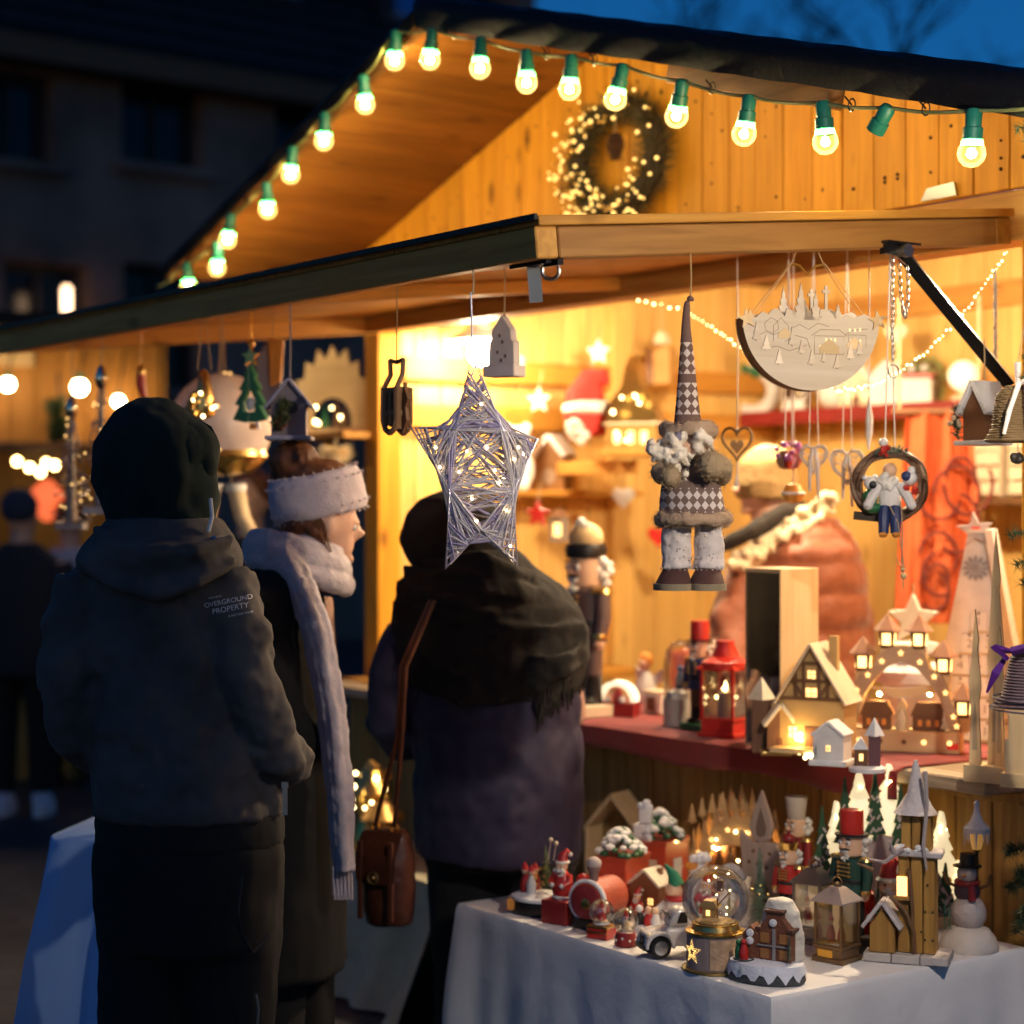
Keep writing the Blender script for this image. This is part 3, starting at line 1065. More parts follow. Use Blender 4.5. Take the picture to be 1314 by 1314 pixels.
lk = []
for i in range(16):
    lk.append(((0 + .001 * sin(i), -.03, -.006 - i * .0142), 0))
loop = [(1150, 340), (1151, 360), (1152, 380), (1154, 398), (1157, 408), (1160, 398), (1161, 380), (1161, 360), (1160, 342)]
for j in range(len(loop) - 1):
    (xa, ya), (xb, yb) = loop[j], loop[j + 1]
    for u in (.2, .7):
        lk.append((((xa + (xb - xa) * u - 1142) * k_, -.035, (335 - ya - (yb - ya) * u) * k_), 0))
for i, (c, a) in enumerate(lk):
    B().tube(link(c, a, i % 2), .0014, 5, True).obj('link', steel, ch)
B().tube([(.002 + cos(a) * .012, -.03 + sin(a) * .006, -.252 + sin(a) * .015) for a in [2 * pi * i / 16 for i in range(16)]], .0018, 6, True).obj('end_ring', steel, ch)
B().tube([(0, -.03, -.006), (.005, .02, .014), (.02, .03, .016)], .0016, 5).tube([(.028, -.035, -.012), (.02, .02, .012)], .0016, 5).obj('hook', steel, ch)

# ---------------------------------------------------------------- birdhouse, tree, bell and the other things along the shutter


def peak_house(root, w, d, h, rh, wallm, roofm, over=.012, thick=.006, base=None, lip=.012):
    B().prism([(-w / 2, 0), (w / 2, 0), (w / 2, h), (0, h + rh), (-w / 2, h)], d).obj('wall', wallm, root, False)
    a = atan2(rh, w / 2)
    L_ = sqrt(rh * rh + w * w / 4) + over * 1.6
    for sg in (-1, 1):
        c = (sg * L_ / 2 * cos(a) , 0, h + rh - L_ / 2 * sin(a) + thick * .6)
        bev(B().box(c, (L_, d + over * 2, thick), 0, sg * a).obj('roof', roofm, root, False), .002)
    if base:
        bev(B().box((0, -.004, -.005), (w + base, d + base, .011)).obj('floor', roofm, root, False), .002)


YB = 5.0
bh = HT('birdhouse', 'little grey wooden birdhouse with green sprig on its front, hanging by the hatted woman', 'birdhouse', at(372, 560, YB), radians(2))
peak_house(bh, .088, .085, .085, .055, mat('grey_violet_wood', (.25, .2, .21), .7), mat('frosted_roof', (.36, .34, .42), .75, bump=.6), .016, .008, .03)
B().prism(arc(.008, .072, .016, 0, 2 * pi, 16), .004, -.043).obj('entry_hole', black, bh)
sp = B()
needles(sp, [(-.034, -.05, .012), (-.024, -.055, .05), (-.004, -.055, .088)], rs, 420, .026, .0018)
needles(sp, [(-.02, -.055, .03), (.002, -.06, .05)], rs, 120, .016, .0016)
tag(sp.obj('sprig', mat('moss_sprig', (.12, .14, .05), .8, var=.6, sc=60, bump=0), bh), kind='stuff')
heads(B(), (-.018, -.055, .03), .012, 7, rs, .0045).obj('berries', mat('dark_berry', (.2, .05, .03), .5), bh)
string_up(bh, z0=.14, r=.0028, mt=mat('grey_string', (.3, .25, .24), .9))

YT = 5.5
u_ = YT / FOC
gt = HT('tree_ornament', 'green wooden fir tree ornament with a gold star top and a hollow middle', 'tree ornament', at(322, 542, YT), radians(-25))
tp = [(-46, 0), (-46, -6)]
out = [(.0, .165), (.022, .13), (.014, .128), (.036, .092), (.024, .09), (.05, .05), (.034, .048), (.056, .008), (.02, 0)]
outp = out + [(-x, z) for x, z in reversed(out)][:-1]
hole = [(0, .098), (.02, .06), (.016, .03), (-.016, .03), (-.02, .06)]
# ring-shaped board: left half and right half around the hollow
half = out + [(0, 0), (0, .03), (.016, .03), (.02, .06), (0, .098)]
bm = B().prism(half, .022).prism([(-x, z) for x, z in half], .022)
bev(bm.obj('tree_board', mat('deep_green_wood', (.03, .16, .07), .45), gt, False), .003)
B().prism([(p[0], p[1] + .185) for p in star_poly(.03)], .012).sph((0, 0, .222), .012, 10, 8).obj('gold_top', gold, gt, False)
B().sph((0, 0, .052), (.014, .01, .02), 10, 8).obj('pearl', white, gt)
B().box((.012, 0, -.012), (.02, .02, .016)).obj('trunk', orangep, gt, False)
B().tube([(.03, -.012, 0), (.034, -.012, -.02)], .006, 8).obj('bead', white, gt)
string_up(gt, z0=.23, mt=gold, r=.0022)

rg = HT('gold_cone_ornament', 'gold foil cone ornament with clustered baubles, hanging by the hooded man', 'hanging ornament', at(262, 533, 5.6), 0)
B().lathe([(.03, 0), (.034, .02), (.026, .06), (.014, .12), (.006, .13)], n=14).obj('cone', gold, rg)
tag(heads(B(), (-.012, -.01, .03), .034, 20, rs, .013).obj('bauble_cluster', gold, rg), kind='stuff')
lights = heads(B(), (0, -.02, .03), .035, 9, rs, .005).obj('fairy_lights', ledw, rg)
tag(lights, kind='stuff')
string_up(rg, z0=.13, two=.02)

gl = HT('globe_lantern', 'big frosted white globe with a golden lower half, hanging behind the hooded man', 'lantern', at(284, 545, 6.15), 0)
R_ = 66 * 6.15 / FOC
B().lathe([(.001, -R_ * .55)] + [(R_ * cos(a), R_ * sin(a)) for a in [-.58 + (pi / 2 + .55) * i / 14 for i in range(15)]], n=28).obj('globe', mat('frosted_globe', (.62, .5, .45), .3, emit=(1, .6, .4), es=.05, sample=False), gl)
B().lathe([(R_ * .2, -R_ * 1.0), (R_ * .62, -R_ * .92), (R_ * .9, -R_ * .62), (R_ * .86, -R_ * .5)], n=28).obj('golden_bowl', gold, gl)
tag(heads(B(), (0, 0, 0), R_ * 1.0, 16, rs, .005).obj('glitter', ledsoft, gl), kind='stuff')  # sparkle put in as small self-lit beads
string_up(gl, z0=R_)

wb = HT('wooden_pendant', 'flat grey brown wooden board pendant beside the birdhouse', 'hanging ornament', at(350, 535, 5.9), radians(-15))
bev(B().prism([(-.05, 0), (.03, 0), (.03, .2), (-.02, .23), (-.05, .17)], .02).obj('board', mat('violet_grey_board', (.3, .25, .28), .7), wb, False), .003)
bev(B().prism([(.0, .09), (.035, .11), (.045, .23), (-.005, .24)], .012, -.02).obj('tag_board', orangep, wb, False), .003)
string_up(wb, z0=.235)

ow = HT('carved_lantern_ornament', 'dark brown carved wooden ornament with cut out openings by the post', 'hanging ornament', at(509, 540, 4.62), radians(-50))
o1 = B()
for sx in (-.026, .026):
    o1.tube([(sx, -.02, .075), (sx * 1.05, -.02, .0), (sx * .7, -.02, -.02), (0, -.02, -.03)], .007, 6).tube([(sx, .02, .075), (sx * 1.05, .02, .0), (sx * .7, .02, -.02), (0, .02, -.03)], .007, 6)
    o1.tube([(sx, -.02, .075), (sx * .9, 0, .11), (sx, .0, .145)], .006, 6)
for y in (-.02, .02):
    for x0, x1 in ((-.03, -.012), (-.004, .008), (.016, .03)):
        o1.prism([(x0, -.012), (x1, -.016), (x1, .074), (x0, .074)], .006, y)
o1.box((0, 0, .072), (.06, .05, .012)).box((0, 0, .018), (.06, .05, .01)).box((0, .021, .03), (.05, .003, .1)).box((.024, 0, .03), (.003, .04, .1))
o1.tube([(-.026, 0, .145), (0, 0, .138), (.026, 0, .145)], .005, 6)
o1.obj('carving', wood('carved_brown', (.34, .19, .09), (.2, .1, .045), 'Z', knots=0), ow)
B().prism([(.028, -.03), (.045, .0), (.04, .03), (.05, .05), (.032, .09), (.026, .0)], .01).obj('tail', brownp, ow, False)
string_up(ow, z0=.14, mt=mat('jute', (.4, .25, .1), .9))

th = HT('white_tower_ornament', 'pale grey wooden tower ornament on a block, hanging behind the wire star string', 'hanging ornament', at(647, 484, 4.75), radians(-30))
bev(B().box((0, 0, .0145), (.088, .06, .029)).obj('block', mat('grey_white_wood', (.52, .48, .5), .7), th, False), .002)
B().prism([(-.036, .029), (.036, .029), (.034, .085), (.028, .09), (.026, .115), (.014, .13), (.0, .15), (-.014, .13), (-.026, .115), (-.028, .09), (-.034, .085)], .03).obj('tower', mat('grey_white_wood', (.52, .48, .5), .7), th, False)
dd = B()
for x, z in ((-.004, .1), (.004, .085), (-.01, .06), (.012, .05), (0, .04)):
    dd.box((x, -.0155, z), (.005, .002, .008))
dd.obj('cut_holes', plydark, th, False)
string_up(th, z0=.15)

pe = HT('red_pepper_ornament', 'slim red ornament like a pepper hanging above the hood', 'hanging ornament', at(181, 508, 6.3), 0)
B().tube([(0, 0, .075), (.0, 0, .04), (.008, 0, 0), (.016, 0, -.03)], [.012, .016, .012, .003], 10).obj('pepper', redp, pe)
B().lathe([(.013, .07), (.014, .085), (.004, .1)], n=10).obj('cap', gold, pe)
string_up(pe, z0=.09, mt=orangep)

# glitter trees left of the hooded man
glit = mat('silver_glitter', (.5, .44, .42), .35, .7, bump=1, bsc=150)
for x, y, Y, h, w, lb in ((130, 650, 5.75, .36, .13, 'taller wire wound glitter cone tree with glass tip beside the hood'), (92, 670, 6.0, .33, .12, 'shorter glitter cone tree left of the taller one')):
    r_ = HT('glitter_cone_tree', lb, 'hanging ornament', at(x, y, Y), 0, 'glitter cone trees')
    c = B()
    for i in range(120):
        u, a = rs.random() ** .7, rs.uniform(0, 6.28)
        r0 = w / 2 * (1 - u) + .006
        b2 = a + rs.uniform(.5, 1.6)
        u2 = min(1, u + rs.uniform(-.12, .12))
        r2 = w / 2 * (1 - u2) + .006
        c.tube([(cos(a) * r0, sin(a) * r0, u * h), (cos((a + b2) / 2) * (r0 + r2) / 2 * 1.08, sin((a + b2) / 2) * (r0 + r2) / 2 * 1.08, (u + u2) / 2 * h), (cos(b2) * r2, sin(b2) * r2, max(0, u2 * h))], .0016, 3)
    tag(c.obj('wire_cone', glit, r_), kind='stuff')
    B().lathe([(w * .16, 0), (w * .1, h * .5), (.004, h)], n=10).obj('core', mat('dull_silver', (.3, .25, .22), .5, .5), r_)
    B().lathe([(.004, h - .02), (.016, h + .0), (.02, h + .02), (.012, h + .045), (.002, h + .06)], n=12).obj('glass_tip', mat('silver_glass', (.8, .7, .5), .12, 1.0), r_)
    bl = B()
    for i in range(16):
        u, a = rs.random(), rs.uniform(0, 6.28)
        bl.sph((cos(a) * (w / 2 * (1 - u) + .012), sin(a) * (w / 2 * (1 - u) + .012), u * h), .0035, 6, 4)
    tag(bl.obj('fairy_lights', ledsoft, r_), kind='stuff')
    B().box((0, 0, -.012), (w * .7, w * .7, .02)).obj('base', mat('grey_base', (.3, .28, .3), .6), r_, False)
    string_up(r_, z0=h + .06)

# ---------------------------------------------------------------- right cluster: hearts, bells, santa wreath
YH = 5.0
h_ = YH / FOC
ht = HT('wooden_heart', 'open wooden heart with a smaller heart inside and a string tassel below', 'heart ornament', at(946, 570, YH), radians(-20))
B().tube([(x, 0, z) for x, z in heart_pts(.078, .085)], .0042, 6, True).obj('outer_heart', wood('heart_wood', (.5, .3, .13), (.38, .2, .08), 'X', knots=0), ht)
B().prism([(x, z - .008) for x, z in heart_pts(.036, .038)], .006).obj('inner_heart', wood('heart_wood', (.5, .3, .13), (.38, .2, .08), 'X', knots=0), ht)
tl = B().tube([(0, 0, -.04), (0, 0, -.075)], .002, 5)
for i in range(9):
    tl.tube([(0, 0, -.072), (rs.uniform(-.006, .006), rs.uniform(-.006, .006), -.11)], .0012, 4)
tl.obj('tassel', lineng, ht)
string_up(ht, z0=.038, mt=lineng)
bb = HT('painted_bell_ball', 'round hanging bauble striped red, purple and white', 'bauble', at(1012, 590, 5.1), 0)
for k, mt_ in enumerate((redp, mat('violet_paint', (.25, .08, .4), .4), white, brownp, redp, mat('pink_paint', (.75, .3, .3), .5))):
    a0 = 2 * pi * k / 6 + .3
    B().lathe([(.003, -.036), (.022, -.03), (.036, -.005), (.032, .018), (.014, .034), (.003, .036)], n=3).tf(Matrix.Rotation(a0, 4, 'Z') @ Matrix.Translation((.012, 0, 0)) @ Matrix.Scale(.7, 4)).obj('stripe', mt_, bb)
heads(B(), (0, 0, .02), .032, 14, rs, .009).obj('berries', mat('violet_berry', (.4, .12, .35), .4), bb)
string_up(bb, z0=.035, mt=lineng, two=.01)
ob = HT('orange_slice_ornament', 'dried orange ball ornament under the striped bauble', 'bauble', at(1018, 633, 5.1), 0)
B().lathe([(.003, -.026), (.02, -.022), (.03, 0), (.02, .022), (.003, .026)], n=16).obj('ball', orangep, ob)
B().lathe([(.031, -.004), (.033, 0), (.031, .004)], n=18).obj('band', lineng, ob)
string_up(ob, z0=.025, mt=lineng)
for x, y, sz, lb in ((1044, 590, 1.0, 'white wicker heart hanging on ribbons by the striped bauble'), (1087, 600, 1.25, 'larger white wicker heart hanging left of the santa wreath')):
    wh = HT('wicker_heart', lb, 'heart ornament', at(x, y, 4.95), radians(-15), 'wicker hearts')
    for kk in range(4):
        B().tube([(p_ * (1 - .04 * kk) + rs.uniform(-.002, .002), rs.uniform(-.004, .004), z_ * (1 - .04 * kk) + rs.uniform(-.002, .002)) for p_, z_ in heart_pts(.07 * sz, .075 * sz)], .0025, 5, True).obj('withy', mat('white_withy', (.66, .55, .45), .7), wh)
    nb = B()
    for i in range(22):
        a, b2 = rs.choice(heart_pts(.066 * sz, .07 * sz)), rs.choice(heart_pts(.066 * sz, .07 * sz))
        nb.tube([(a[0], 0, a[1]), ((a[0] + b2[0]) / 2, rs.uniform(-.012, .012), (a[1] + b2[1]) / 2), (b2[0], 0, b2[1])], .0012, 4)
    tag(nb.obj('weave', mat('pale_weave', (.72, .6, .46), .7), wh), kind='stuff')
    B().tube([(-.002, -.004, .03), (-.008, -.006, .0), (-.01, -.004, -.08)], [.005, .006, .003], 4).tube([(.004, -.004, .03), (.01, -.006, -.01), (.013, -.004, -.1)], [.005, .006, .003], 4).obj('ribbon', lineng, wh)
    string_up(wh, z0=.03 * sz, mt=lineng, two=.012, r=.0013)
rb = HT('white_ribbon', 'long white glitter icicle hanging above the santa wreath', 'hanging ornament', at(1115, 555, 4.9), 0)
B().tube([(0, 0, .085), (.001, 0, .04), (0, 0, 0), (-.001, 0, -.045)], [.002, .009, .009, .002], 8).obj('icicle', white, rb)
string_up(rb, z0=.085, mt=lineng)

sw = HT('santa_wreath', 'vine wreath with a seated white bearded santa, green teddy and red berries, hanging', 'wreath', at(1142, 622, 4.62), radians(-12))
w_m = wood('vine_bark', (.2, .12, .075), (.11, .06, .035), 'X', knots=0, bump=.6)
vines = B()
for k in range(9):
    ph, rr_ = rs.uniform(0, 6.28), .078 + rs.uniform(-.009, .009)
    vines.tube([(cos(a) * (rr_ + .004 * sin(3 * a + ph)), rs.uniform(-.008, .008) + .01 * sin(5 * a + ph), sin(a) * (rr_ + .004 * cos(4 * a + ph)) * .98) for a in [2 * pi * i / 30 for i in range(30)]], rs.uniform(.004, .006), 5, True)
tag(vines.obj('vine_ring', w_m, sw), kind='stuff')
B().box((-.03, .01, -.078), (.11, .05, .02), 0, .1).obj('moss_seat', mat('dark_moss', (.06, .045, .03), .9, bump=1), sw, False)
B().loft([(0, -.015, -.06, .028, .022), (0, -.015, -.02, .026, .022), (0, -.015, .01, .014, .014)], 14).obj('santa_body', mat('grey_white_wool', (.75, .72, .7), .9, bump=.8), sw)
soft(fluff(B(), (-.004, -.028, .02), (.02, .014, .02), 30, rs, .007).move(0, 0, -.012).obj('santa_beard', hairw, sw), .004, 1, .004, .005, 'fur')
B().sph((0, -.02, .034), (.017, .017, .018), 12, 8).obj('santa_head', skinp, sw)
for sx in (-1, 1):
    B().tube([(sx * .012, -.03, -.055), (sx * .013, -.045, -.08), (sx * .014, -.045, -.115)], [.014, .014, .012], 9).obj('santa_leg', bluep, sw)
    B().sph((sx * .015, -.05, -.118), (.011, .016, .007), 9, 6).obj('santa_boot', orangep, sw)
    B().tube([(sx * .022, -.018, -.0), (sx * .042, -.035, -.03), (sx * .048, -.045, -.045)], [.011, .012, .011], 8).sph((sx * .05, -.047, -.048), .012, 8, 6).obj('santa_arm', mat('grey_white_wool', (.75, .72, .7), .9), sw)
B().sph((-.045, -.02, -.03), (.018, .016, .022), 10, 8).sph((-.04, -.03, -.055), (.022, .018, .014), 10, 8).obj('teddy_body', green, sw)
B().sph((-.045, -.025, .004), .016, 10, 8).sph((-.058, -.025, .016), .007, 8, 6).sph((-.034, -.025, .018), .007, 8, 6).obj('teddy_head', white, sw)
B().sph((-.04, -.036, .0), (.01, .007, .01), 8, 6).obj('teddy_hat', black, sw)
B().sph((.046, -.02, .015), .018, 10, 8).sph((.05, -.02, .034), .01, 8, 6).obj('snowball_head', white, sw)
B().sph((.038, -.034, .02), (.012, .008, .012), 8, 6).obj('navy_cap', bluep, sw)
heads(B(), (.045, -.02, -.01), .015, 9, rs, .008).obj('red_scarf', redp, sw)
heads(B(), (-.01, -.02, .075), .012, 8, rs, .007).obj('berries', redp, sw)
B().sph((-.015, -.02, .1), .011, 10, 8).obj('snow_bead', white, sw)
nb = needles(B(), [(-.035, -.02, .07), (0, -.022, .085), (.04, -.02, .08)], rs, 160, .018, .0014)
tag(nb.obj('sprig', mat('bluegreen_needles', (.09, .15, .12), .7, bump=0), sw), kind='stuff')
string_up(sw, z0=.078, mt=lineng, two=.012)
B().tube([(.025, -.03, -.04), (.03, -.05, -.11), (.028, -.03, -.2)], .0018, 5).tube([(.0, -.05, -.05), (.02, -.058, -.09), (.034, -.03, -.2)], .0016, 5).obj('gift_string', twine, sw)
B().sph((.03, -.03, -.2), .006, 8, 6).tube([(.03, -.03, -.2), (.012, -.03, -.17)], .0014, 4).tube([(.03, -.03, -.2), (.032, -.03, -.245)], .0016, 4).sph((.032, -.03, -.215), .008, 8, 6).obj('wooden_bead', mat('straw', (.7, .5, .22), .6), sw)

# ---------------------------------------------------------------- far right: birdhouse, wicker bells, white fluff, garlands
b2_ = HT('log_birdhouse', 'brown birdhouse with white snow roof and green sprig, behind the wicker bell', 'birdhouse', at(1263, 566, 4.66), radians(-55))
peak_house(b2_, .07, .07, .075, .06, brownp, snow, .014, .012, .03)
nb = needles(B(), [(-.045, -.04, .0), (-.05, -.045, .05), (-.04, -.045, .085)], rs, 260, .025, .0015)
tag(nb.obj('sprig', needle, b2_), kind='stuff')
heads(B(), (-.05, -.05, .045), .012, 9, rs, .006).obj('cream_flower', cream, b2_)
string_up(b2_, z0=.14, top=2.0)
wk = HT('wicker_bell', 'brown wicker bell with a pale pink ribbon tag and dark clapper at the right edge', 'bell ornament', at(1306, 565, 4.0), radians(10))
wv = B()
for k in range(22):
    z = .0 + k * .0052
    rr_ = .052 + .012 * max(0, 1 - k / 5) - .016 * (k / 22) ** 1.5
    if k > 18:
        rr_ *= (1 - (k - 18) * .12)
    wv.tube([((rr_ + .0016 * sin(a * 12 + k * pi)) * cos(a), (rr_ + .0016 * sin(a * 12 + k * pi)) * sin(a), z) for a in [2 * pi * i / 48 for i in range(48)]], .0031, 5, True)
tag(wv.obj('wicker_weave', mat('dark_wicker', (.2, .13, .06), .65), wk), kind='stuff')
B().lathe([(.062, -.004), (.064, .0), (.05, .004)], n=30).obj('rim', mat('dark_wicker', (.2, .13, .06), .65), wk)
B().prism([(-.014, .01), (.04, .006), (.04, .125), (-.014, .12)], .002, -.062).obj('tag_ribbon', mat('pink_ribbon', (.72, .5, .42), .6), wk, False)
soft(heads(B(), (0, 0, -.036), .008, 9, rs, .008).obj('clapper', mat('dark_clapper', (.03, .025, .02), .5), wk), .003, 1, 0)
B().tube([(0, 0, .11), (0, 0, -.03)], .001, 4).obj('clapper_wire', steel, wk)
rbn = B()
rbn.tube([(-.0, -.02, .118), (-.02, -.05, .115), (-.045, -.06, .06), (-.058, -.062, .01)], [.004, .006, .006, .004], 4)
rbn.tube([(.0, -.02, .118), (.02, -.04, .13), (.03, -.03, .12)], .005, 4)
rbn.obj('bow', lineng, wk)
B().tube([(0, 0, .11), (.0, 0, .16)], [.005, .007], 5).obj('ribbon', lineng, wk)
string_up(wk, z0=.16, mt=twine, r=.0012, top=2.42, dx=.1)

fl = HT('white_tassel', 'fluffy white icicle garland hanging beside the black stay bar', 'garland', at(1277, 360, 4.775), 0)
nb = needles(B(), [(0, 0, 0), (0, 0, -.1), (.002, 0, -.2)], rs, 700, .011, .0009, 1.4)
tag(nb.obj('tinsel', white, fl), kind='stuff')
B().tube([(0, 0, .02), (0, 0, -.2)], .0028, 6).obj('core', white, fl)
string_up(fl, z0=.018, mt=lineng, top=at(1277, 344, 4.775)[2])

fy = HT('fairy_light_garland', 'thin garland of tiny warm lights sagging across the opening behind the stay bar', 'string lights', at(1290, 322, 4.75), 0)
gp = [(1292, 322, 4.75), (1265, 365, 4.8), (1230, 410, 4.85), (1190, 450, 4.9), (1150, 480, 4.95), (1110, 496, 5.0), (1075, 500, 5.1), (1010, 480, 5.3), (960, 452, 5.5), (925, 428, 5.7), (880, 398, 6.0), (800, 380, 6.4)]
o0 = Vector(fy.location)
gpts = [Vector(at(*q)) - o0 for q in gp]
fine = []
for a, b in zip(gpts[:-1], gpts[1:]):
    for k in range(8):
        fine.append(a.lerp(b, k / 8))
B().tube(fine, .0014, 4).obj('wire', mat('pale_wire', (.6, .5, .35), .5), fy)
bl = B()
for p in fine:
    bl.sph((p.x, p.y + rs.uniform(-.006, .006), p.z + rs.uniform(-.006, .004)), rs.uniform(.002, .0034), 6, 4)
tag(bl.obj('led_beads', ledw, fy), kind='stuff')

pb_ = HT('purple_wicker_bell', 'dark wicker bell tied with a purple ribbon at the right edge of the counter', 'bell ornament', at(1322, 905, 4.05), 0)
wv = B()
for k in range(20):
    z = .0 + k * .0062
    rr_ = .075 - .006 * min(k, 3) - .0014 * max(0, k - 3) - .012 * max(0, (k - 14) / 6) ** 2
    wv.tube([((rr_ + .001 * sin(a * 20 + k * pi)) * cos(a), (rr_ + .001 * sin(a * 20 + k * pi)) * sin(a), z) for a in [2 * pi * i / 40 for i in range(40)]], .0034, 5, True)
tag(wv.obj('wicker_weave', mat('violet_wicker', (.13, .09, .11), .6), pb_), kind='stuff')
for z in (-.006, .002, .014):
    B().tube([((.08 - z * .3) * cos(a), (.08 - z * .3) * sin(a), z + .004 * cos(a + z * 300)) for a in [2 * pi * i / 36 for i in range(36)]], .0022, 5, True).obj('hoop', mat('violet_wicker', (.13, .09, .11), .6), pb_)
B().tube([(-.06, -.03, .1), (-.085, -.05, .07), (-.1, -.04, .03)], [.006, .012, .003], 4).tube([(-.05, -.04, .115), (-.085, -.05, .122), (-.06, -.06, .1)], [.005, .011, .005], 4).tube([(-.05, -.04, .115), (0, -.06, .13)], .009, 4).obj('bow', mat('purple_satin', (.07, .015, .16), .3), pb_)
string_up(pb_, z0=.12, mt=mat('purple_satin', (.07, .015, .16), .3), top=2.42)

# fir garland down the right-hand end of the stall
fg = HT('fir_garland', 'green fir garland hanging down the right end of the stall front', 'garland', at(1345, 200, 4.0), 0)
path = [(0, 0, .15), (.0, .0, -.1), (.004, 0, -.5), (.0, 0, -.9), (.01, 0, -1.2)]
B().tube(path, .006, 5).obj('stem', brownp, fg)
nb = B()
for z, dx in ((.05, -.07), (.02, -.05), (-.08, -.03), (-.42, -.05), (-.46, -.06), (-.78, -.085), (-.84, -.07), (-.88, -.06), (-.95, -.03), (-1.12, -.02)):
    needles(nb, [(0, 0, z), (dx * .6, -.01, z + .012), (dx, -.015, z)], rs, 170, .022, .0009)
needles(nb, path, rs, 1400, .03, .001)
tag(nb.obj('needle_sprays', needle, fg), kind='stuff')
B().box((.03, .02, -.1), (.03, .03, .6)).obj('batten', brown_y, fg, False)
fb = HT('fir_branch', 'dark fir branch against the counter at the right end of the table', 'fir branch', at(1330, 1150, 4.6), 0)
nb = B()
for p in ([(0, 0, .1), (-.05, -.02, .12), (-.08, -.03, .11)], [(0, 0, .02), (-.04, -.01, .04), (-.07, -.02, .02)], [(0, 0, .06), (-.05, -.03, .06)], [(0, 0, -.04), (-.04, -.02, -.03), (-.055, -.03, -.08)], [(0, 0, -.1), (-.03, 0, -.05)]):
    B().tube(p, .002, 4).obj('twig', brownp, fb)
    needles(nb, p, rs, 330, .03, .0011)
tag(nb.obj('needle_sprays', needle, fb), kind='stuff')
bev(B().box((.02, .0, -.06), (.02, .02, .6)).obj('stake', brown_y, fb, False))

# wreath on the gable
gw = T('gable_wreath', 'dark evergreen wreath with gold lights and a pine cone, fixed to the gable', 'wreath', W(1.53, -.06, 1.6 + (650 - 205) / FOC * 6.05), HR)
gw.scale = (1.42, 1, 1.06)
nb = B()
ringp = [(cos(a) * .135, -.01 * (i % 2), sin(a) * .15) for i, a in enumerate([2 * pi * i / 26 for i in range(27)])]
needles(nb, ringp, rs, 3800, .066, .0024, 1.3)
tag(nb.obj('needle_ring', mat('dark_wreath', (.11, .085, .025), .7, var=.5, bump=0), gw), kind='stuff')
B().tube(ringp[:-1], .03, 7, True).obj('ring_core', mat('bark_core', (.03, .022, .012), .9), gw)
tag_b, lb_ = B(), B()
for i in range(170):
    a = rs.choice((rs.gauss(3.5, .5), rs.gauss(2.4, .4), rs.gauss(4.4, .35), rs.gauss(5.4, .5), rs.uniform(0, 6.28)))
    rr_ = rs.uniform(.09, .2)
    (lb_ if i % 3 else tag_b).sph((cos(a) * rr_, -.035 - rs.uniform(0, .03), sin(a) * rr_ * 1.08), rs.uniform(.0035, .0065), 6, 5)
tag(lb_.obj('fairy_lights', mat('gold_led', (1, .8, .4), .5, var=0, bump=0, emit=(1, .62, .16), es=1.8, sample=False), gw), kind='stuff')
tag(tag_b.obj('gold_beads', gold, gw), kind='stuff')
cone = B()
for k in range(7):
    for j in range(7):
        a = 2 * pi * j / 7 + k * .45
        r0 = .02 * (1 - abs(k - 2.5) / 6)
        cone.box((cos(a) * r0, sin(a) * r0, -k * .011), (.014, .012, .004), a, .5)
cone.move(.02, -.03, .06)
tag(cone.obj('pine_cone', mat('cone_brown', (.07, .03, .015), .8), gw), kind='stuff')
B().tube([(.02, -.03, .065), (.02, -.03, .15)], .002, 4).obj('cone_string', twine, gw)

# ---------------------------------------------------------------- shared builders for the goods
def quadwin(b, x, y, z, w, h, d=.002):
    return b.box((x, y, z), (w, d, h))


def cottage(name, lb, P, w, d, h, rh, wallm, roofm, rz=HR, base=None, wins=(), door=True, roof_t=.006, over=.01, cat='model house', chim=True, winm=None, group=None, door_m=None):
    r = T(name, lb, cat, P, rz, group)
    z0 = base[1] if base else 0
    if base:
        bev(B().box((0, 0, z0 / 2), (w * base[0], d * base[0], z0)).obj('base', base[2], r, False), .003, 2)
    B().prism([(-w / 2, z0), (w / 2, z0), (w / 2, z0 + h), (0, z0 + h + rh), (-w / 2, z0 + h)], d).obj('wall', wallm, r, False)
    a = atan2(rh, w / 2)
    L_ = sqrt(rh * rh + w * w / 4) + over
    for sg in (-1, 1):
        bev(B().box((sg * L_ / 2 * cos(a), 0, z0 + h + rh - L_ / 2 * sin(a) + roof_t * .55), (L_, d + over * 2, roof_t), 0, sg * a).obj('roof', roofm, r, False), roof_t * .3, 2)
    for x, z, ww, wh in wins:
        quadwin(B(), x, -d / 2 - .001, z0 + z, ww, wh).obj('window', winm or ledsoft, r, False)
        B().box((x, -d / 2 - .002, z0 + z), (.0015, .003, wh)).box((x, -d / 2 - .002, z0 + z), (ww, .003, .0015)).obj('window_bar', plydark, r, False)
    if door:
        bev(B().box((0, -d / 2 - .001, z0 + h * .24), (w * .22, .004, h * .48)).obj('door', door_m or brownp, r, False), .001)
    if chim:
        B().box((w * .22, d * .15, z0 + h + rh * .8), (w * .13, w * .13, rh * .7)).obj('chimney', wallm, r, False)
    return r


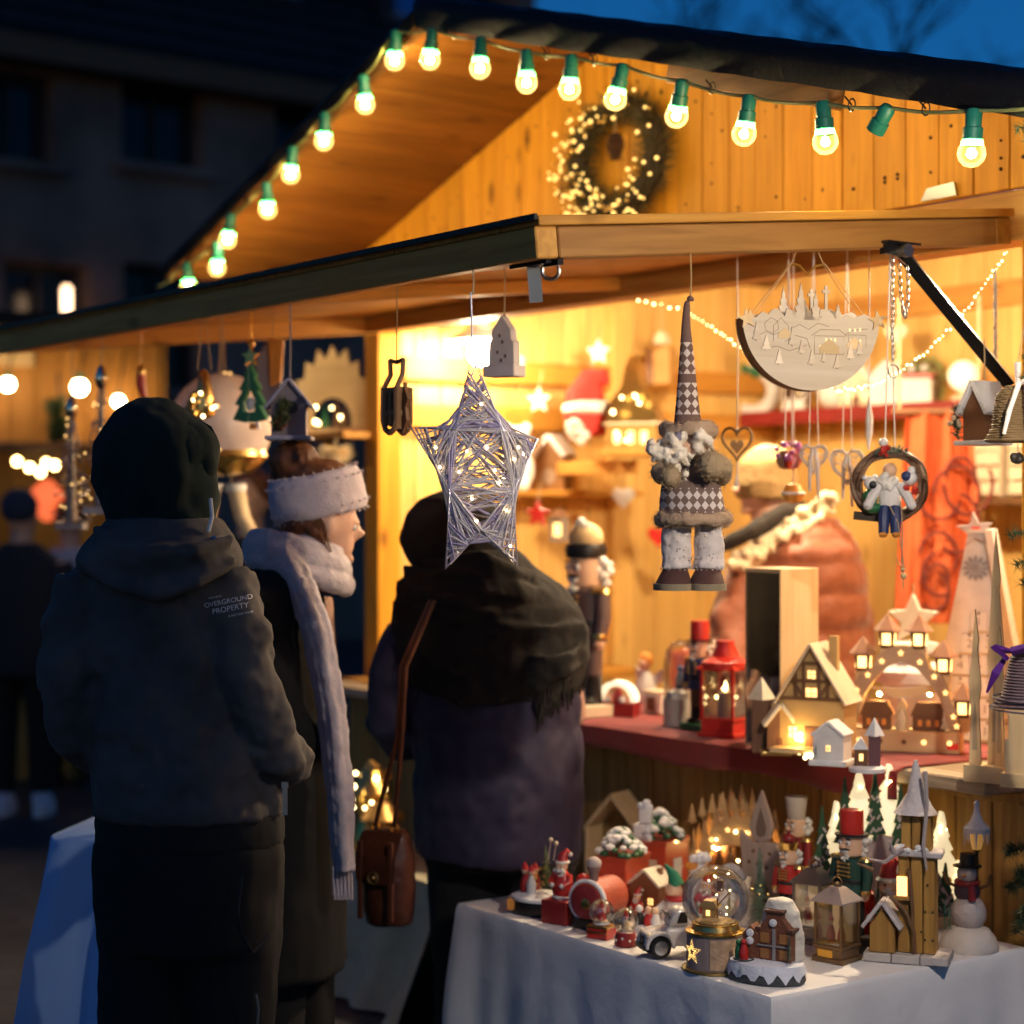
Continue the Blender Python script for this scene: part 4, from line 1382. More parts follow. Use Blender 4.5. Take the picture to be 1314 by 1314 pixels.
def lantern(name, lb, P, w, h, frame, rz=HR, roofm=None, inner=None, group=None, cat='lantern', tag_plate=None):
    r = T(name, lb, cat, P, rz, group)
    bh_ = h * .2
    bev(B().box((0, 0, .006), (w * 1.06, w * 1.06, .012)).box((0, 0, bh_ / 2), (w * .92, w * .92, bh_)).box((0, 0, bh_), (w * 1.02, w * 1.02, .008)).obj('base', frame, r, False), .0015)
    for sx in (-1, 1):
        for sy in (-1, 1):
            B().box((sx * w * .44, sy * w * .44, h * .48), (w * .07, w * .07, h * .56)).obj('corner_post', frame, r, False)
    for k in range(4):
        g_o = B().box((0, -w * .43, h * .48), (w * .8, .0015, h * .54)).obj('pane', paneg, r, False)
        g_o.rotation_euler = (0, 0, k * pi / 2)
    B().loft([(0, 0, h * .76, w * .78, w * .78), (0, 0, h * .78, w * .78, w * .78), (0, 0, h * .93, w * .3, w * .3), (0, 0, h * .95, w * .22, w * .22)], 4).tf(Matrix.Rotation(pi / 4, 4, 'Z')).obj('roof', roofm or frame, r, False)
    B().sph((0, 0, h * .97), w * .09, 8, 6).tube([(cos(a) * w * .16, 0, h * 1.0 + sin(a) * w * .16) for a in [2 * pi * i / 12 for i in range(12)]], w * .025, 5, True).obj('ring', frame, r)
    if inner == 'candle':
        B().lathe([(w * .2, bh_ + .002), (w * .2, h * .5), (.002, h * .5)], n=12).obj('candle', cream, r)
        B().lathe([(.001, h * .5), (w * .06, h * .54), (.001, h * .63)], n=8).obj('flame', ledw, r)
        tag(heads(B(), (0, 0, h * .42), w * .28, 9, rs, w * .04).obj('fairy_lights', ledw, r), kind='stuff')
    elif inner == 'figures':
        B().box((0, w * .3, h * .48), (w * .7, .002, h * .5)).obj('backdrop', mat('lit_backdrop', (.9, .75, .5), .6, emit=(1, .65, .3), es=.25, sample=False), r, False)
        for x in (-w * .2, w * .16):
            B().lathe([(w * .12, bh_ + .004), (w * .13, h * .32), (w * .06, h * .44)], (x, 0, 0), 10).obj('figure_coat', redp, r)
            B().sph((x, -.002, h * .48), w * .08, 8, 6).obj('figure_head', skinp, r)
            B().lathe([(w * .09, h * .5), (w * .05, h * .55), (.001, h * .6)], (x, 0, 0), 8).obj('figure_hat', redp, r)
    if tag_plate:
        B().box((-w * .1, -w * .465, bh_ * .5), (w * .5, .002, bh_ * .6)).obj('label_plate', tag_plate, r, False)
    return r


def nutcracker(name, lb, P, h, coat, trousers, hatm, hat='tall', rz=HR, cape=None, basem=redp, group='nutcrackers', trim=gold):
    r = T(name, lb, 'nutcracker', P, rz, group)
    k = h
    bev(B().box((0, 0, .03 * k), (.3 * k, .24 * k, .06 * k)).obj('base', basem, r, False), .002)
    for sx in (-1, 1):
        B().lathe([(.052 * k, .06 * k), (.048 * k, .1 * k), (.045 * k, .2 * k), (.05 * k, .21 * k)], (sx * .058 * k, 0, 0), 12).sph((sx * .058 * k, -.03 * k, .08 * k), (.045 * k, .07 * k, .025 * k), 10, 6).obj('boot', black, r)
        B().lathe([(.048 * k, .2 * k), (.052 * k, .36 * k), (.05 * k, .4 * k)], (sx * .056 * k, 0, 0), 12).obj('leg', trousers, r)
        B().tube([(sx * .135 * k, 0, .62 * k), (sx * .155 * k, -.01 * k, .5 * k), (sx * .15 * k, -.03 * k, .4 * k)], [.042 * k, .04 * k, .036 * k], 10).obj('arm', coat, r)
        B().lathe([(.038 * k, 0), (.043 * k, .015 * k), (.038 * k, .03 * k)], (sx * .15 * k, -.03 * k, .39 * k), 10).obj('cuff', trim, r)
        B().sph((sx * .15 * k, -.034 * k, .372 * k), (.03 * k, .03 * k, .034 * k), 8, 6).obj('hand', skinp, r)
        B().lathe([(.058 * k, 0), (.05 * k, .02 * k), (.01 * k, .03 * k)], (sx * .13 * k, 0, .625 * k), 10).obj('epaulette', trim, r)
    B().lathe([(.125 * k, .37 * k), (.118 * k, .42 * k), (.105 * k, .47 * k), (.12 * k, .58 * k), (.11 * k, .635 * k), (.06 * k, .65 * k)], n=18, sy=.8).obj('coat', coat, r)
    B().lathe([(.112 * k, .455 * k), (.116 * k, .47 * k), (.112 * k, .485 * k)], n=18, sy=.82).obj('belt', black, r)
    bt = B()
    for i in range(4):
        bt.box((0, -.095 * k, (.515 + .03 * i) * k), (.1 * k, .012 * k, .009 * k)).sph((-.05 * k, -.095 * k, (.515 + .03 * i) * k), .011 * k, 6, 4).sph((.05 * k, -.095 * k, (.515 + .03 * i) * k), .011 * k, 6, 4)
    tag(bt.obj('braid', trim, r), kind='stuff')
    B().lathe([(.06 * k, .64 * k), (.085 * k, .66 * k), (.095 * k, .72 * k), (.09 * k, .79 * k), (.07 * k, .81 * k)], n=16).sph((0, -.1 * k, .725 * k), .02 * k, 8, 6).obj('head', skinp, r)
    for sx in (-1, 1):
        B().sph((sx * .038 * k, -.085 * k, .752 * k), (.018 * k, .012 * k, .022 * k), 8, 6).obj('eye', white, r)
        B().sph((sx * .036 * k, -.096 * k, .75 * k), .008 * k, 6, 5).obj('pupil', black, r)
        B().box((sx * .038 * k, -.09 * k, .782 * k), (.035 * k, .01 * k, .007 * k), 0, sx * .25).obj('brow', black, r, False)
    B().box((0, -.09 * k, .69 * k), (.07 * k, .012 * k, .018 * k)).obj('teeth', white, r, False)
    B().tube([(-.05 * k, -.085 * k, .705 * k), (0, -.108 * k, .712 * k), (.05 * k, -.085 * k, .705 * k)], [.004 * k, .012 * k, .004 * k], 6).obj('moustache', black, r)
    hb = B()
    for sx in (-1, 1):
        fluff(hb, (sx * .08 * k, .055 * k, .73 * k), (.025 * k, .045 * k, .075 * k), 22, rs, .02 * k)
    fluff(hb, (0, .075 * k, .73 * k), (.07 * k, .03 * k, .07 * k), 26, rs, .022 * k)
    hb.obj('hair', hairw, r)
    fluff(B(), (0, -.08 * k, .65 * k), (.03 * k, .015 * k, .03 * k), 14, rs, .012 * k).obj('beard', hairw, r)
    if hat == 'tall':
        B().lathe([(.125 * k, .8 * k), (.125 * k, .812 * k), (.09 * k, .814 * k)], n=18).obj('hat_brim', black, r)
        B().lathe([(.088 * k, .81 * k), (.086 * k, .97 * k), (.084 * k, .985 * k)], n=18).obj('hat', hatm, r)
    elif hat == 'crown':
        B().lathe([(.095 * k, .795 * k), (.085 * k, .8 * k), (.1 * k, .87 * k), (.08 * k, .86 * k)], n=10).obj('crown', gold, r)
        B().sph((0, 0, .9 * k), (.065 * k, .065 * k, .06 * k), 10, 8).sph((0, 0, .97 * k), .02 * k, 8, 6).obj('hat', hatm, r)
    elif hat == 'drum':
        B().lathe([(.075 * k, .8 * k), (.1 * k, .99 * k), (.095 * k, 1.0 * k)], n=20).obj('hat', hatm, r)
    elif hat == 'shako':
        B().lathe([(.1 * k, .8 * k), (.11 * k, .84 * k), (.1 * k, .87 * k)], n=18).obj('hat_band', black, r)
        B().sph((0, 0, .9 * k), (.09 * k, .09 * k, .08 * k), 12, 8).obj('hat', hatm, r)
        fluff(B(), (0, -.02 * k, .95 * k), (.05 * k, .04 * k, .045 * k), 20, rs, .02 * k).obj('plume', hairw, r)
    if cape:
        B().grid(lambda u, v: ((u - .5) * (.24 + .12 * v) * k, (.09 + .03 * v + .01 * sin(u * 14)) * k, (.63 - .45 * v) * k), 10, 6).obj('cape', cape, r)
    return r


def bottle_tree(name, lb, P, h, w, rz=0, mt=frostneedle, group=None, n=700, parent=None):
    r = T(name, lb, 'bottle brush tree', P, rz, group) if parent is None else parent
    b = B()
    for _ in range(n):
        u = rs.random() ** .8
        z = h * (.1 + .9 * u)
        L_ = w / 2 * (1 - u) * rs.uniform(.7, 1.1) + h * .01
        a = rs.uniform(0, 6.28)
        d = Vector((cos(a) * L_, sin(a) * L_, -L_ * .15))
        x = Vector((-sin(a), cos(a), 0)) * h * .007
        b.add([(x.x, x.y, z + .004), (-x.x, -x.y, z + .004), tuple(d + Vector((0, 0, z)))], [(0, 1, 2)])
    o = b
    if parent is None:
        tag(o.obj('bristles', mt, r), kind='stuff')
        B().lathe([(w * .16, 0), (w * .16, h * .05), (.002, h * .06), (.002, h)], n=10).obj('trunk', brownp, r)
        tag(heads(B(), (0, 0, h * .45), w * .26, 6, rs, .003).obj('gold_beads', gold, r), kind='stuff')
    return r if parent is None else b


def santa(name, lb, P, h, rz=HR, hatm=redp, coat=redp, cat='santa figure', base=None):
    r = T(name, lb, cat, P, rz)
    k = h
    z0 = 0
    if base:
        z0 = base[1]
        bev(B().box((0, 0, z0 / 2), (base[0], base[0], z0)).obj('base', base[2], r, False), .003, 2)
    B().loft([(0, 0, z0, .2 * k, .17 * k), (0, 0, z0 + .2 * k, .22 * k, .19 * k), (0, 0, z0 + .45 * k, .16 * k, .14 * k), (0, 0, z0 + .55 * k, .08 * k, .08 * k)], 16).obj('coat', coat, r)
    B().lathe([(.2 * k, z0), (.225 * k, z0 + .04 * k), (.2 * k, z0 + .08 * k)], n=16, sy=.88).obj('fur_hem', hairw, r)
    for sx in (-1, 1):
        B().tube([(sx * .15 * k, 0, z0 + .46 * k), (sx * .22 * k, -.07 * k, z0 + .34 * k), (sx * .14 * k, -.17 * k, z0 + .28 * k)], [.07 * k, .07 * k, .06 * k], 9).obj('arm', coat, r)
        B().sph((sx * .12 * k, -.19 * k, z0 + .28 * k), .05 * k, 8, 6).obj('mitten', hairw, r)
    B().sph((0, -.03 * k, z0 + .64 * k), (.12 * k, .12 * k, .13 * k), 12, 9).sph((0, -.16 * k, z0 + .63 * k), .03 * k, 8, 6).obj('head', skinp, r)
    fluff(B(), (0, -.1 * k, z0 + .53 * k), (.1 * k, .06 * k, .1 * k), 26, rs, .035 * k).obj('beard', hairw, r)
    B().tube([(0, 0, z0 + .7 * k), (0, .02 * k, z0 + .84 * k), (.07 * k, .06 * k, z0 + .93 * k), (.13 * k, .07 * k, z0 + .88 * k)], [.125 * k, .09 * k, .05 * k, .03 * k], 10).obj('hat', hatm, r)
    B().lathe([(.12 * k, z0 + .68 * k), (.145 * k, z0 + .71 * k), (.12 * k, z0 + .74 * k)], n=14).sph((.14 * k, .07 * k, z0 + .86 * k), .045 * k, 8, 6).obj('hat_trim', hairw, r)
    for sx in (-1, 1):
        B().sph((sx * .045 * k, -.14 * k, z0 + .67 * k), .014 * k, 6, 5).obj('eye', black, r)
    return r


def snowglobe(name, lb, P, r0, basef, rz=HR, group='small snow globes'):
    r = T(name, lb, 'snow globe', P, rz, group)
    basef(r)
    return r


# ---------------------------------------------------------------- red cloth on the counter
ZC = .949
rcl = mat('red_cloth', (.2, .009, .008), .85, bump=.4, bsc=200, sheen=.2)
CS0, CS1, CT0, CT1 = .19, 2.6, -.222, .34


def rcf(u, v):
    s_ = CS0 + (CS1 - CS0) * u
    L_ = (CT1 - CT0) + .062
    q = v * L_
    wv = .006 * sin(u * 31) + .004 * sin(u * 77)
    if q < CT1 - CT0 - .01:
        return (-s_, CT1 - q, ZC + .004 + .0012 * sin(u * 60 + v * 9))
    d = q - (CT1 - CT0 - .01)
    return (-s_, CT0 - .002 - min(d, .012) - wv * min(1, d / .05) * .6, ZC + .004 - d * (1 + .1 * sin(u * 23)) * (1 + .1 * (1 - u)))


cc = B().grid(rcf, 110, 40).obj('red_tablecloth', rcl, None, True, (H0[0], H0[1], 0), (0, 0, HR))
m_ = cc.modifiers.new('s', 'SOLIDIFY'); m_.thickness = .002
tag(cc, 'dark red cloth spread over the counter with its edge hanging over the front', 'tablecloth')


def C(px, py, z=None):               # a place on the cloth or the bare counter
    z = (ZC + .006) if z is None else z
    return on(px, py, z)


def sz(P, n):                        # size of n photo pixels at that place
    return n * P[1] / FOC


# tall dark soldier at the far end of the counter
P = C(752, 917)
nutcracker('tall_nutcracker', 'tall nutcracker with black shako and white plume standing at the far end of the counter', P, sz(P, 252), mat('dark_plum_coat', (.12, .075, .07), .5), mat('dark_plum_coat', (.12, .075, .07), .5), mat('cream_fur_hat', (.7, .5, .25), .8), 'shako', basem=cream)
P = C(793, 918)
ga = T('arched_snow_globe', 'white arched light dome with a tiny figure on a red base', 'light dome', P, HR + .6)
wv = sz(P, 50)
B().box((0, 0, .02), (wv, wv * .6, .04)).obj('base', dkred, ga, False)
B().prism(arc(0, .045, wv * .52, 0, pi, 16) + arc(0, .045, wv * .4, pi, 0, 16), .05).obj('arch', mat('glowing_white', (.9, .85, .8), .5, emit=(1, .8, .5), es=1.2, sample=False), ga)
B().sph((0, 0, .045 + wv * .1), (wv * .4, .03, wv * .36), 14, 10).obj('dome', clear, ga)
B().lathe([(.016, .04), (.018, .06), (.008, .085)], n=10).obj('figure', redp, ga)
B().sph((0, 0, .093), .01, 8, 6).obj('figure_head', skinp, ga)
B().sph((.02, -.02, .05), .012, 8, 6).sph((-.025, -.02, .05), .01, 8, 6).obj('snowball', white, ga)
P = C(828, 900)
ang = T('white_angel', 'small white figure with yellow hood kneeling beside the arched dome', 'figurine', P, HR)
k = sz(P, 66)
B().loft([(0, 0, 0, .28 * k, .24 * k), (0, 0, .15 * k, .3 * k, .25 * k), (0, 0, .5 * k, .14 * k, .12 * k), (0, 0, .62 * k, .08 * k, .08 * k)], 14).obj('robe', white, ang)
B().sph((0, -.02 * k, .74 * k), .13 * k, 10, 8).obj('head', skinp, ang)
B().sph((0, .02 * k, .8 * k), (.15 * k, .14 * k, .16 * k), 10, 8).obj('hood', orangep, ang)
for sx in (-1, 1):
    B().prism([(sx * .1 * k, .5 * k), (sx * .42 * k, .66 * k), (sx * .38 * k, .4 * k), (sx * .14 * k, .3 * k)], .03 * k, .1 * k).obj('wing', white, ang, False)
P = C(845, 915)
bx = T('white_gift_box', 'little white box with a brown front beside the glass cloche', 'box', P, HR)
k = sz(P, 34)
bev(B().box((0, 0, .4 * k), (k, k * .7, .8 * k)).obj('box', white, bx, False), .002)
B().box((0, -.36 * k, .36 * k), (.4 * k, .01, .5 * k)).obj('front', brownp, bx, False)
B().box((0, 0, .82 * k), (1.06 * k, .76 * k, .06 * k)).obj('lid', cream, bx, False)
P = C(873, 931)
cl_ = T('glass_cloche', 'glass dome over a grey stone base with a small scene inside', 'cloche', P, HR)
k = sz(P, 46)
B().lathe([(.48 * k, 0), (.48 * k, .75 * k), (.46 * k, .78 * k)], n=22).obj('base', mat('grey_stone', (.42, .38, .34), .7), cl_)
B().lathe([(.47 * k, .78 * k), (.47 * k, 1.7 * k), (.4 * k, 2.1 * k), (.24 * k, 2.32 * k), (.02 * k, 2.4 * k)], n=24).obj('dome', clear, cl_)
B().lathe([(.4 * k, .78 * k), (.36 * k, .95 * k), (.1 * k, 1.05 * k)], n=14).obj('snow_mound', snow, cl_)
B().lathe([(.13 * k, 1.0 * k), (.15 * k, 1.3 * k), (.06 * k, 1.5 * k)], n=10).sph((0, 0, 1.58 * k), .1 * k, 8, 6).obj('figure', bluep, cl_)
P = C(898, 936)
nutcracker('red_hat_nutcracker', 'nutcracker with red hat, white hair and navy coat behind the red lantern', P, sz(P, 142), bluep, brownp, redp, 'tall', basem=green)
P = C(931, 944)
lr = lantern('red_lantern', 'round topped bright red metal lantern with fairy lights inside on the counter', P, sz(P, 50), sz(P, 112), redp, HR + .35, redp, 'candle')
B().lathe([(sz(P, 24), sz(P, 84)), (sz(P, 31), sz(P, 88)), (sz(P, 31), sz(P, 95)), (sz(P, 18), sz(P, 102)), (sz(P, 12), sz(P, 116)), (sz(P, 12), sz(P, 122))], n=22).obj('cap', redp, lr)

P = C(1003, 957)
gb = T('glass_show_box', 'tall pale wooden show box with glass front and a nutcracker inside', 'show box', P, HR)
w, h = sz(P, 66), sz(P, 228)
d = w * 1.0
for sx in (-1, 1):
    bev(B().box((sx * w * .49, 0, h / 2), (w * .03, d, h)).obj('side_panel', ply_z, gb, False), .001)
bev(B().box((0, 0, h - .005), (w, d, .012)).obj('top_panel', ply, gb, False), .001)
B().box((0, 0, .006), (w * .96, d, .012)).obj('bottom_panel', ply, gb, False)
B().box((0, d * .47, h / 2), (w * .95, .006, h * .97)).obj('back_panel', brownp, gb, False)
B().box((0, -d * .49, h / 2), (w * .95, .003, h * .96)).obj('glass', paneg, gb, False)
B().lathe([(w * .2, .012), (w * .18, h * .25), (w * .2, h * .4), (w * .12, h * .45)], n=12).obj('doll_coat', dkred, gb)
B().sph((0, 0, h * .5), w * .13, 10, 8).obj('doll_head', skinp, gb)
B().lathe([(w * .15, h * .55), (w * .14, h * .68)], n=12).obj('doll_hat', redp, gb)
fluff(B(), (0, w * .05, h * .5), (w * .17, w * .12, w * .15), 24, rs, w * .06).obj('doll_hair', hairw, gb)

P = C(1000, 966)
cp = cottage('snowy_chapel', 'small dark house with thick snowy roof and open door on a gilded round base', P, sz(P, 34), sz(P, 44), sz(P, 34), sz(P, 22), brownp, mat('cream_snow_roof', (.8, .7, .52), .8, bump=.8), HR + .9, (1.5, .012, gold), ((.01, .02, .012, .014),), roof_t=.012, over=.016)
k = sz(P, 10)
B().box((-k * 2.2, k, k * 3.4), (k * 2.4, k * 2.4, k * 6.8)).obj('tower', brownp, cp, False)
B().loft([(-k * 2.2, k, k * 6.8, k * 1.9, k * 1.9), (-k * 2.2, k, k * 9.6, .001, .001)], 4).obj('spire', mat('cream_snow_roof', (.8, .7, .52), .8), cp, False)

P = C(1050, 968)
th_ = cottage('timbered_house', 'half timbered wooden house with lit windows and wide cream roof', P, sz(P, 84), sz(P, 56), sz(P, 68), sz(P, 68), mat('plywood_gold', (.55, .36, .14), .6), cream, HR + .5, (1.15, .012, brownp), ((-.05, .05, .022, .028), (.05, .05, .022, .028), (0, .15, .03, .03), (.0, .2, .02, .02)), roof_t=.006, over=.02)
b = B()
w, h, rh, z0 = sz(P, 84), sz(P, 68), sz(P, 68), .012
yy = -sz(P, 56) / 2 - .0025
for pts in ([(-w / 2, h), (w / 2, h)], [(-w * .33, h + rh * .33), (w * .33, h + rh * .33)], [(-w * .17, h + rh * .66), (w * .17, h + rh * .66)], [(-w / 2, h), (0, h + rh)], [(w / 2, h), (0, h + rh)], [(-w * .25, h), (-w * .25, h + rh * .5)], [(w * .25, h), (w * .25, h + rh * .5)], [(-w * .1, h), (-w * .3, h + rh * .33)], [(w * .1, h), (w * .3, h + rh * .33)], [(-w * .12, h), (-w * .12, h + rh * .66)], [(w * .12, h), (w * .12, h + rh * .66)]):
    (x0, a0), (x1, a1) = pts
    L_ = sqrt((x1 - x0) ** 2 + (a1 - a0) ** 2)
    b.box(((x0 + x1) / 2, yy, (a0 + a1) / 2 + z0), (L_, .005, .009), 0, -atan2(a1 - a0, x1 - x0))
tag(b.obj('timber_frame', plydark, th_, False), kind='stuff')
tag(heads(B(), (0, -.1, .05), .05, 7, rs, .006).obj('fairy_lights', ledw, th_), kind='stuff')
B().box((0, -sz(P, 46), .02), (sz(P, 90), sz(P, 26), .012)).obj('porch', ply, th_, False)

P = C(1068, 981)
wh_ = cottage('white_cottage', 'plain white ceramic cottage with snowy base near the cloth edge', P, sz(P, 40), sz(P, 36), sz(P, 30), sz(P, 16), white, snow, HR + .5, (1.25, .014, snow), ((.0, .03, .01, .014),), False, .009, .005, chim=False)
tag(bottle_tree('x', '', None, .04, .02, parent=wh_, n=160).move(-.03, -.04, .012).obj('tiny_tree', frostneedle, wh_), kind='stuff')
P = C(1113, 990)
tw = T('twin_towers_house', 'small dark house pair with pointed white roofs at the front of the counter', 'model house', P, HR + .8)
k = sz(P, 10)
B().lathe([(2.3 * k, 0), (2.4 * k, .5 * k), (1.8 * k, .8 * k)], n=18).obj('snow_base', snow, tw)
bev(B().box((.9 * k, 0, 2.6 * k), (1.5 * k, 1.5 * k, 4.2 * k)).obj('tall_tower', mat('plum_brick', (.14, .06, .07), .7), tw, False), .001)
bev(B().box((-.8 * k, 0, 1.8 * k), (1.7 * k, 1.6 * k, 2.4 * k)).obj('low_house', brownp, tw, False), .001)
B().loft([(.9 * k, 0, 4.6 * k, 1.3 * k, 1.3 * k), (.9 * k, 0, 7.0 * k, .01 * k, .01 * k)], 4).tf(Matrix.Identity(4)).obj('tall_roof', snow, tw, False)
B().prism([(-1.9 * k, 2.9 * k), (.1 * k, 2.9 * k), (-.8 * k, 4.4 * k)], 1.9 * k).obj('low_roof', snow, tw, False)
quadwin(B(), -.8 * k, -.82 * k, 1.9 * k, .5 * k, .9 * k).obj('window', ledsoft, tw, False)

inner = mat('inner_bulb_glow', (1, 1, 1), .5, var=0, bump=0, emit=(1, .6, .2), es=260)
B().sph((-.03, -sz(P, 44), .05), .006, 8, 6).obj('inner_bulb', inner, th_)

# wooden arch with five lanterns
P = C(1158, 962)
la = T('lantern_arch', 'plywood candle arch with glowing lantern towers and tiny houses on a long base', 'candle arch', P, HR + .62)
k = sz(P, 1)                          # one photo pixel
taupe = wood('taupe_ply', (.42, .3, .2), (.34, .23, .15), 'X', knots=0, bump=.08)
bw, bd = 150 * k, 44 * k
bev(B().box((0, 0, 13 * k), (bw, bd, 26 * k)).obj('base', ply, la, False), .001)
for x in (-52, -25, 5, 30, 62):
    B().prism(arc(x * k, 13 * k, 3.2 * k, 0, 2 * pi, 10), .003, -bd / 2 - .001).obj('base_window', plydark if x % 2 else ledsoft, la, False)
B().box((66 * k, -bd / 2 - .001, 9 * k), (14 * k, .002, 8 * k)).obj('price_sticker', mat('red_sticker', (.8, .06, .03), .6), la, False)
oa = [(x * k, z * k) for x, z in ((-76, 26), (-70, 55), (-62, 62), (-58, 85), (-50, 100), (-36, 104), (-30, 122), (-14, 132), (0, 134), (14, 132), (30, 122), (36, 104), (50, 100), (58, 85), (62, 62), (70, 55), (76, 26))]
ia = [(x * k, z * k) for x, z in ((62, 26), (55, 48), (48, 70), (36, 88), (20, 106), (0, 114), (-20, 106), (-36, 88), (-48, 70), (-55, 48), (-62, 26))]
burn(B().prism(oa + ia, 5 * k, -12 * k).obj('arch_front', taupe, la, False))
bev(B().prism(oa + ia, 4 * k, 14 * k).obj('arch_back', ply, la, False), .001)
for x, z in ((-66, 46), (-56, 76), (-42, 96), (-24, 114), (0, 125), (24, 114), (42, 96), (56, 76), (66, 46), (-70, 34), (70, 34)):
    B().prism([(p[0] + x * k, p[1] + z * k) for p in star_poly(4.5 * k)], .003, -12 * k - 2.6 * k).obj('cut_star', ledsoft, la, False)
for x, z in ((-72, 44), (-50, 100), (-19, 130), (21, 130), (52, 98), (76, 44)):
    B().prism([((x - 8) * k, (z - 18) * k), ((x + 8) * k, (z - 18) * k), ((x + 10) * k, z * k), ((x - 10) * k, z * k)], 12 * k).obj('bracket', ply_z, la, False)
    B().box((x * k, 0, (z + 11) * k), (16 * k, 16 * k, 22 * k), 0, 0, 0, 1.25).obj('lantern_body', brownp, la, False)
    for a in range(4):
        q = B().box((0, -8.9 * k, 0), (11 * k, 2 * k, 15 * k)).obj('lantern_window', mat('lantern_glow', (1, .8, .45), .5, var=0, bump=0, emit=(1, .62, .2), es=3.0, sample=False), la, False)
        q.location = (x * k, 0, (z + 12) * k); q.rotation_euler = (0, 0, a * pi / 2)
    B().loft([(x * k, 0, (z + 22) * k, 19 * k, 19 * k), (x * k, 0, (z + 24) * k, 18 * k, 18 * k), (x * k, 0, (z + 44) * k, 1 * k, 1 * k)], 6).obj('lantern_roof', mat('red_brown_roof', (.36, .19, .12), .6), la, False)
for x, w in ((-32, 36), (34, 40)):
    B().prism([((x - w / 2) * k, 26 * k), ((x + w / 2) * k, 26 * k), ((x + w / 2) * k, 46 * k), ((x - w / 2) * k, 46 * k)], 18 * k).obj('tiny_house', brownp, la, False)
    B().prism([((x - w / 2 - 3) * k, 45 * k), ((x + w / 2 + 3) * k, 45 * k), ((x + w / 2 - 5) * k, 62 * k), ((x - w / 2 + 5) * k, 62 * k)], 22 * k).obj('tiny_roof', plydark, la, False)
    for j in (-1, 0, 1):
        quadwin(B(), (x + j * w * .27) * k, -9.4 * k, 36 * k, 5 * k, 8 * k).obj('tiny_window', orangep, la, False)
B().prism([(-8 * k, 26 * k), (8 * k, 26 * k), (6 * k, 58 * k), (0, 66 * k), (-6 * k, 58 * k)], 10 * k, -2 * k).obj('well', ply_z, la, False)
B().lathe([(5 * k, 26 * k), (5.5 * k, 40 * k), (2 * k, 52 * k)], (0, -9 * k, 0), 8).obj('tiny_figure', cream, la)
B().prism([(-46 * k, 80 * k), (-10 * k, 66 * k), (40 * k, 74 * k), (46 * k, 84 * k), (0, 78 * k)], 4 * k, 4 * k).obj('cloud_board', ply, la, False)
for x in (56, 64):
    B().prism([(p[0] + x * k, p[1] + 26 * k) for p in tree_poly(14 * k, 40 * k)], 3 * k, -10 * k).obj('cut_tree', cream, la, False)

B().sph((0, 4 * k, 60 * k), .007, 8, 6).obj('inner_bulb', inner, la)
B().sph((-30 * k, 4 * k, 70 * k), .005, 8, 6).obj('inner_bulb', inner, la)
B().sph((34 * k, 4 * k, 72 * k), .005, 8, 6).obj('inner_bulb', inner, la)

# white star on its stand, white advent tree, thin tower
P = C(1172, 935)
ss = T('white_star_stand', 'white wooden star standing on a round tray over a snowy white house', 'star ornament', P, HR + .55)
k = sz(P, 1)
bev(B().box((0, 0, 30 * k), (70 * k, 50 * k, 60 * k)).obj('house_block', white, ss, False), .003)
B().loft([(0, 0, 60 * k, 50 * k, 36 * k), (0, 0, 74 * k, 52 * k, 38 * k), (0, 0, 84 * k, 40 * k, 30 * k), (0, 0, 90 * k, 18 * k, 16 * k)], 20).obj('snow_roof', snow, ss)
fluff(B(), (0, 0, 94 * k), (24 * k, 20 * k, 6 * k), 18, rs, 6 * k).obj('moss', mat('olive_moss', (.2, .18, .07), .9), ss)
B().lathe([(32 * k, 98 * k), (33 * k, 102 * k), (32 * k, 110 * k), (20 * k, 112 * k)], n=24).obj('tray', white, ss)
bev(B().prism([(p[0], p[1] + 140 * k) for p in star_poly(34 * k, .46)], 12 * k).obj('star', mat('cream_white', (.82, .76, .64), .5), ss, False), .002)
B().tube([(0, 0, 172 * k), (0, 0, 186 * k)], 1.5 * k, 6).obj('peg', twine, ss)
P = C(1250, 950)
at_ = T('advent_tree', 'tall white triangular advent calendar with numbered drawers and a grey star on top', 'advent calendar', P, HR + .62)
k = sz(P, 1)
H_ = 265 * k
wd = mat('blush_white_wood', (.84, .77, .72), .6, bump=.05)
B().prism([(-62 * k, 0), (62 * k, 0), (16 * k, H_), (-8 * k, H_)], 40 * k, 22 * k).obj('body', wd, at_, False)
bev(B().prism([(62 * k, 0), (74 * k, 0), (24 * k, H_ + 6 * k), (14 * k, H_ + 4 * k)], 70 * k, 16 * k).obj('side_board', white, at_, False), .001)
B().prism([(-10 * k, H_ + 1 * k), (24 * k, H_ + 1 * k), (20 * k, H_ + 6 * k), (-6 * k, H_ + 6 * k)], 60 * k, 16 * k).obj('top_board', white, at_, False)
num = 1
rows = [1, 2, 3, 3, 4, 4]
z = H_ - 112 * k
lg = mat('printed_grey', (.35, .26, .22), .7)
for row in rows:
    w = 21 * k
    for j in range(row):
        x = (j - (row - 1) / 2) * (w + 2 * k) + 6 * k
        bev(B().box((x, 0, z), (w, 5 * k, 25 * k)).obj('drawer', mat('drawer_white', (.84, .78, .72), .6), at_, False), .0012)
        B().sph((x, -3.2 * k, z + 10 * k), 1.8 * k, 6, 5).obj('drawer_knob', plydark, at_)
        lettering(str(num), 15 * k, lg, at_, (x, -2.8 * k, z - 1 * k), (pi / 2, 0, 0), .0003, 'number')
        num += 1
    z -= 28 * k
    B().box((6 * k, 0, z + 14 * k), (row * 23 * k + 4 * k, 7 * k, 1.8 * k)).obj('drawer_rail', ply, at_, False)
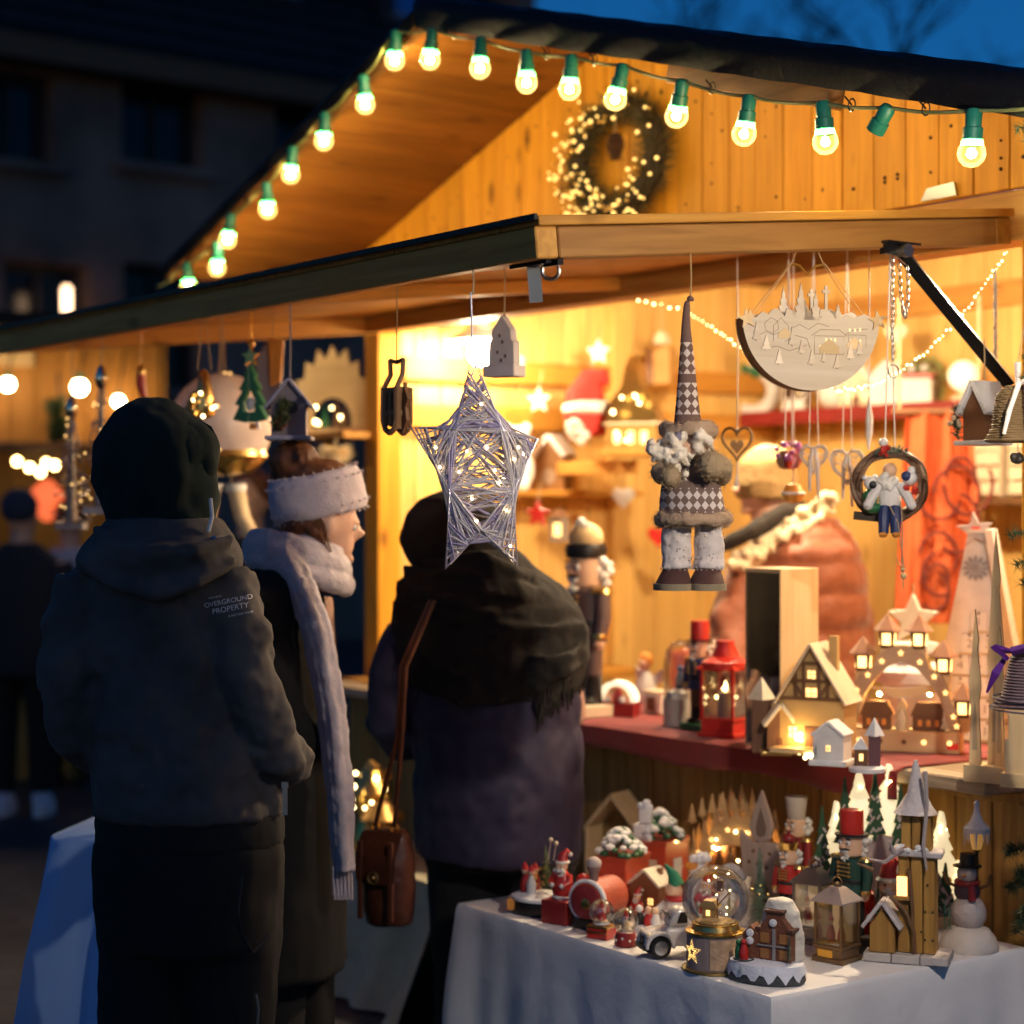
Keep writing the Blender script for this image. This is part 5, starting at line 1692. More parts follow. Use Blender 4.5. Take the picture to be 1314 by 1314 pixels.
bev(B().prism([(p[0] + 2 * k, p[1] + H_ + 5 * k) for p in star_poly(24 * k, .42, a0=pi / 2 + .1)], 7 * k, -6 * k).obj('star', mat('pearl_grey', (.56, .52, .55), .5), at_, False), .001)
B().box((3 * k, -10 * k, H_ + 5 * k), (11 * k, 1.2 * k, 8 * k)).obj('price_sticker', mat('red_sticker', (.8, .06, .03), .6), at_, False)
sf = B()
for i in range(6):
    a = pi * i / 6
    sf.box((2 * k, -1 * k, H_ - 44 * k), (34 * k, 2 * k, 1.6 * k), 0, a)
for i in range(12):
    a = pi * i / 6
    sf.box((2 * k + cos(a) * 12 * k, -1 * k, H_ - 44 * k + sin(a) * 12 * k), (7 * k, 2 * k, 1.4 * k), 0, -a + .8).box((2 * k + cos(a) * 12 * k, -1 * k, H_ - 44 * k + sin(a) * 12 * k), (7 * k, 2 * k, 1.4 * k), 0, -a - .8)
tag(sf.obj('snowflake', mat('grey_glitter', (.38, .34, .34), .5, .4), at_, False), kind='stuff')

P = C(1268, 1003, ZC)
at2 = T('plywood_tree_stand', 'thin plywood tree cut outs standing on a pale wooden block', 'tree ornament', P, HR + .35)
k = sz(P, 1)
bev(B().box((0, 0, 11 * k), (54 * k, 34 * k, 22 * k)).obj('block', ply, at2, False), .0015)
for x, y, h, w in ((-14, -8, 200, 16), (8, 6, 300, 22), (18, -6, 180, 14), (-20, 6, 110, 10)):
    burn(B().prism([(p[0] + x * k, p[1] + 21 * k) for p in [(w * .5 * k, 0), (w * .32 * k, h * .4 * k), (w * .5 * k, h * .5 * k), (w * .2 * k, h * .75 * k), (w * .3 * k, h * .8 * k), (0, h * k), (-w * .22 * k, h * .78 * k), (-w * .5 * k, h * .45 * k), (-w * .36 * k, h * .38 * k), (-w * .5 * k, 0)]], 3 * k, y * k).obj('cut_tree', ply_z, at2, False))
    B().prism([(p[0] + x * k, p[1] + 21 * k) for p in [(w * .2 * k, h * .1 * k), (w * .12 * k, h * .35 * k), (0, h * .42 * k), (-w * .12 * k, h * .35 * k), (-w * .2 * k, h * .1 * k)]], 1 * k, (y - 2.1) * k).obj('cut_slot', mat('slot_shadow_ply', (.5, .36, .22), .7), at2, False)
P = C(1318, 1010, ZC)
at3 = T('lit_plywood_tower', 'stepped plywood tower with warm light inside at the right end of the counter', 'candle arch', P, HR + .4)
k = sz(P, 1)
bev(B().box((0, 0, 9 * k), (60 * k, 34 * k, 18 * k)).obj('block', ply, at3, False), .0015)
stp = [(26, 18), (26, 60), (21, 62), (21, 100), (15, 103), (15, 130), (8, 133), (0, 150)]
for y in (-10, 10):
    burn(B().prism([(x * k, z * k) for x, z in stp] + [(-x * k, z * k) for x, z in stp[::-1][1:]], 3 * k, y * k).obj('cut_tower', ply_z, at3, False))
B().lathe([(4 * k, 18 * k), (4 * k, 40 * k)], (0, 0, 0), 8).obj('candle', cream, at3)
B().lathe([(.5 * k, 40 * k), (4 * k, 50 * k), (.5 * k, 64 * k)], n=8).obj('flame', ledw, at3)

# goods at the far left end of the counter, beyond the women
P = W(2.78, -.05, ZC)
sh = cottage('snow_roof_lantern_house', 'white house with a broad snowy hip roof at the far end of the counter', P, .11, .11, .1, .05, cream, snow, HR, None, ((0, .05, .04, .05),), False, .014, .02, chim=False)
P = W(2.62, .0, ZC)
B2 = T('stacked_gift_box', 'white gift box stacked beside the snowy roof house', 'box', P, HR)
bev(B().box((0, 0, .05), (.12, .1, .1)).obj('box', white, B2, False), .002)
bev(B().box((0, 0, .105), (.125, .105, .02)).obj('lid', cream, B2, False), .002)

# red chair blanket and dark box inside the stall
P = W(2.35, .9, 0)
bl_ = T('draped_chair', 'chair behind the counter with a red knitted blanket over its back', 'chair', P, HR)
for sx in (-1, 1):
    for sy in (-1, 1):
        B().box((sx * .22, sy * .2, .25), (.04, .04, .5)).obj('leg', brownp, bl_, False)
    B().box((sx * .22, .2, .75), (.04, .04, .55)).obj('back_post', brownp, bl_, False)
B().box((0, 0, .5), (.5, .46, .04)).obj('seat', brownp, bl_, False)
soft(B().box((0, .2, .82), (.56, .1, .46)).obj('blanket', mat('brick_red_wool', (.4, .09, .05), .95, bump=.8, bsc=60), bl_, False), .02, 4, .03, .1)
P = W(2.75, 1.75, 1.02)
db = T('black_radio_box', 'black rectangular box standing against the inside wall', 'box', P, HR)
bev(B().box((0, 0, .07), (.2, .12, .14)).obj('case', black, db, False), .004)
B().tube([(-.06, 0, .14), (-.06, 0, .17), (.06, 0, .17), (.06, 0, .14)], .005, 6).obj('handle', steel, db)
bev(B().box((-2.75, 1.8, 1.0), (.6, .4, .03)).obj('wall_shelf', pine_x, hut, False))

# ---------------------------------------------------------------- on and in front of the inside walls


def wall(s_, t_, z):
    return W(s_, t_, z)


ZS = 1.664
P = wall(3.03, .80, ZS)
wh2 = cottage('brown_birdhouse', 'brown wooden house with a thick white snow roof on the wall shelf', P, .125, .1, .13, .075, mat('brown_house_wood', (.22, .1, .03), .6), snow, radians(-25), None, (), False, .022, .012, 'birdhouse', chim=False)
B().prism(arc(0, .055, .03, 0, 2 * pi, 14), .006, -.052).obj('entry', mat('grey_panel', (.35, .25, .18), .7), wh2)
P = wall(3.03, .62, ZS)
wbr = T('white_bear', 'plain white teddy bear figure on the wall shelf beside the brown house', 'bear figure', P, radians(-20))
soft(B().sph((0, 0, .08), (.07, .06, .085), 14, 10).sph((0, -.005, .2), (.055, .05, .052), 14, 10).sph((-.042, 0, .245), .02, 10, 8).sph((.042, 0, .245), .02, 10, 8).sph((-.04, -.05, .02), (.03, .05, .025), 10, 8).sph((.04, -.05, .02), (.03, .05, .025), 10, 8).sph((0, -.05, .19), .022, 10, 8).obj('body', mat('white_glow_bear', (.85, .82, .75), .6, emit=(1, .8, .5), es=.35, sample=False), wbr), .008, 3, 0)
for sx in (-1, 1):
    B().sph((sx * .018, -.052, .212), .005, 6, 5).obj('eye', black, wbr)
P = at(756, 560, 7.45)
rgn = T('red_hat_gnome', 'plush gnome with curled red felt hat hanging on the inside wall', 'gnome doll', P, radians(-20), None, .78)
redf = mat('red_felt', (.55, .04, .03), .9, bump=.4)
B().tube([(0, 0, .0), (-.01, 0, .1), (-.02, 0, .2), (.02, 0, .28), (.075, 0, .29), (.09, 0, .25)], [.1, .115, .1, .07, .045, .02], 14).obj('hat', redf, rgn)
B().lathe([(.1, .1), (.13, .12), (.13, .15), (.105, .17)], n=18).obj('hat_band', hairw, rgn)
B().sph((-.01, -.02, .06), (.07, .08, .07), 12, 10).obj('head', skinp, rgn)
fluff(B(), (-.03, -.08, .03), (.05, .03, .06), 34, rs, .02).obj('beard', hairw, rgn)
B().sph((-.025, -.1, .06), .016, 8, 6).obj('nose', skinp, rgn)
B().tube([(0, .05, .3), (0, .04, .42)], .003, 5).obj('hook', steel, rgn)
P = at(815, 578, 7.3)
gh = T('gold_pagoda_house', 'gold wire house shaped like a tiered tower with tiny lights on the post shelf', 'model house', P, radians(-20))
k = 7.3 / FOC
gw_ = mat('gold_wire_mesh', (.5, .3, .09), .5, .5, bump=.8, bsc=70)
B().prism([(-34 * k, 0), (34 * k, 0), (32 * k, 34 * k), (-32 * k, 34 * k)], .12).obj('lower_storey', gw_, gh, False)
B().prism([(-36 * k, 34 * k), (36 * k, 34 * k), (26 * k, 66 * k), (12 * k, 82 * k), (8 * k, 110 * k), (0, 122 * k), (-8 * k, 108 * k), (-14 * k, 80 * k), (-26 * k, 66 * k)], .1).obj('roof', gold, gh, False)
B().box((0, 0, 34 * k), (74 * k, .13, 3 * k)).obj('eaves', cream, gh, False)
for x in (-18, 0, 18):
    quadwin(B(), x * k, -.062, 16 * k, 9 * k, 16 * k).obj('window', ledsoft, gh, False)
tag(heads(B(), (0, -.06, 40 * k), 30 * k, 14, rs, .006).obj('fairy_lights', ledw, gh), kind='stuff')
s_, t_ = st(P)
bev(B().box((-s_, t_, P[2] - .012), (.22, .22, .02), pi / 6).obj('wall_shelf', pine_x, hut, False))
bev(B().box((-s_ - (3.12 - s_) / 2, t_, P[2] - .06), (3.12 - s_, .03, .05)).obj('shelf_bracket', pine_x, hut, False))
P = at(849, 492, 7.9)
bxs = T('brown_wall_box', 'brown box with one dark side hanging high on the inside wall', 'box', P, radians(-30))
bev(B().box((0, 0, .07), (.1, .06, .15)).obj('box', mat('tan_card', (.42, .22, .06), .6), bxs, False), .002)
B().box((-.04, -.032, .07), (.03, .004, .14)).obj('dark_side', brownp, bxs, False)
B().tube([(0, 0, .145), (0, 0, .3)], .003, 5).obj('hanger', twine, bxs)
B().lathe([(.04, .16), (.03, .19), (.012, .21)], n=12).obj('shade', cream, bxs)
P = at(718, 690, 7.3)
sm = T('grey_wall_lantern', 'small dark grey lantern ornament hanging on the inside wall', 'lantern', P, radians(-20))
B().box((0, 0, .03), (.06, .05, .09)).obj('body', mat('grey_card', (.26, .2, .16), .7), sm, False)
B().box((0, -.027, .03), (.03, .003, .05)).obj('pane', ledsoft, sm, False)
B().loft([(0, 0, .075, .045, .045), (0, 0, .11, .008, .008)], 4).obj('roof', brownp, sm, False)
P = at(703, 790, 6.7)
wt = cottage('white_gable_house', 'white house with snowy gable behind the scarfed woman', (P[0], P[1], 1.0), .13, .12, .17, .07, mat('grey_cream', (.5, .42, .32), .6), snow, radians(-30), None, ((0, .1, .04, .05),), False, .024, .02, chim=False)
s_, t_ = st(P)
B().box((-s_, t_, .985), (.2, .2, .03)).obj('wall_shelf', pine_x, hut, False)

# little ornaments pinned along the inside walls
for x, y, Y, kd, m_2, lb in ((768, 452, 7.75, 's', white, 'white wooden star high on the side wall'), (692, 514, 7.5, 's', cream, 'small cream star left of the curled red hat'), (735, 532, 7.55, 'h', redp, 'small red heart just below left of the curled red hat'), (660, 470, 7.35, 'h', cream, 'cream heart on the side wall beside the pale tower ornament'),
                            (872, 470, 7.9, 's', gold, 'gold star on the side wall behind the tall argyle hat'), (800, 640, 7.6, 'h', white, 'white heart below the gold pagoda house'), (862, 560, 7.9, 's', white, 'white star left of the hanging gnome at beard height'), (690, 660, 7.3, 's', redp, 'red star on the side wall beside the grey wall lantern'),
                            (845, 690, 7.8, 'h', redp, 'red heart low on the side wall left of the gnome trousers'), (985, 445, 7.9, 's', white, 'white star left above the half moon board'), (1150, 430, 7.6, 'h', cream, 'cream heart above the leafy wreath on the back wall'), (1010, 700, 7.8, 's', gold, 'gold star low behind the stallholder')):
    r_ = T('wall_star' if kd == 's' else 'wall_heart', lb, 'wall ornament', at(x, y, Y), radians(-25))
    bev(B().prism(star_poly(.055, .45) if kd == 's' else heart_pts(.09, .085), .014).obj('board', m_2, r_, False), .002)
    B().tube([(0, 0, .05), (.0, .03, .12)], .0025, 4).obj('string', twine, r_)

# back shelf goods
k = 7.6 / FOC
names = [(955, 1.0, 'snowy wreath of white felt on the back shelf, leftmost', 'w'), (1010, .8, 'white lantern with a red ribbon on the back shelf', 'l'), (1060, .9, 'white snowman figure on the back shelf', 's'), (1090, .8, 'cream candle house on the back shelf beside the snowman', 'h'), (1128, .8, 'white house with a green garland on the back shelf', 'h'), (1165, .7, 'white box with red lid on the back shelf', 'b'), (1225, .7, 'round white lamp on the back shelf under the wreath', 'r')]
for i, (x, f, lb, kd) in enumerate(names):
    a0 = at(x, 525, 7.6)
    s_ = (1.254 + 1.9 * BX[0] - (x - 657) / FOC * (4.8 + 1.9 * BX[1])) / (.575 + (x - 657) / FOC * .818)
    P = W(s_, 1.95, 2.003)
    if kd == 'w':
        r_ = T('felt_wreath', lb, 'wreath', P, HR + .6)
        B().tube([(cos(a) * .09, 0, .1 + sin(a) * .09) for a in [2 * pi * j / 20 for j in range(20)]], .03, 8, True).obj('ring', white, r_)
        fluff(B(), (0, -.02, .19), (.05, .02, .03), 18, rs, .016).obj('leaves', green, r_)
    elif kd == 'l':
        lantern('white_lantern', lb, P, .1, .24, white, HR + .6, snow, 'candle')
    elif kd == 's':
        r_ = T('snowman_figure', lb, 'snowman', P, HR + .6)
        B().sph((0, 0, .07), .075, 12, 9).sph((0, 0, .17), .055, 12, 9).obj('body', white, r_)
        B().lathe([(.06, .21), (.06, .215), (.035, .22), (.033, .26)], n=12).obj('hat', redp, r_)
        B().lathe([(.012, 0), (.001, .04)], n=6).tf(Matrix.Translation((0, -.05, .17)) @ Matrix.Rotation(pi / 2, 4, 'X')).obj('nose', orangep, r_)
    elif kd == 'h':
        cottage('shelf_house', lb, P, .14, .1, .1, .07, cream if i == 3 else white, snow, HR + .6, None, ((-.03, .05, .025, .03), (.035, .05, .025, .03)), i == 3, .014, group='houses on the back shelf')
    elif kd == 'b':
        r_ = T('lidded_box', lb, 'box', P, HR + .6)
        bev(B().box((0, 0, .05), (.13, .1, .1)).obj('box', white, r_, False))
        bev(B().box((0, 0, .11), (.14, .11, .02)).obj('lid', redp, r_, False))
    else:
        r_ = T('shelf_lamp', lb, 'lamp', P, HR + .6)
        B().lathe([(.05, 0), (.05, .02), (.012, .03), (.012, .05)], n=14).obj('foot', cream, r_)
        B().sph((0, 0, .1), .06, 16, 12).obj('globe', mat('lit_globe', (1, .9, .75), .5, var=0, bump=0, emit=(1, .8, .5), es=.8, sample=False), r_)
for x, y, lb in ((1178, 492, 'green leafy wreath hung on the back wall above the shelf lamp'), (940, 500, 'round pale green wreath on the back wall behind the gnome')):
    s_ = (1.254 + 2.0 * BX[0] - (x - 657) / FOC * (4.8 + 2.0 * BX[1])) / (.575 + (x - 657) / FOC * .818)
    P = W(s_, 2.03, 1.6 + (650 - y) / FOC * (4.8 + 2 * .575 + s_ * .818))
    r_ = T('wall_wreath', lb, 'wreath', P, HR, 'wreaths on the back wall')
    rp = [(cos(a) * .085, 0, sin(a) * .085) for a in [2 * pi * j / 16 for j in range(17)]]
    B().tube(rp[:-1], .015, 6, True).obj('ring', brownp, r_)
    tag(needles(B(), rp, rs, 900, .05, .004).obj('leaf_ring', mat('sage_leaf', (.3, .4, .14), .7, bump=0), r_), kind='stuff')
    for q in range(6):
        B().sph((cos(q * 1.05) * .07, -.03, sin(q * 1.05) * .07), .017, 8, 6).obj('white_bauble', white, r_)

# red patterned cloth hanging inside on the right
s_ = 1.45
rc_ = T('red_curtain', 'rust red cloth with dark swirls hanging inside the stall on the right', 'curtain', at(1205, 760, 6.6), HR + .75)
cm = mat('rust_cloth', (.5, .1, .03), .9, var=.25, bump=.3)
k = 6.6 / FOC
B().grid(lambda u, v: ((u - .5) * (84 + 30 * v) * k, .02 * sin(u * 16 + v * 2) + .01 * sin(u * 37), (-40 + 270 * (1 - v)) * k), 40, 24).obj('cloth', cm, rc_)
sw_ = B()
for i in range(9):
    cx, cz, rr_ = rs.uniform(-40, 40) * k, rs.uniform(0, 200) * k, rs.uniform(14, 34) * k
    a0 = rs.uniform(0, 6)
    sw_.tube([(cx + cos(a0 + a) * rr_, -.034, cz + sin(a0 + a) * rr_ * 1.3) for a in [3.6 * i_ / 14 for i_ in range(15)]], .006, 4)
tag(sw_.obj('swirls', mat('dark_swirl', (.12, .02, .015), .9), rc_), kind='stuff')
B().tube([(-60 * k, .0, 232 * k), (60 * k, 0, 232 * k)], .012, 8).obj('rail', brownp, rc_)
B().tube([(-50 * k, 0, 232 * k), (-50 * k, 0, 380 * k)], .006, 6).tube([(50 * k, 0, 232 * k), (50 * k, 0, 380 * k)], .006, 6).obj('rail_cord', twine, rc_)
# cream crates at the right on the lower shelf
for j, (s_, z) in enumerate(((1.75, 1.637), (1.45, 1.637))):
    r_ = T('cream_crate', ('cream slatted crate on the dark shelf, the one nearer the red cloth', 'cream slatted crate on the dark shelf, the one at the right edge')[j], 'crate', W(s_, 1.9, z), HR, 'crates on the dark shelf')
    for q in range(4):
        bev(B().box((0, -.1, .03 + q * .055), (.26, .012, .046)).obj('slat', cream, r_, False), .002)
        bev(B().box((0, .1, .03 + q * .055), (.26, .012, .046)).obj('slat', cream, r_, False), .002)
    for sx in (-1, 1):
        B().box((sx * .125, 0, .11), (.012, .19, .22)).obj('end_panel', cream, r_, False)

# ---------------------------------------------------------------- low table in front of the counter
ZT = .55
lin = mat('white_linen', (.78, .77, .78), .9, var=.07, sc=5, bump=.55, bsc=11)
nt = lin.node_tree
vo_ = nt.nodes.new('ShaderNodeTexVoronoi')
vo_.feature = 'DISTANCE_TO_EDGE'
vo_.inputs['Scale'].default_value = 3.2
nw_ = nt.nodes.new('ShaderNodeTexNoise')
nw_.inputs['Scale'].default_value = 4
va_ = nt.nodes.new('ShaderNodeMixRGB')
va_.inputs[0].default_value = .45
tc_ = nt.nodes.new('ShaderNodeTexCoord')
nt.links.new(tc_.outputs['Object'], va_.inputs[1])
nt.links.new(tc_.outputs['Object'], nw_.inputs['Vector'])
nt.links.new(nw_.outputs['Color'], va_.inputs[2])
nt.links.new(va_.outputs[0], vo_.inputs['Vector'])
mr_ = nt.nodes.new('ShaderNodeMapRange')
mr_.inputs[2].default_value = .16
nt.links.new(vo_.outputs['Distance'], mr_.inputs[0])
b2n = nt.nodes.new('ShaderNodeBump')
b2n.inputs['Strength'].default_value = .1
b2n.inputs['Distance'].default_value = .006
old = nt.nodes['Principled BSDF'].inputs['Normal'].links[0].from_socket
nt.links.new(mr_.outputs[0], b2n.inputs['Height'])
nt.links.new(old, b2n.inputs['Normal'])
nt.links.new(b2n.outputs[0], nt.nodes['Principled BSDF'].inputs['Normal'])
TA = st(on(970, 1285, ZT))           # near corner
TB = st(on(605, 1158, ZT))           # far left corner
s0, s1, t0, t1 = TA[0], TB[0], (TA[1] + TB[1]) / 2, -.13
tb_ = T('display_table', 'low folding table carrying the small figures in front of the counter', 'table', W((s0 + s1) / 2, (t0 + t1) / 2), HR)
bev(B().box((0, 0, ZT - .02), (s1 - s0 - .02, t1 - t0 - .02, .03)).obj('tabletop', pine_x, tb_, False))
for sx in (-1, 1):
    for sy in (-1, 1):
        B().box((sx * (s1 - s0 - .12) / 2, sy * (t1 - t0 - .12) / 2, (ZT - .03) / 2), (.04, .04, ZT - .035)).obj('leg', pine, tb_, False)
# cloth: a flat top and a skirt with soft folds, square corners
wx, wy = (s1 - s0) / 2, (t1 - t0) / 2
per = []
N1, N2 = 60, 40
for i in range(N1):
    per.append((-wx + 2 * wx * i / N1, -wy, 0, -1))
for i in range(N2):
    per.append((wx, -wy + 2 * wy * i / N2, 1, 0))
for i in range(N1):
    per.append((wx - 2 * wx * i / N1, wy, 0, 1))
for i in range(N2):
    per.append((-wx, wy - 2 * wy * i / N2, -1, 0))
b = B()
np_ = len(per)
levels = [0, .004, .012, .05, .12, .2, .28, .36, .44, .5]
vs = []
for L_ in levels:
    for i, (x, y, nx, ny) in enumerate(per):
        # how close to a corner: cloth gathers there
        cx = min(abs(abs(x) - wx) + abs(abs(y) - wy), .3)
        g_ = (1 - cx / .3)
        amp = (.010 + .014 * g_) * min(1, L_ / .25)
        off = .004 * min(1, L_ / .01) + amp * (sin(i * .9) * .35 + sin(i * .37 + 1.3) * .55 + .5) + .004 * (L_ / .5) + .012 * g_ * (L_ / .5)
        drop = L_ * (1 + .0 * g_)
        nx2, ny2 = nx + (x / wx) * g_ * .5 * (abs(ny) > 0), ny + (y / wy) * g_ * .5 * (abs(nx) > 0)
        vs.append((x + nx2 * off, y + ny2 * off, ZT + .003 - drop))
fs = []
for k in range(len(levels) - 1):
    for i in range(np_):
        j = (i + 1) % np_
        fs.append((k * np_ + j, k * np_ + i, (k + 1) * np_ + i, (k + 1) * np_ + j))
fs.append(tuple(range(np_)))
b.add(vs, fs)
tcl = b.obj('white_tablecloth', lin, None, True, tuple(tb_.location), (0, 0, HR), 60)
tag(tcl, 'white linen cloth draped to the ground over the low display table', 'tablecloth')
ZF = ZT + .004


def D(px, py):
    return on(px, py, ZF)


# --- back row
P = D(945, 1140)
sb_ = T('forest_candle_arch', 'wide plywood candle arch with rows of cut out fir trees and warm light', 'candle arch', (P[0] - .0, P[1], ZF), HR + .5)
k = sz(P, 1)
amber_w = wood('amber_ply', (.66, .43, .2), (.5, .31, .13), 'X', knots=0, bump=.1)
bev(B().box((0, 0, .014), (130 * k, 30 * k, .028)).obj('base', amber_w, sb_, False), .001)
for y, hh, mm_ in ((-9, 0, amber_w), (9, 14, amber_w)):
    pts = [(-64 * k, .028), (-62 * k, 60 * k + hh * k)]
    for i in range(9):
        x = -58 + i * 14.5
        top_ = 118 - abs(x) ** 2 / 62 + hh
        pts += [(x * k, (top_ - 22) * k), ((x + 2) * k, (top_ - 8) * k), ((x + 4) * k, (top_ + 2) * k), ((x + 6) * k, (top_ - 8) * k), ((x + 9) * k, (top_ - 24) * k)]
    pts += [(64 * k, 60 * k + hh * k), (64 * k, .028), (44 * k, .028)]
    pts += [(q[0], q[1]) for q in arc(0, .028, 44 * k, 0, pi, 16)][1:]
    burn(B().prism(pts, 3 * k, y * k).obj('cut_forest', mm_, sb_, False))
for i in range(9):
    x = -56 + i * 14
    B().prism([(p[0] + x * k, p[1] + (78 + 22 * (1 - (x / 60) ** 2)) * k) for p in tree_poly(13 * k, 26 * k)], 3 * k, -12.5 * k).obj('cut_tree', amber_w, sb_, False)
for x, z in ((-30, 62), (-8, 76), (20, 74), (38, 56), (-48, 44), (48, 40)):
    B().prism([(p[0] + x * k, p[1] + z * k) for p in star_poly(4 * k)], .002, -11 * k).obj('cut_star', ledsoft, sb_, False)
for x, h in ((-22, 30), (-6, 34), (12, 28)):
    B().lathe([(6 * k, .028), (6 * k, .028 + h * k * .7), (3 * k, .028 + h * k)], (x * k, -4 * k, 0), 9).sph((x * k, -4 * k, .028 + (h + 3) * k), 4 * k, 8, 6).obj('wooden_figure', plydark, sb_)
tag(heads(B(), (0, 0, 50 * k), 30 * k, 9, rs, 2 * k).obj('fairy_lights', ledw, sb_), kind='stuff')
for x in (-26, 22):
    B().sph((x * k, 0, 50 * k), .006, 8, 6).obj('inner_bulb', inner, sb_)
P = D(928, 1135)
wr_ = T('leaning_white_roof_house', 'tiny dark cabin with one steep white roof board before the forest arch', 'model house', (P[0], P[1], ZF), HR + .3)
k = sz(P, 1)
B().prism([(-12 * k, 0), (12 * k, 0), (12 * k, 58 * k), (-2 * k, 92 * k), (-12 * k, 70 * k)], 22 * k).obj('wall', brownp, wr_, False)
bev(B().box((8 * k, 0, 78 * k), (44 * k, 28 * k, 4 * k), 0, radians(60)).obj('roof', mat('lilac_white', (.72, .68, .74), .6), wr_, False), .001)
P = D(978, 1178)
fc = T('wooden_flame_candle', 'flat wooden candle shape with a pointed cut out flame on a holed body', 'wooden candle', (P[0], P[1], ZF), HR + .45)
k = sz(P, 1)
gw2 = wood('rosy_grey_wood', (.42, .31, .25), (.32, .22, .17), 'Z', knots=0, bump=.2)
bev(B().prism([(-24 * k, 0), (24 * k, 0), (26 * k, 84 * k), (20 * k, 98 * k), (-14 * k, 98 * k), (-30 * k, 112 * k), (-27 * k, 80 * k)], 10 * k).obj('body', gw2, fc, False), .002)
fl_ = [(0, 165), (10, 138), (16, 118), (12, 102), (0, 97), (-12, 102), (-16, 118), (-10, 138)]
bev(B().prism([(x * k, z * k) for x, z in fl_], 9 * k).obj('flame', gw2, fc, False), .002)
B().prism([(x * k * .45, (z - 118) * k * .55 + 116 * k) for x, z in fl_], 1 * k, -5 * k).obj('flame_slot', mat('cut_shadow', (.16, .1, .07), .8), fc, False)
for x, z in ((-10, 86), (0, 80), (12, 84), (8, 66), (-4, 70), (-16, 72)):
    B().prism(arc(x * k, z * k, 2.6 * k, 0, 2 * pi, 8), 1 * k, -5.2 * k).obj('hole', plydark, fc, False)
B().prism([(-12 * k, 0), (12 * k, 0), (10 * k, 40 * k), (0, 56 * k), (-10 * k, 40 * k)], 1 * k, -5.3 * k).obj('doorway', plydark, fc, False)

P = D(1022, 1168)
nutcracker('drum_hat_nutcracker', 'nutcracker with tall pale wooden drum hat standing behind the red one', P, sz(P, 146), dkred, dkred, mat('pale_wood_hat', (.5, .42, .34), .5), 'drum', HR, group='nutcrackers on the table')
P = D(1012, 1192)
nutcracker('crowned_nutcracker', 'nutcracker in red coat with a gold crown and red cap', P, sz(P, 128), redp, black, dkred, 'crown', HR + .1, group='nutcrackers on the table')
P = D(1093, 1212)
nutcracker('green_coat_nutcracker', 'nutcracker in dark green coat with tall red hat and black brim', P, sz(P, 176), mat('bottle_green', (.012, .05, .035), .4), mat('near_black_green', (.01, .015, .015), .4), redp, 'tall', HR + .1, basem=dkred, group='nutcrackers on the table')

P = D(975, 1192)
bottle_tree('bottle_brush_tree', 'frosted green bottle brush tree before the wooden flame candle', P, sz(P, 104), sz(P, 42), group='bottle brush trees', n=1500)

# lit arch of white trees with green trees in front
P = D(1142, 1190)
aw = T('lit_tree_arch', 'row of glowing white wooden fir trees with green cut out firs in front', 'tree lights', (P[0], P[1], ZF), radians(8))
k = sz(P, 1)
bev(B().box((0, 0, .012), (190 * k, 34 * k, .024)).obj('base', ply, aw, False), .001)
tr_ = [(-84, 150), (-54, 186), (-14, 196), (20, 176), (56, 134), (80, 70)]
for i, (x, h) in enumerate(tr_):
    w = 62 if i in (1, 2, 3) else 48
    hh = min(h, 92)
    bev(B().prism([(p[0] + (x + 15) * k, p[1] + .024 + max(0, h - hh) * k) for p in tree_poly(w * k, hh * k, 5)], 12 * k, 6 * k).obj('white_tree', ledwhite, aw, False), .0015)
    tag(heads(B(), ((x + 15) * k, -1.0 * k, .024 + max(0, h - hh) * k + hh * .76 * k), 5 * k, 4, rs, 1.6 * k).obj('fairy_lights', ledw, aw), kind='stuff')
    B().prism([(p[0] + (x - 8) * k, p[1] + .024 + max(0, h - 96) * k) for p in tree_poly(30 * k, min(h, 92) * k, 5)], 3 * k, -6 * k).obj('green_tree', dgreen, aw, False)
    sn = B()
    for j in range(12):
        z = rs.uniform(.1, .7) * min(h, 92)
        xx = rs.uniform(-1, 1) * 11 * (1 - z / 92)
        sn.box(((x - 8 + xx) * k, -8 * k, .024 + (max(0, h - 96) + z) * k), (2.4 * k, 1.2 * k, 7 * k), 0, rs.choice((-.6, .6)))
    tag(sn.obj('painted_snow', mat('pale_snow_dash', (.62, .52, .46), .7), aw, False), kind='stuff')
bev(B().prism([(-90 * k, .024), (90 * k, .024), (84 * k, 40 * k), (58 * k, 78 * k), (24 * k, 112 * k), (-12 * k, 120 * k), (-52 * k, 108 * k), (-86 * k, 70 * k)], 5 * k, 0).obj('back_board', mat('blush_board', (.5, .4, .36), .6), aw, False), .001)
for x, z, sx in ((-62, 64, 8), (-50, 50, 7), (-58, 36, 8), (-40, 72, 6)):
    bev(B().box((x * k, -4 * k, z * k), (sx * k, 3 * k, 18 * k), 0, .5).obj('cut_leaf', ledsoft if x < -55 else cream, aw, False), .001)
lettering('2', 30 * k, mat('printed_red', (.5, .06, .05), .6), aw, (-4 * k, -3.2 * k, 46 * k), (pi / 2, 0, 0), .0003, 'number')
for x, z in ((2, 76), (10, 66), (-6, 24), (14, 30)):
    B().prism([(p[0] + x * k, p[1] + z * k) for p in star_poly(5 * k)], 1 * k, -3.2 * k).obj('red_star', dkred, aw, False)

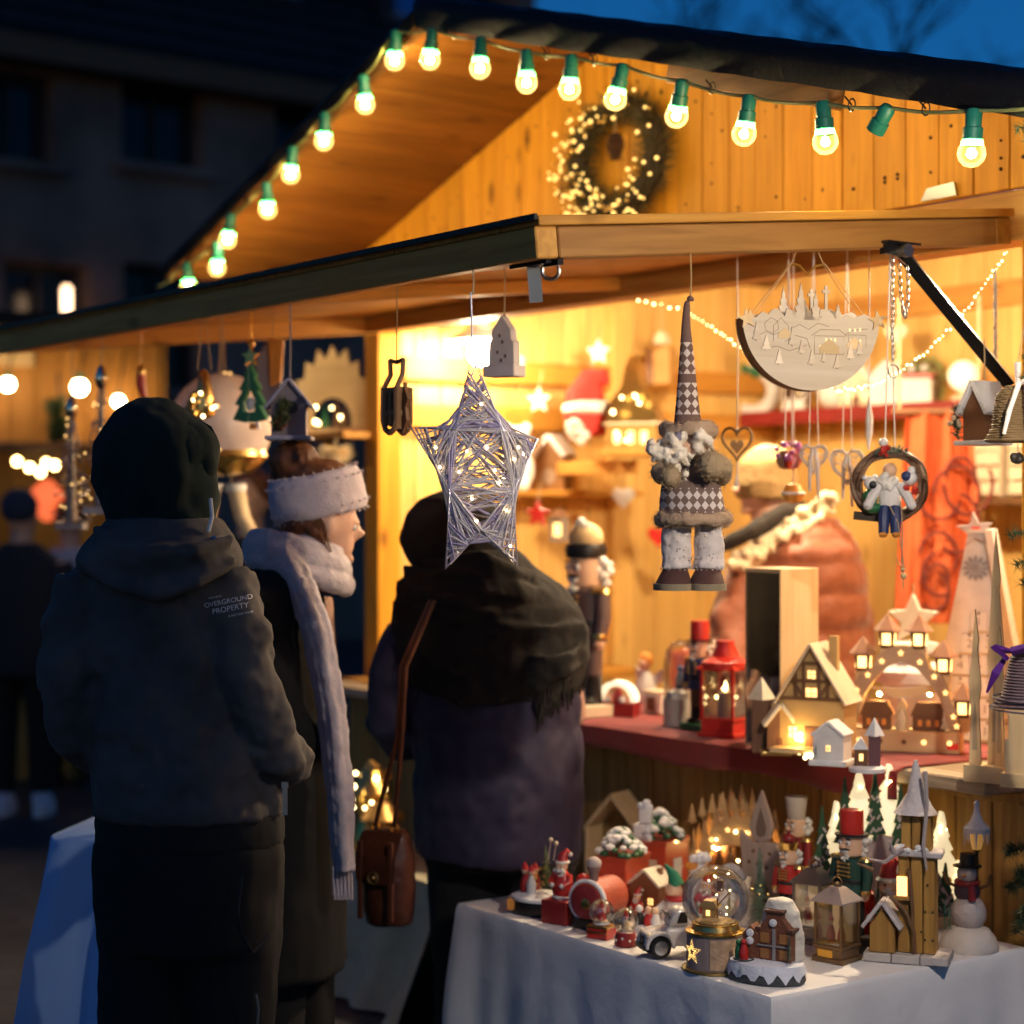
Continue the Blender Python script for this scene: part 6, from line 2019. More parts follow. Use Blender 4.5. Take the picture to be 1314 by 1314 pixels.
# lanterns
P = D(1044, 1208)
lantern('dark_lantern', 'dark grey metal lantern half hidden behind the bronze one', P, sz(P, 42), sz(P, 100), mat('gunmetal', (.16, .13, .12), .4, .6), HR + .3, None, 'figures', 'lanterns on the table')
P = D(1074, 1232)
lantern('bronze_lantern', 'bronze lantern with silvery roof and little red figures inside', P, sz(P, 44), sz(P, 100), mat('bronze', (.2, .12, .06), .4, .6), HR + .2, mat('silvery_roof', (.5, .45, .45), .35, .6), 'figures', 'lanterns on the table', tag_plate=mat('yellow_sticker', (.85, .42, .05), .6))

# driftwood birdhouse tower
P = D(1166, 1231)
dw = T('driftwood_tower', 'tall rustic wooden tower house with a snowy spire, twigs and a side cabin', 'birdhouse', P, HR + .62)
k = sz(P, 1)
for x in (-36, 0, 36):
    bev(B().box((x * k, 0, 6 * k), (35 * k, 62 * k, 11 * k)).obj('base_plank', mat('whitewashed_plank', (.5, .45, .42), .8, bump=.6), dw, False), .002)
for i, x in enumerate((-16, 0, 16)):
    h = 122 + (4, 0, 3)[i]
    bev(B().box(((x + 12) * k, 0, (12 + h / 2) * k), (15 * k, 34 * k, h * k), .0, 0, 0, .93).obj('wall_plank', rustic, dw, False), .002)
bev(B().box((12 * k, 0, 139 * k), (64 * k, 46 * k, 8 * k), .05, .04).obj('gallery_board', mat('snowy_board', (.55, .5, .5), .9, bump=.9, bsc=140), dw, False), .003)
for i, x in enumerate((-8, 5, 18)):
    bev(B().box(((x + 6) * k, 0, 166 * k), (12 * k, 26 * k, 48 * k), 0, 0, 0, .9).obj('tower_plank', rustic, dw, False), .002)
sp_ = B().loft([(9 * k, 0, 188 * k, 29 * k, 26 * k), (9 * k, 0, 198 * k, 21 * k, 18 * k), (10 * k, 0, 214 * k, 12 * k, 11 * k), (9 * k, 0, 246 * k, 5 * k, 5 * k), (9 * k, 0, 256 * k, 2 * k, 2 * k)], 14)
sp_.obj('spire', mat('bark_snow_spire', (.56, .52, .53), .9, bump=1, bsc=90), dw)
bev(B().prism([(-46 * k, 12 * k), (-14 * k, 12 * k), (-14 * k, 46 * k), (-30 * k, 68 * k), (-46 * k, 46 * k)], 30 * k, -12 * k).obj('cabin', rustic, dw, False), .002)
for sg in (-1, 1):
    bev(B().box(((-30 + sg * 13) * k, -12 * k, 60 * k), (40 * k, 44 * k, 5 * k), 0, sg * radians(54)).obj('cabin_roof', mat('snowy_board', (.55, .5, .5), .9, bump=.9, bsc=140), dw, False), .002)
B().box((-6 * k, -17.6 * k, 96 * k), (13 * k, 2 * k, 26 * k)).obj('lit_window', ledsoft, dw, False)
bev(B().box((-6 * k, -20 * k, 82 * k), (21 * k, 8 * k, 5 * k)).obj('window_sill', rustic, dw, False), .001)
tw_ = mat('frosted_twig', (.42, .36, .36), .8, bump=.8, bsc=120)
for pts in ([(-4, -26, 146), (-26, -30, 128), (-48, -34, 132)], [(-14, -28, 140), (-20, -34, 156)], [(24, -24, 246), (26, -22, 200), (22, -26, 150), (26, -24, 120)], [(-20, -22, 84), (0, -24, 66), (10, -23, 40), (12, -22, 14)], [(4, -24, 120), (8, -23, 70), (10, -24, 14)], [(-40, -36, 118), (-60, -36, 126)]):
    B().tube([(x * k, y * k, z * k) for x, y, z in pts], [3.2 * k] + [2.6 * k] * (len(pts) - 2) + [1.2 * k], 6).obj('twig', tw_ if pts[0][2] > 125 else plydark, dw)
scr = B()
for x, z in ((26, 30), (38, 30), (26, 66), (38, 66), (30, 100), (20, 40)):
    scr.sph(((x * .8 + 2) * k, -17.3 * k, z * k), 1.6 * k, 6, 4)
tag(scr.obj('screws', black, dw), kind='stuff')
tag(fluff(B(), (6 * k, -10 * k, 144 * k), (22 * k, 16 * k, 5 * k), 30, rs, 3.5 * k).obj('snow_lumps', snow, dw), kind='stuff')

P = D(1140, 1208)
santa('leaning_santa', 'santa figure in a red cap leaning out behind the driftwood tower', P, sz(P, 112), HR + .2)
P = D(1127, 1216)
bottle_tree('bottle_brush_tree', 'dark green bottle brush tree in front of the leaning santa', P, sz(P, 84), sz(P, 34), 0, mat('dark_bristle', (.06, .1, .07), .7, var=.5, sc=60, bump=0), 'bottle brush trees', 900)
P = D(1112, 1206)
sl = T('red_sleigh_cutout', 'red and white curved sleigh board leaning by the red nutcracker base', 'sleigh', P, HR + .3)
k = sz(P, 1)
bev(B().prism([(0, 0), (20 * k, 0), (20 * k, 30 * k), (10 * k, 60 * k), (0, 70 * k), (-8 * k, 40 * k)], 6 * k).obj('board', redp, sl, False), .001)
B().tube([(20 * k, -4 * k, 2 * k), (-4 * k, -4 * k, 4 * k), (-10 * k, -4 * k, 34 * k), (-2 * k, -4 * k, 72 * k)], 2.4 * k, 6).obj('runner', white, sl)
P = D(1116, 1224)
bev(tag(B().box((0, 0, .02), (.045, .04, .04)).obj('black_box', black, None, False, P, (0, 0, HR + .3)), 'small black cube box between the sleigh and the driftwood tower', 'box'), .003)

# snowman carrying a lamp post
P = D(1243, 1217)
sn_ = T('glitter_snowman', 'glittery snowman in black hat under a snow capped lamp post on a round base', 'snowman', P, HR + .5)
k = sz(P, 1)
ice = mat('clear_glitter', (.62, .56, .56), .25, bump=1, bsc=120, trans=.3)
B().lathe([(38 * k, 0), (38 * k, 4 * k), (34 * k, 16 * k), (26 * k, 26 * k), (12 * k, 30 * k)], n=26).obj('base', mat('frosted_base', (.55, .5, .46), .7, bump=.7), sn_)
B().sph((0, 0, 46 * k), (23 * k, 22 * k, 24 * k), 18, 12).obj('lower_ball', ice, sn_)
B().sph((-2 * k, 0, 74 * k), (17 * k, 16 * k, 16 * k), 16, 10).obj('chest', mat('dark_vest', (.06, .035, .06), .6), sn_)
B().sph((-2 * k, -2 * k, 96 * k), (13 * k, 13 * k, 13 * k), 14, 10).obj('head', ice, sn_)
B().lathe([(.1 * k, 0), (2.4 * k, 0), (.1 * k, 12 * k)], n=6).tf(Matrix.Translation((-2 * k, -14 * k, 96 * k)) @ Matrix.Rotation(pi / 2, 4, 'X')).obj('nose', orangep, sn_)
B().tube([(-2 * k + cos(a) * 13 * k, sin(a) * 13 * k, 85 * k) for a in [2 * pi * i / 14 for i in range(14)]], 4 * k, 6, True).tube([(6 * k, -12 * k, 84 * k), (9 * k, -16 * k, 64 * k)], [4 * k, 5 * k], 5).obj('scarf', dkred, sn_)
B().lathe([(18 * k, 105 * k), (18 * k, 107 * k), (11 * k, 108 * k), (10 * k, 122 * k)], (-1 * k, 0, 0), 14).obj('hat', black, sn_)
for sx in (-1, 1):
    B().tube([(sx * 14 * k, 0, 78 * k), (sx * 26 * k, -8 * k, 84 * k), (sx * 30 * k, -10 * k, 98 * k)], 2.4 * k, 5).obj('arm', plydark, sn_)
B().lathe([(4 * k, 26 * k), (2.4 * k, 40 * k), (2.4 * k, 122 * k), (6 * k, 126 * k)], (8 * k, 10 * k, 0), 10).obj('post', mat('post_bronze', (.14, .08, .03), .4, .6), sn_)
B().loft([(8 * k, 10 * k, 126 * k, 6 * k, 6 * k), (8 * k, 10 * k, 150 * k, 11 * k, 11 * k)], 6).obj('lamp_glass', mat('amber_glass', (.7, .4, .12), .2, emit=(1, .5, .12), es=.25, sample=False), sn_, False)
B().lathe([(16 * k, 148 * k), (17 * k, 154 * k), (9 * k, 162 * k), (4 * k, 174 * k), (3 * k, 182 * k), (4 * k, 186 * k), (.3 * k, 190 * k)], (8 * k, 10 * k, 0), 16).obj('lamp_cap', snow, sn_)
ic = B()
for i in range(9):
    a = 2 * pi * i / 9
    ic.lathe([(.3 * k, 136 * k - 6 * k * (i % 2)), (2 * k, 148 * k), (2 * k, 152 * k)], (8 * k + cos(a) * 15 * k, 10 * k + sin(a) * 15 * k, 0), 6)
tag(ic.obj('icicles', snow, sn_), kind='stuff')
for x, h in ((-26, 44), (-20, 34)):
    tag(bottle_tree('x', '', None, h * k, 16 * k, parent=sn_, n=220).move(x * k, -18 * k, 20 * k).obj('tiny_tree', mat('teal_bristle', (.05, .16, .14), .7, bump=0), sn_), kind='stuff')

# big glass globe
P = D(918, 1243)
bg = T('glass_globe_lamp', 'large clear glass globe with golden village inside on a birch drum with lit star', 'glass globe', P, HR + .55)
k = sz(P, 1)
B().lathe([(43 * k, 0), (43 * k, 3 * k), (38 * k, 4 * k)], n=34).obj('foot', mat('brass_rim', (.5, .36, .14), .35, .9), bg)
B().lathe([(37 * k, 3 * k), (37 * k, 48 * k)], n=34).obj('drum', wood('lilac_bark', (.34, .27, .26), (.24, .17, .16), 'Z', knots=0, bump=.6), bg)
dr = B()
a0, a1 = -1.45, -.35
for i in range(10):
    pass
dr.grid(lambda u, v: (37.6 * k * cos(a0 + (a1 - a0) * u), 37.6 * k * sin(a0 + (a1 - a0) * u), (6 + 38 * v) * k), 10, 2)
dr.obj('birch_panel', mat('tan_bark_panel', (.55, .36, .22), .75, var=.4, sc=60, bump=.6), bg)
B().lathe([(38.5 * k, 47 * k), (38.5 * k, 50 * k), (31 * k, 52 * k), (29 * k, 58 * k), (30 * k, 60 * k)], n=34).obj('collar', gold, bg)
stt = B()
sp2 = star_poly(15 * k, .42)
for i in range(10):
    for q in range(4):
        x = sp2[i][0] + (sp2[(i + 1) % 10][0] - sp2[i][0]) * q / 4
        z = sp2[i][1] + (sp2[(i + 1) % 10][1] - sp2[i][1]) * q / 4
        for f in (1, .55):
            a = -2.2 + x * f / (37 * k)
            stt.sph((37.4 * k * cos(a), 37.4 * k * sin(a), 26 * k + z * f), 0.6 * k, 6, 4)
tag(stt.obj('star_lights', mat('gold_led', (1, .8, .4), .5), bg), kind='stuff')
rg_ = 43 * k
B().lathe([(rg_ * .66, -rg_ * .72)] + [(rg_ * cos(a), rg_ * sin(a)) for a in [-.8 + (pi / 2 + .8) * i / 16 for i in range(17)]], (0, 0, 58 * k + rg_ * .74), 34).obj('globe', clear, bg)
B().lathe([(28 * k, 58 * k), (25 * k, 62 * k), (8 * k, 66 * k)], n=18).obj('snow_mound', mat('gold_sand', (.5, .36, .18), .8, bump=.6), bg)
B().prism([(-16 * k, 62 * k), (0, 62 * k), (0, 80 * k), (-16 * k, 80 * k)], 12 * k).prism([(-20 * k, 79 * k), (6 * k, 79 * k), (0, 88 * k), (-14 * k, 88 * k)], 18 * k).obj('cabin', mat('gold_cabin', (.5, .33, .13), .5, .3), bg, False)
quadwin(B(), -8 * k, -6.4 * k, 72 * k, 5 * k, 7 * k).obj('cabin_window', ledsoft, bg, False)
B().tube([(4 * k, -4 * k, 62 * k), (4 * k, -4 * k, 92 * k)], 1.2 * k, 6).tube([(4 * k, -4 * k, 82 * k), (20 * k, -4 * k, 100 * k)], .9 * k, 5).box((8 * k, -4 * k, 108 * k), (7 * k, 7 * k, 14 * k)).obj('lamp_post', plydark, bg)
tag(bottle_tree('x', '', None, 46 * k, 26 * k, parent=bg, n=420).move(16 * k, 8 * k, 62 * k).obj('tiny_tree', mat('gold_green', (.3, .26, .1), .6, bump=0), bg), kind='stuff')
fl2 = B()
for i in range(10):
    fl2.sph((rs.uniform(-.5, .5) * rg_, rs.uniform(-.5, .5) * rg_, 62 * k + rs.uniform(.2, 1.3) * rg_), 1.2 * k, 6, 4)
tag(fl2.obj('fairy_lights', ledw, bg), kind='stuff')

# snowy village block at the near corner
P = D(984, 1257)
sv = T('snowy_brick_house', 'red brown house with heavy snow at its back on a dark icicle edged base', 'model house', P, HR + .42)
k = sz(P, 1)
rock = mat('painted_rock', (.05, .055, .06), .6, bump=.6, bsc=50)
brick = mat('red_brown_brick', (.2, .07, .035), .7, var=.3, sc=50, bump=.7, bsc=120)
bs_ = B().loft([(0, 0, 0, 50 * k, 36 * k), (0, 0, 4 * k, 52 * k, 38 * k), (0, 0, 14 * k, 50 * k, 36 * k), (0, 0, 22 * k, 46 * k, 32 * k)], 28)
bs_.obj('rock_base', rock, sv)
sno = B()
ring_ = []
for i in range(56):
    a = 2 * pi * i / 56
    ring_.append(a)
vs, fs = [], []
for kk, (f, z) in enumerate(((1.06, None), (1.05, 16), (.98, 24), (.7, 27), (.05, 28))):
    for i, a in enumerate(ring_):
        zz = z if z is not None else 14 - 10 * abs(sin(i * .8)) ** 2 + 2 * sin(i * 1.9)
        vs.append((cos(a) * 50 * f * k, sin(a) * 36 * f * k, zz * k))
for kk in range(4):
    for i in range(56):
        j = (i + 1) % 56
        fs.append((kk * 56 + i, kk * 56 + j, kk * 56 + 56 + j, kk * 56 + 56 + i))
fs.append(tuple(4 * 56 + i for i in range(56)))
sno.add(vs, fs).obj('snow_sheet', mat('blue_white_snow', (.68, .7, .78), .7, bump=.7, bsc=90), sv)
gx = 14
bev(B().prism([((gx - 22) * k, 26 * k), ((gx + 22) * k, 26 * k), ((gx + 22) * k, 66 * k), ((gx + 11) * k, 82 * k), ((gx + 11) * k, 90 * k), ((gx - 11) * k, 90 * k), ((gx - 11) * k, 82 * k), ((gx - 22) * k, 66 * k)], 26 * k, 4 * k).obj('wall', brick, sv, False), .001)
bev(B().prism([(-30 * k, 26 * k), (-8 * k, 26 * k), (-8 * k, 58 * k), (-19 * k, 70 * k), (-30 * k, 58 * k)], 22 * k, 2 * k).obj('side_wall', brick, sv, False), .001)
for x, z, w in ((gx, 90, 26), (gx - 22, 67, 8), (gx + 22, 67, 8)):
    bev(B().box((x * k, 4 * k, z * k), (w * k, 30 * k, 4 * k)).obj('coping', mat('dark_brick_trim', (.1, .04, .025), .7), sv, False), .001)
soft(B().loft([(gx * k, 18 * k, 24 * k, 30 * k, 14 * k), (gx * k, 18 * k, 60 * k, 30 * k, 15 * k), (gx * k, 14 * k, 88 * k, 24 * k, 16 * k), (gx * k, 12 * k, 102 * k, 16 * k, 12 * k), (gx * k, 12 * k, 105 * k, 6 * k, 6 * k)], 18).obj('snow_drift', mat('cream_snow', (.78, .72, .62), .8, bump=.8, bsc=90), sv), .004, 2, .006, .02)
for x, z in ((gx - 1, 76), (-19, 50), (-19, 60)):
    B().lathe([(5 * k, 0), (5 * k, 2 * k), (3 * k, 3 * k)], n=14).tf(Matrix.Translation((x * k, -9.5 * k, z * k)) @ Matrix.Rotation(pi / 2, 4, 'X')).obj('round_window', snow, sv)
B().box((gx * k, -9.6 * k, 46 * k), (46 * k, 2 * k, 2 * k)).box((gx * k, -9.6 * k, 46 * k), (4 * k, 2.4 * k, 44 * k)).obj('drain_pipe', mat('grey_pipe', (.3, .27, .27), .6), sv, False)
for x, z in ((gx - 13, 56), (gx + 13, 56), (gx - 13, 36), (gx + 13, 36)):
    B().box((x * k, -9.6 * k, z * k), (11 * k, 1.6 * k, 12 * k)).obj('window', mat('dim_window', (.22, .1, .04), .4, emit=(1, .4, .1), es=.05, sample=False), sv, False)
B().lathe([(6 * k, 27 * k), (6.5 * k, 36 * k), (3 * k, 46 * k)], (-24 * k, -18 * k, 0), 10).sph((-24 * k, -18 * k, 49 * k), 4 * k, 8, 6).obj('caroller', redp, sv)
B().lathe([(5 * k, 27 * k), (5 * k, 36 * k), (3 * k, 44 * k)], (-33 * k, -14 * k, 0), 10).sph((-33 * k, -14 * k, 47 * k), 4 * k, 8, 6).obj('caroller', green, sv)
tag(bottle_tree('x', '', None, 40 * k, 20 * k, parent=sv, n=320).move(36 * k, -14 * k, 26 * k).obj('tiny_tree', mat('grey_green_bristle', (.08, .11, .09), .7, bump=0), sv), kind='stuff')
tag(bottle_tree('x', '', None, 16 * k, 12 * k, parent=sv, n=120).move(-20 * k, -37 * k, 8 * k).obj('holly', green, sv), kind='stuff')
B().tube([(cos(a) * 13 * k - 24 * k, sin(a) * 9 * k - 19 * k, 27.6 * k) for a in [2 * pi * i / 18 for i in range(18)]], 1.3 * k, 5, True).obj('ice_ring', rock, sv)

# white pickup toy
P = D(868, 1225)
pk = T('white_toy_truck', 'white ceramic toy pickup truck with round fenders and a grey hubcap', 'toy truck', P, radians(14))
k = sz(P, 1)
wpl = mat('glazed_white', (.74, .7, .66), .25, coat=.4)
# local +x runs along the truck, nose at -x
bdy = B().loft([(-50 * k, 0, 0, .01, .01)], 4) if False else B()
nz_ = [(-50, 18, 16, 12), (-46, 22, 20, 16), (-34, 24, 22, 19), (-18, 25, 22, 20), (-6, 26, 24, 21)]


def xloft(secs, n=16):
    bb_ = B()
    bb_.loft([(0, 0, x, hw, hh) for x, zc, hw, hh in secs], n)
    return bb_


def xl(secs):
    # sections along x: x, centre height, half width, half height
    vs, fs = [], []
    n = 16
    for x, zc, hw, hh in secs:
        for i in range(n):
            a = 2 * pi * i / n
            ca, sa = cos(a), sin(a)
            f = 1 / max(abs(ca), abs(sa)) ** .55
            vs.append((x * k, ca * hw * f * k, (zc + sa * hh * f) * k))
    for q in range(len(secs) - 1):
        for i in range(n):
            j = (i + 1) % n
            fs.append((q * n + i, (q + 1) * n + i, (q + 1) * n + j, q * n + j))
    fs.append(tuple(range(n)))
    fs.append(tuple((len(secs) - 1) * n + i for i in range(n - 1, -1, -1)))
    return B().add(vs, fs)


subd(xl([(-46, 22, 9, 8), (-45, 22, 12, 10), (-36, 24, 14, 12), (-16, 26, 15, 13), (-12, 26, 18, 14), (40, 24, 18, 13), (44, 24, 17, 12)]).obj('body', wpl, pk))
subd(xl([(-14, 42, 14, 6), (-8, 48, 14.5, 11), (0, 50, 15, 14), (12, 50, 15, 13), (15, 46, 14, 9)]).obj('cab', wpl, pk))
for sy in (-1, 1):
    B().prism([(-5 * k, 44 * k), (9 * k, 44 * k), (9 * k, 58 * k), (0, 58 * k)], .4 * k, sy * 17.5 * k).obj('window', black, pk, False)
B().box((-12.5 * k, 0, 51 * k), (1 * k, 24 * k, 12 * k), 0, -.5).obj('windscreen', black, pk, False)
B().box((-47 * k, 0, 14 * k), (5 * k, 36 * k, 6 * k)).box((-46 * k, 0, 23 * k), (2 * k, 14 * k, 10 * k)).obj('bumper', black, pk, False)
for x in (-28, 28):
    for sy in (-1, 1):
        wl = B().lathe([(5 * k, -5 * k), (13.5 * k, -5 * k), (14.5 * k, -3 * k), (14.5 * k, 3 * k), (13.5 * k, 5 * k), (5 * k, 5 * k)], n=22).tf(Matrix.Translation((x * k, sy * 17 * k, 14.5 * k)) @ Matrix.Rotation(pi / 2, 4, 'X')).obj('tyre', black, pk)
        wl.name = 'wheel'
        B().lathe([(9 * k, -6 * k), (8 * k, 0), (8 * k, 5.6 * k), (3 * k, 6.6 * k)], n=18).tf(Matrix.Translation((x * k, sy * 17 * k, 14.5 * k)) @ Matrix.Rotation(-sy * -pi / 2, 4, 'X')).obj('hubcap', mat('bluish_chrome', (.6, .65, .72), .2, .8), wl)
        fa = arc(x * k, 14.5 * k, 20 * k, -.1, pi + .1, 14) + arc(x * k, 14.5 * k, 15.5 * k, pi + .1, -.1, 14)
        bev(B().prism(fa, 11 * k, sy * 16.5 * k).obj('fender', wpl, pk), .0025, 2)
for sy in (-1, 1):
    B().sph((-42 * k, sy * 12 * k, 29 * k), 4.5 * k, 10, 8).obj('headlight', clear if False else cream, pk)
tag(bottle_tree('x', '', None, 34 * k, 22 * k, parent=pk, n=260).move(28 * k, 0, 34 * k).obj('tree_load', frostneedle, pk), kind='stuff')
fluff(B(), (24 * k, 0, 36 * k), (14 * k, 13 * k, 4 * k), 14, rs, 5 * k).obj('snow_load', snow, pk)

# two small globes
for px_, py_, w, lb, kind_ in ((772, 1203, 30, 'small snow globe on a square red and gold chest', 0), (803, 1213, 30, 'small snow globe on a round dark red base with white dots', 1)):
    P = D(px_, py_)
    k = sz(P, 1)
    r_ = T('small_snow_globe', lb, 'snow globe', P, HR + .4, 'small snow globes')
    if kind_ == 0:
        bev(B().box((0, 0, 8 * k), (30 * k, 26 * k, 16 * k)).obj('base', redp, r_, False), .002)
        B().box((0, 0, 15 * k), (31 * k, 27 * k, 3 * k)).box((0, -13.4 * k, 9 * k), (30.4 * k, 1 * k, 2.4 * k)).obj('gold_band', gold, r_, False)
        z0 = 18
    else:
        B().lathe([(14.5 * k, 0), (15 * k, 3 * k), (12.5 * k, 17 * k), (10 * k, 18 * k)], n=22).obj('base', dkred, r_)
        dt = B()
        for i in range(9):
            a = 2 * pi * i / 9
            dt.sph((cos(a) * 13.9 * k, sin(a) * 13.9 * k, (8 + 3 * (i % 2)) * k), 1.8 * k, 6, 4)
        tag(dt.obj('white_dots', white, r_), kind='stuff')
        z0 = 17
    B().sph((0, 0, (z0 + 15) * k), 16.5 * k, 20, 14).obj('globe', glass('amber_clear', (1, .93, .82), .82), r_)
    B().lathe([(5 * k, z0 * k), (5.5 * k, (z0 + 8) * k), (3 * k, (z0 + 16) * k)], n=10).obj('figure', cream if kind_ else redp, r_)
    B().sph((0, 0, (z0 + 19) * k), 4 * k, 8, 6).obj('figure_head', skinp, r_)
    B().lathe([(4 * k, (z0 + 21) * k), (.3 * k, (z0 + 29) * k)], n=8).obj('figure_hat', redp, r_)
    B().lathe([(11 * k, z0 * k), (8 * k, (z0 + 4) * k), (2 * k, (z0 + 5) * k)], n=14).obj('snow_mound', snow, r_)

# red locomotive with wagons loaded with snowy trees
snowtree = mat('snow_topped_green', (.5, .55, .45), .8, var=.6, sc=30, bump=.5)


def snow_tree(root, x, y, z, h, w, n=60):
    b1, b2 = B(), B()
    for i in range(n):
        u = rs.random()
        a = rs.uniform(0, 6.28)
        rr_ = w / 2 * (1 - u) ** .8
        sz_ = w * .11 * rs.uniform(.7, 1.2)
        (b1 if i % 2 else b2).sph((x + cos(a) * rr_, y + sin(a) * rr_, z + u * h + (0 if i % 2 else .006)), (sz_, sz_, sz_ * .7), 7, 5)
    tag(b1.obj('tree_load', mat('glazed_green', (.05, .13, .06), .4), root), kind='stuff')
    tag(b2.obj('snow_on_tree', white, root), kind='stuff')


P = D(762, 1190)
loc_ = T('toy_locomotive', 'red ceramic toy locomotive with round boiler face and snowy rim', 'toy train', P, HR + .35)
k = sz(P, 1)
bev(B().box((0, 20 * k, 7 * k), (40 * k, 80 * k, 14 * k)).obj('chassis', black, loc_, False), .003)
boil = B().lathe([(24 * k, 0), (25 * k, 3 * k), (25 * k, 62 * k)], n=26).tf(Matrix.Translation((0, -18 * k, 36 * k)) @ Matrix.Rotation(-pi / 2, 4, 'X')).obj('boiler', mat('brick_red_glaze', (.5, .1, .05), .45, bump=.5), loc_)
B().lathe([(21 * k, 0), (22 * k, 2 * k), (18 * k, 3.5 * k)], n=26).tf(Matrix.Translation((0, -18.5 * k, 36 * k)) @ Matrix.Rotation(pi / 2, 4, 'X')).obj('face_plate', mat('wine_glaze', (.28, .025, .03), .5, bump=.5), loc_)
B().lathe([(6 * k, 0), (7 * k, 2 * k), (3 * k, 3 * k)], n=14).tf(Matrix.Translation((2 * k, -21.5 * k, 34 * k)) @ Matrix.Rotation(pi / 2, 4, 'X')).obj('badge', gold, loc_)
B().tube([(cos(a) * 25.5 * k, -15 * k, 36 * k + sin(a) * 25.5 * k) for a in [2 * pi * i / 30 for i in range(30)]], 3.2 * k, 7, True).obj('snow_rim', snow, loc_)
B().lathe([(6 * k, 60 * k), (6 * k, 70 * k), (9 * k, 76 * k), (9 * k, 80 * k), (3 * k, 88 * k)], n=14).obj('chimney', mat('dusky_brown', (.2, .13, .12), .6), loc_)
B().sph((0, 0, 82 * k), (10 * k, 10 * k, 9 * k), 10, 8).obj('snow_puff', mat('mauve_snow', (.5, .42, .4), .7), loc_)
for x in (-1, 1):
    for y in (0, 30):
        B().lathe([(9 * k, -2 * k), (10 * k, 0), (9 * k, 2 * k)], n=16).tf(Matrix.Translation((x * 21 * k, y * k, 10 * k)) @ Matrix.Rotation(pi / 2, 4, 'Y')).obj('wheel', black, loc_)
for (px_, py_, w, h, lb) in ((800, 1165, 62, 62, 'red toy wagon loaded with snowy green trees behind the locomotive'), (850, 1148, 62, 66, 'larger red toy wagon with a big snowy tree and white presents')):
    P = D(px_, py_)
    k = sz(P, 1)
    r_ = T('toy_wagon', lb, 'toy train', P, HR + .35, 'red toy wagons')
    bev(B().box((0, 0, (h * .5 + 4) * k), (w * .7 * k, w * .95 * k, h * k)).obj('wagon_body', mat('orange_red_glaze', (.55, .07, .03), .35, coat=.3), r_, False), .004, 2)
    bev(B().box((0, 0, (h + 5) * k), (w * .76 * k, w * 1.0 * k, 6 * k)).obj('roof', mat('orange_red_glaze', (.55, .07, .03), .35), r_, False), .003, 2)
    for x in (-1, 1):
        B().box((x * w * .36 * k, 0, (h * .55) * k), (1.5 * k, w * .3 * k, h * .4 * k)).obj('window', white, r_, False)
    B().box((0, -w * .48 * k, h * .5 * k), (w * .3 * k, 1.5 * k, h * .5 * k)).obj('window', cream, r_, False)
    snow_tree(r_, 0, -w * .1 * k, (h + 8) * k, w * .5 * k, w * .95 * k, 90)
    for x in (-1, 1):
        for y in (-1, 1):
            B().lathe([(7 * k, -2 * k), (8 * k, 0), (7 * k, 2 * k)], n=14).tf(Matrix.Translation((x * w * .36 * k, y * w * .3 * k, 8 * k)) @ Matrix.Rotation(pi / 2, 4, 'Y')).obj('wheel', black, r_)
    if w and px_ > 820:
        for x, z, q in ((-14, 0, 22), (-10, 20, 16)):
            bev(B().box((x * k, -24 * k, (h + 18 + z) * k), (q * k, q * k, 19 * k), .3).obj('present', white, r_, False), .004, 2)
        fluff(B(), (-10 * k, -22 * k, (h + 50) * k), (9 * k, 9 * k, 4 * k), 10, rs, 5 * k).obj('snow_lump', snow, r_)

P = D(836, 1172)
cottage('gingerbread_cottage', 'small brown cottage with cream snow roof in front of the red wagons', P, sz(P, 44), sz(P, 34), sz(P, 34), sz(P, 18), mat('ginger_brown', (.26, .1, .04), .6), mat('cream_snow_roof', (.8, .7, .52), .8), HR + .3, (1.2, .008, snow), ((-.02, .03, .014, .016), (.02, .03, .014, .016)), True, .008, .006)
P = D(868, 1190)
elf = T('green_hat_elf', 'white plush elf with a green pointed hat and red scarf', 'elf figure', P, HR + .2)
k = sz(P, 1)
B().loft([(0, 0, 0, 20 * k, 18 * k), (0, 0, 14 * k, 22 * k, 19 * k), (0, 0, 32 * k, 14 * k, 13 * k), (0, 0, 40 * k, 9 * k, 9 * k)], 14).obj('body', hairw, elf)
B().sph((-2 * k, -3 * k, 48 * k), (11 * k, 11 * k, 11 * k), 12, 9).obj('head', skinp, elf)
B().tube([(0, 0, 54 * k), (-4 * k, -2 * k, 68 * k), (-14 * k, -6 * k, 80 * k)], [11 * k, 7 * k, 1.5 * k], 10).obj('hat', mat('emerald_felt', (.02, .2, .1), .7), elf)
B().tube([(cos(a) * 11 * k, sin(a) * 11 * k, 38 * k) for a in [2 * pi * i / 12 for i in range(12)]], 4 * k, 6, True).obj('scarf', redp, elf)
for sx in (-1, 1):
    B().tube([(sx * 16 * k, -2 * k, 30 * k), (sx * 24 * k, -12 * k, 18 * k), (sx * 18 * k, -20 * k, 10 * k)], 5 * k, 8).obj('arm', hairw, elf)
    B().sph((sx * 10 * k, -18 * k, 5 * k), (7 * k, 10 * k, 5 * k), 8, 6).obj('foot', white, elf)
P = D(832, 1195)
pn = T('white_sled_scene', 'low white sled with tiny dark and white figures beside the toy truck', 'figurine', P, HR + .3)
k = sz(P, 1)
B().loft([(0, 0, 0, 26 * k, 18 * k), (0, 0, 4 * k, 27 * k, 19 * k), (0, 0, 8 * k, 20 * k, 12 * k)], 18).obj('snow_base', snow, pn)
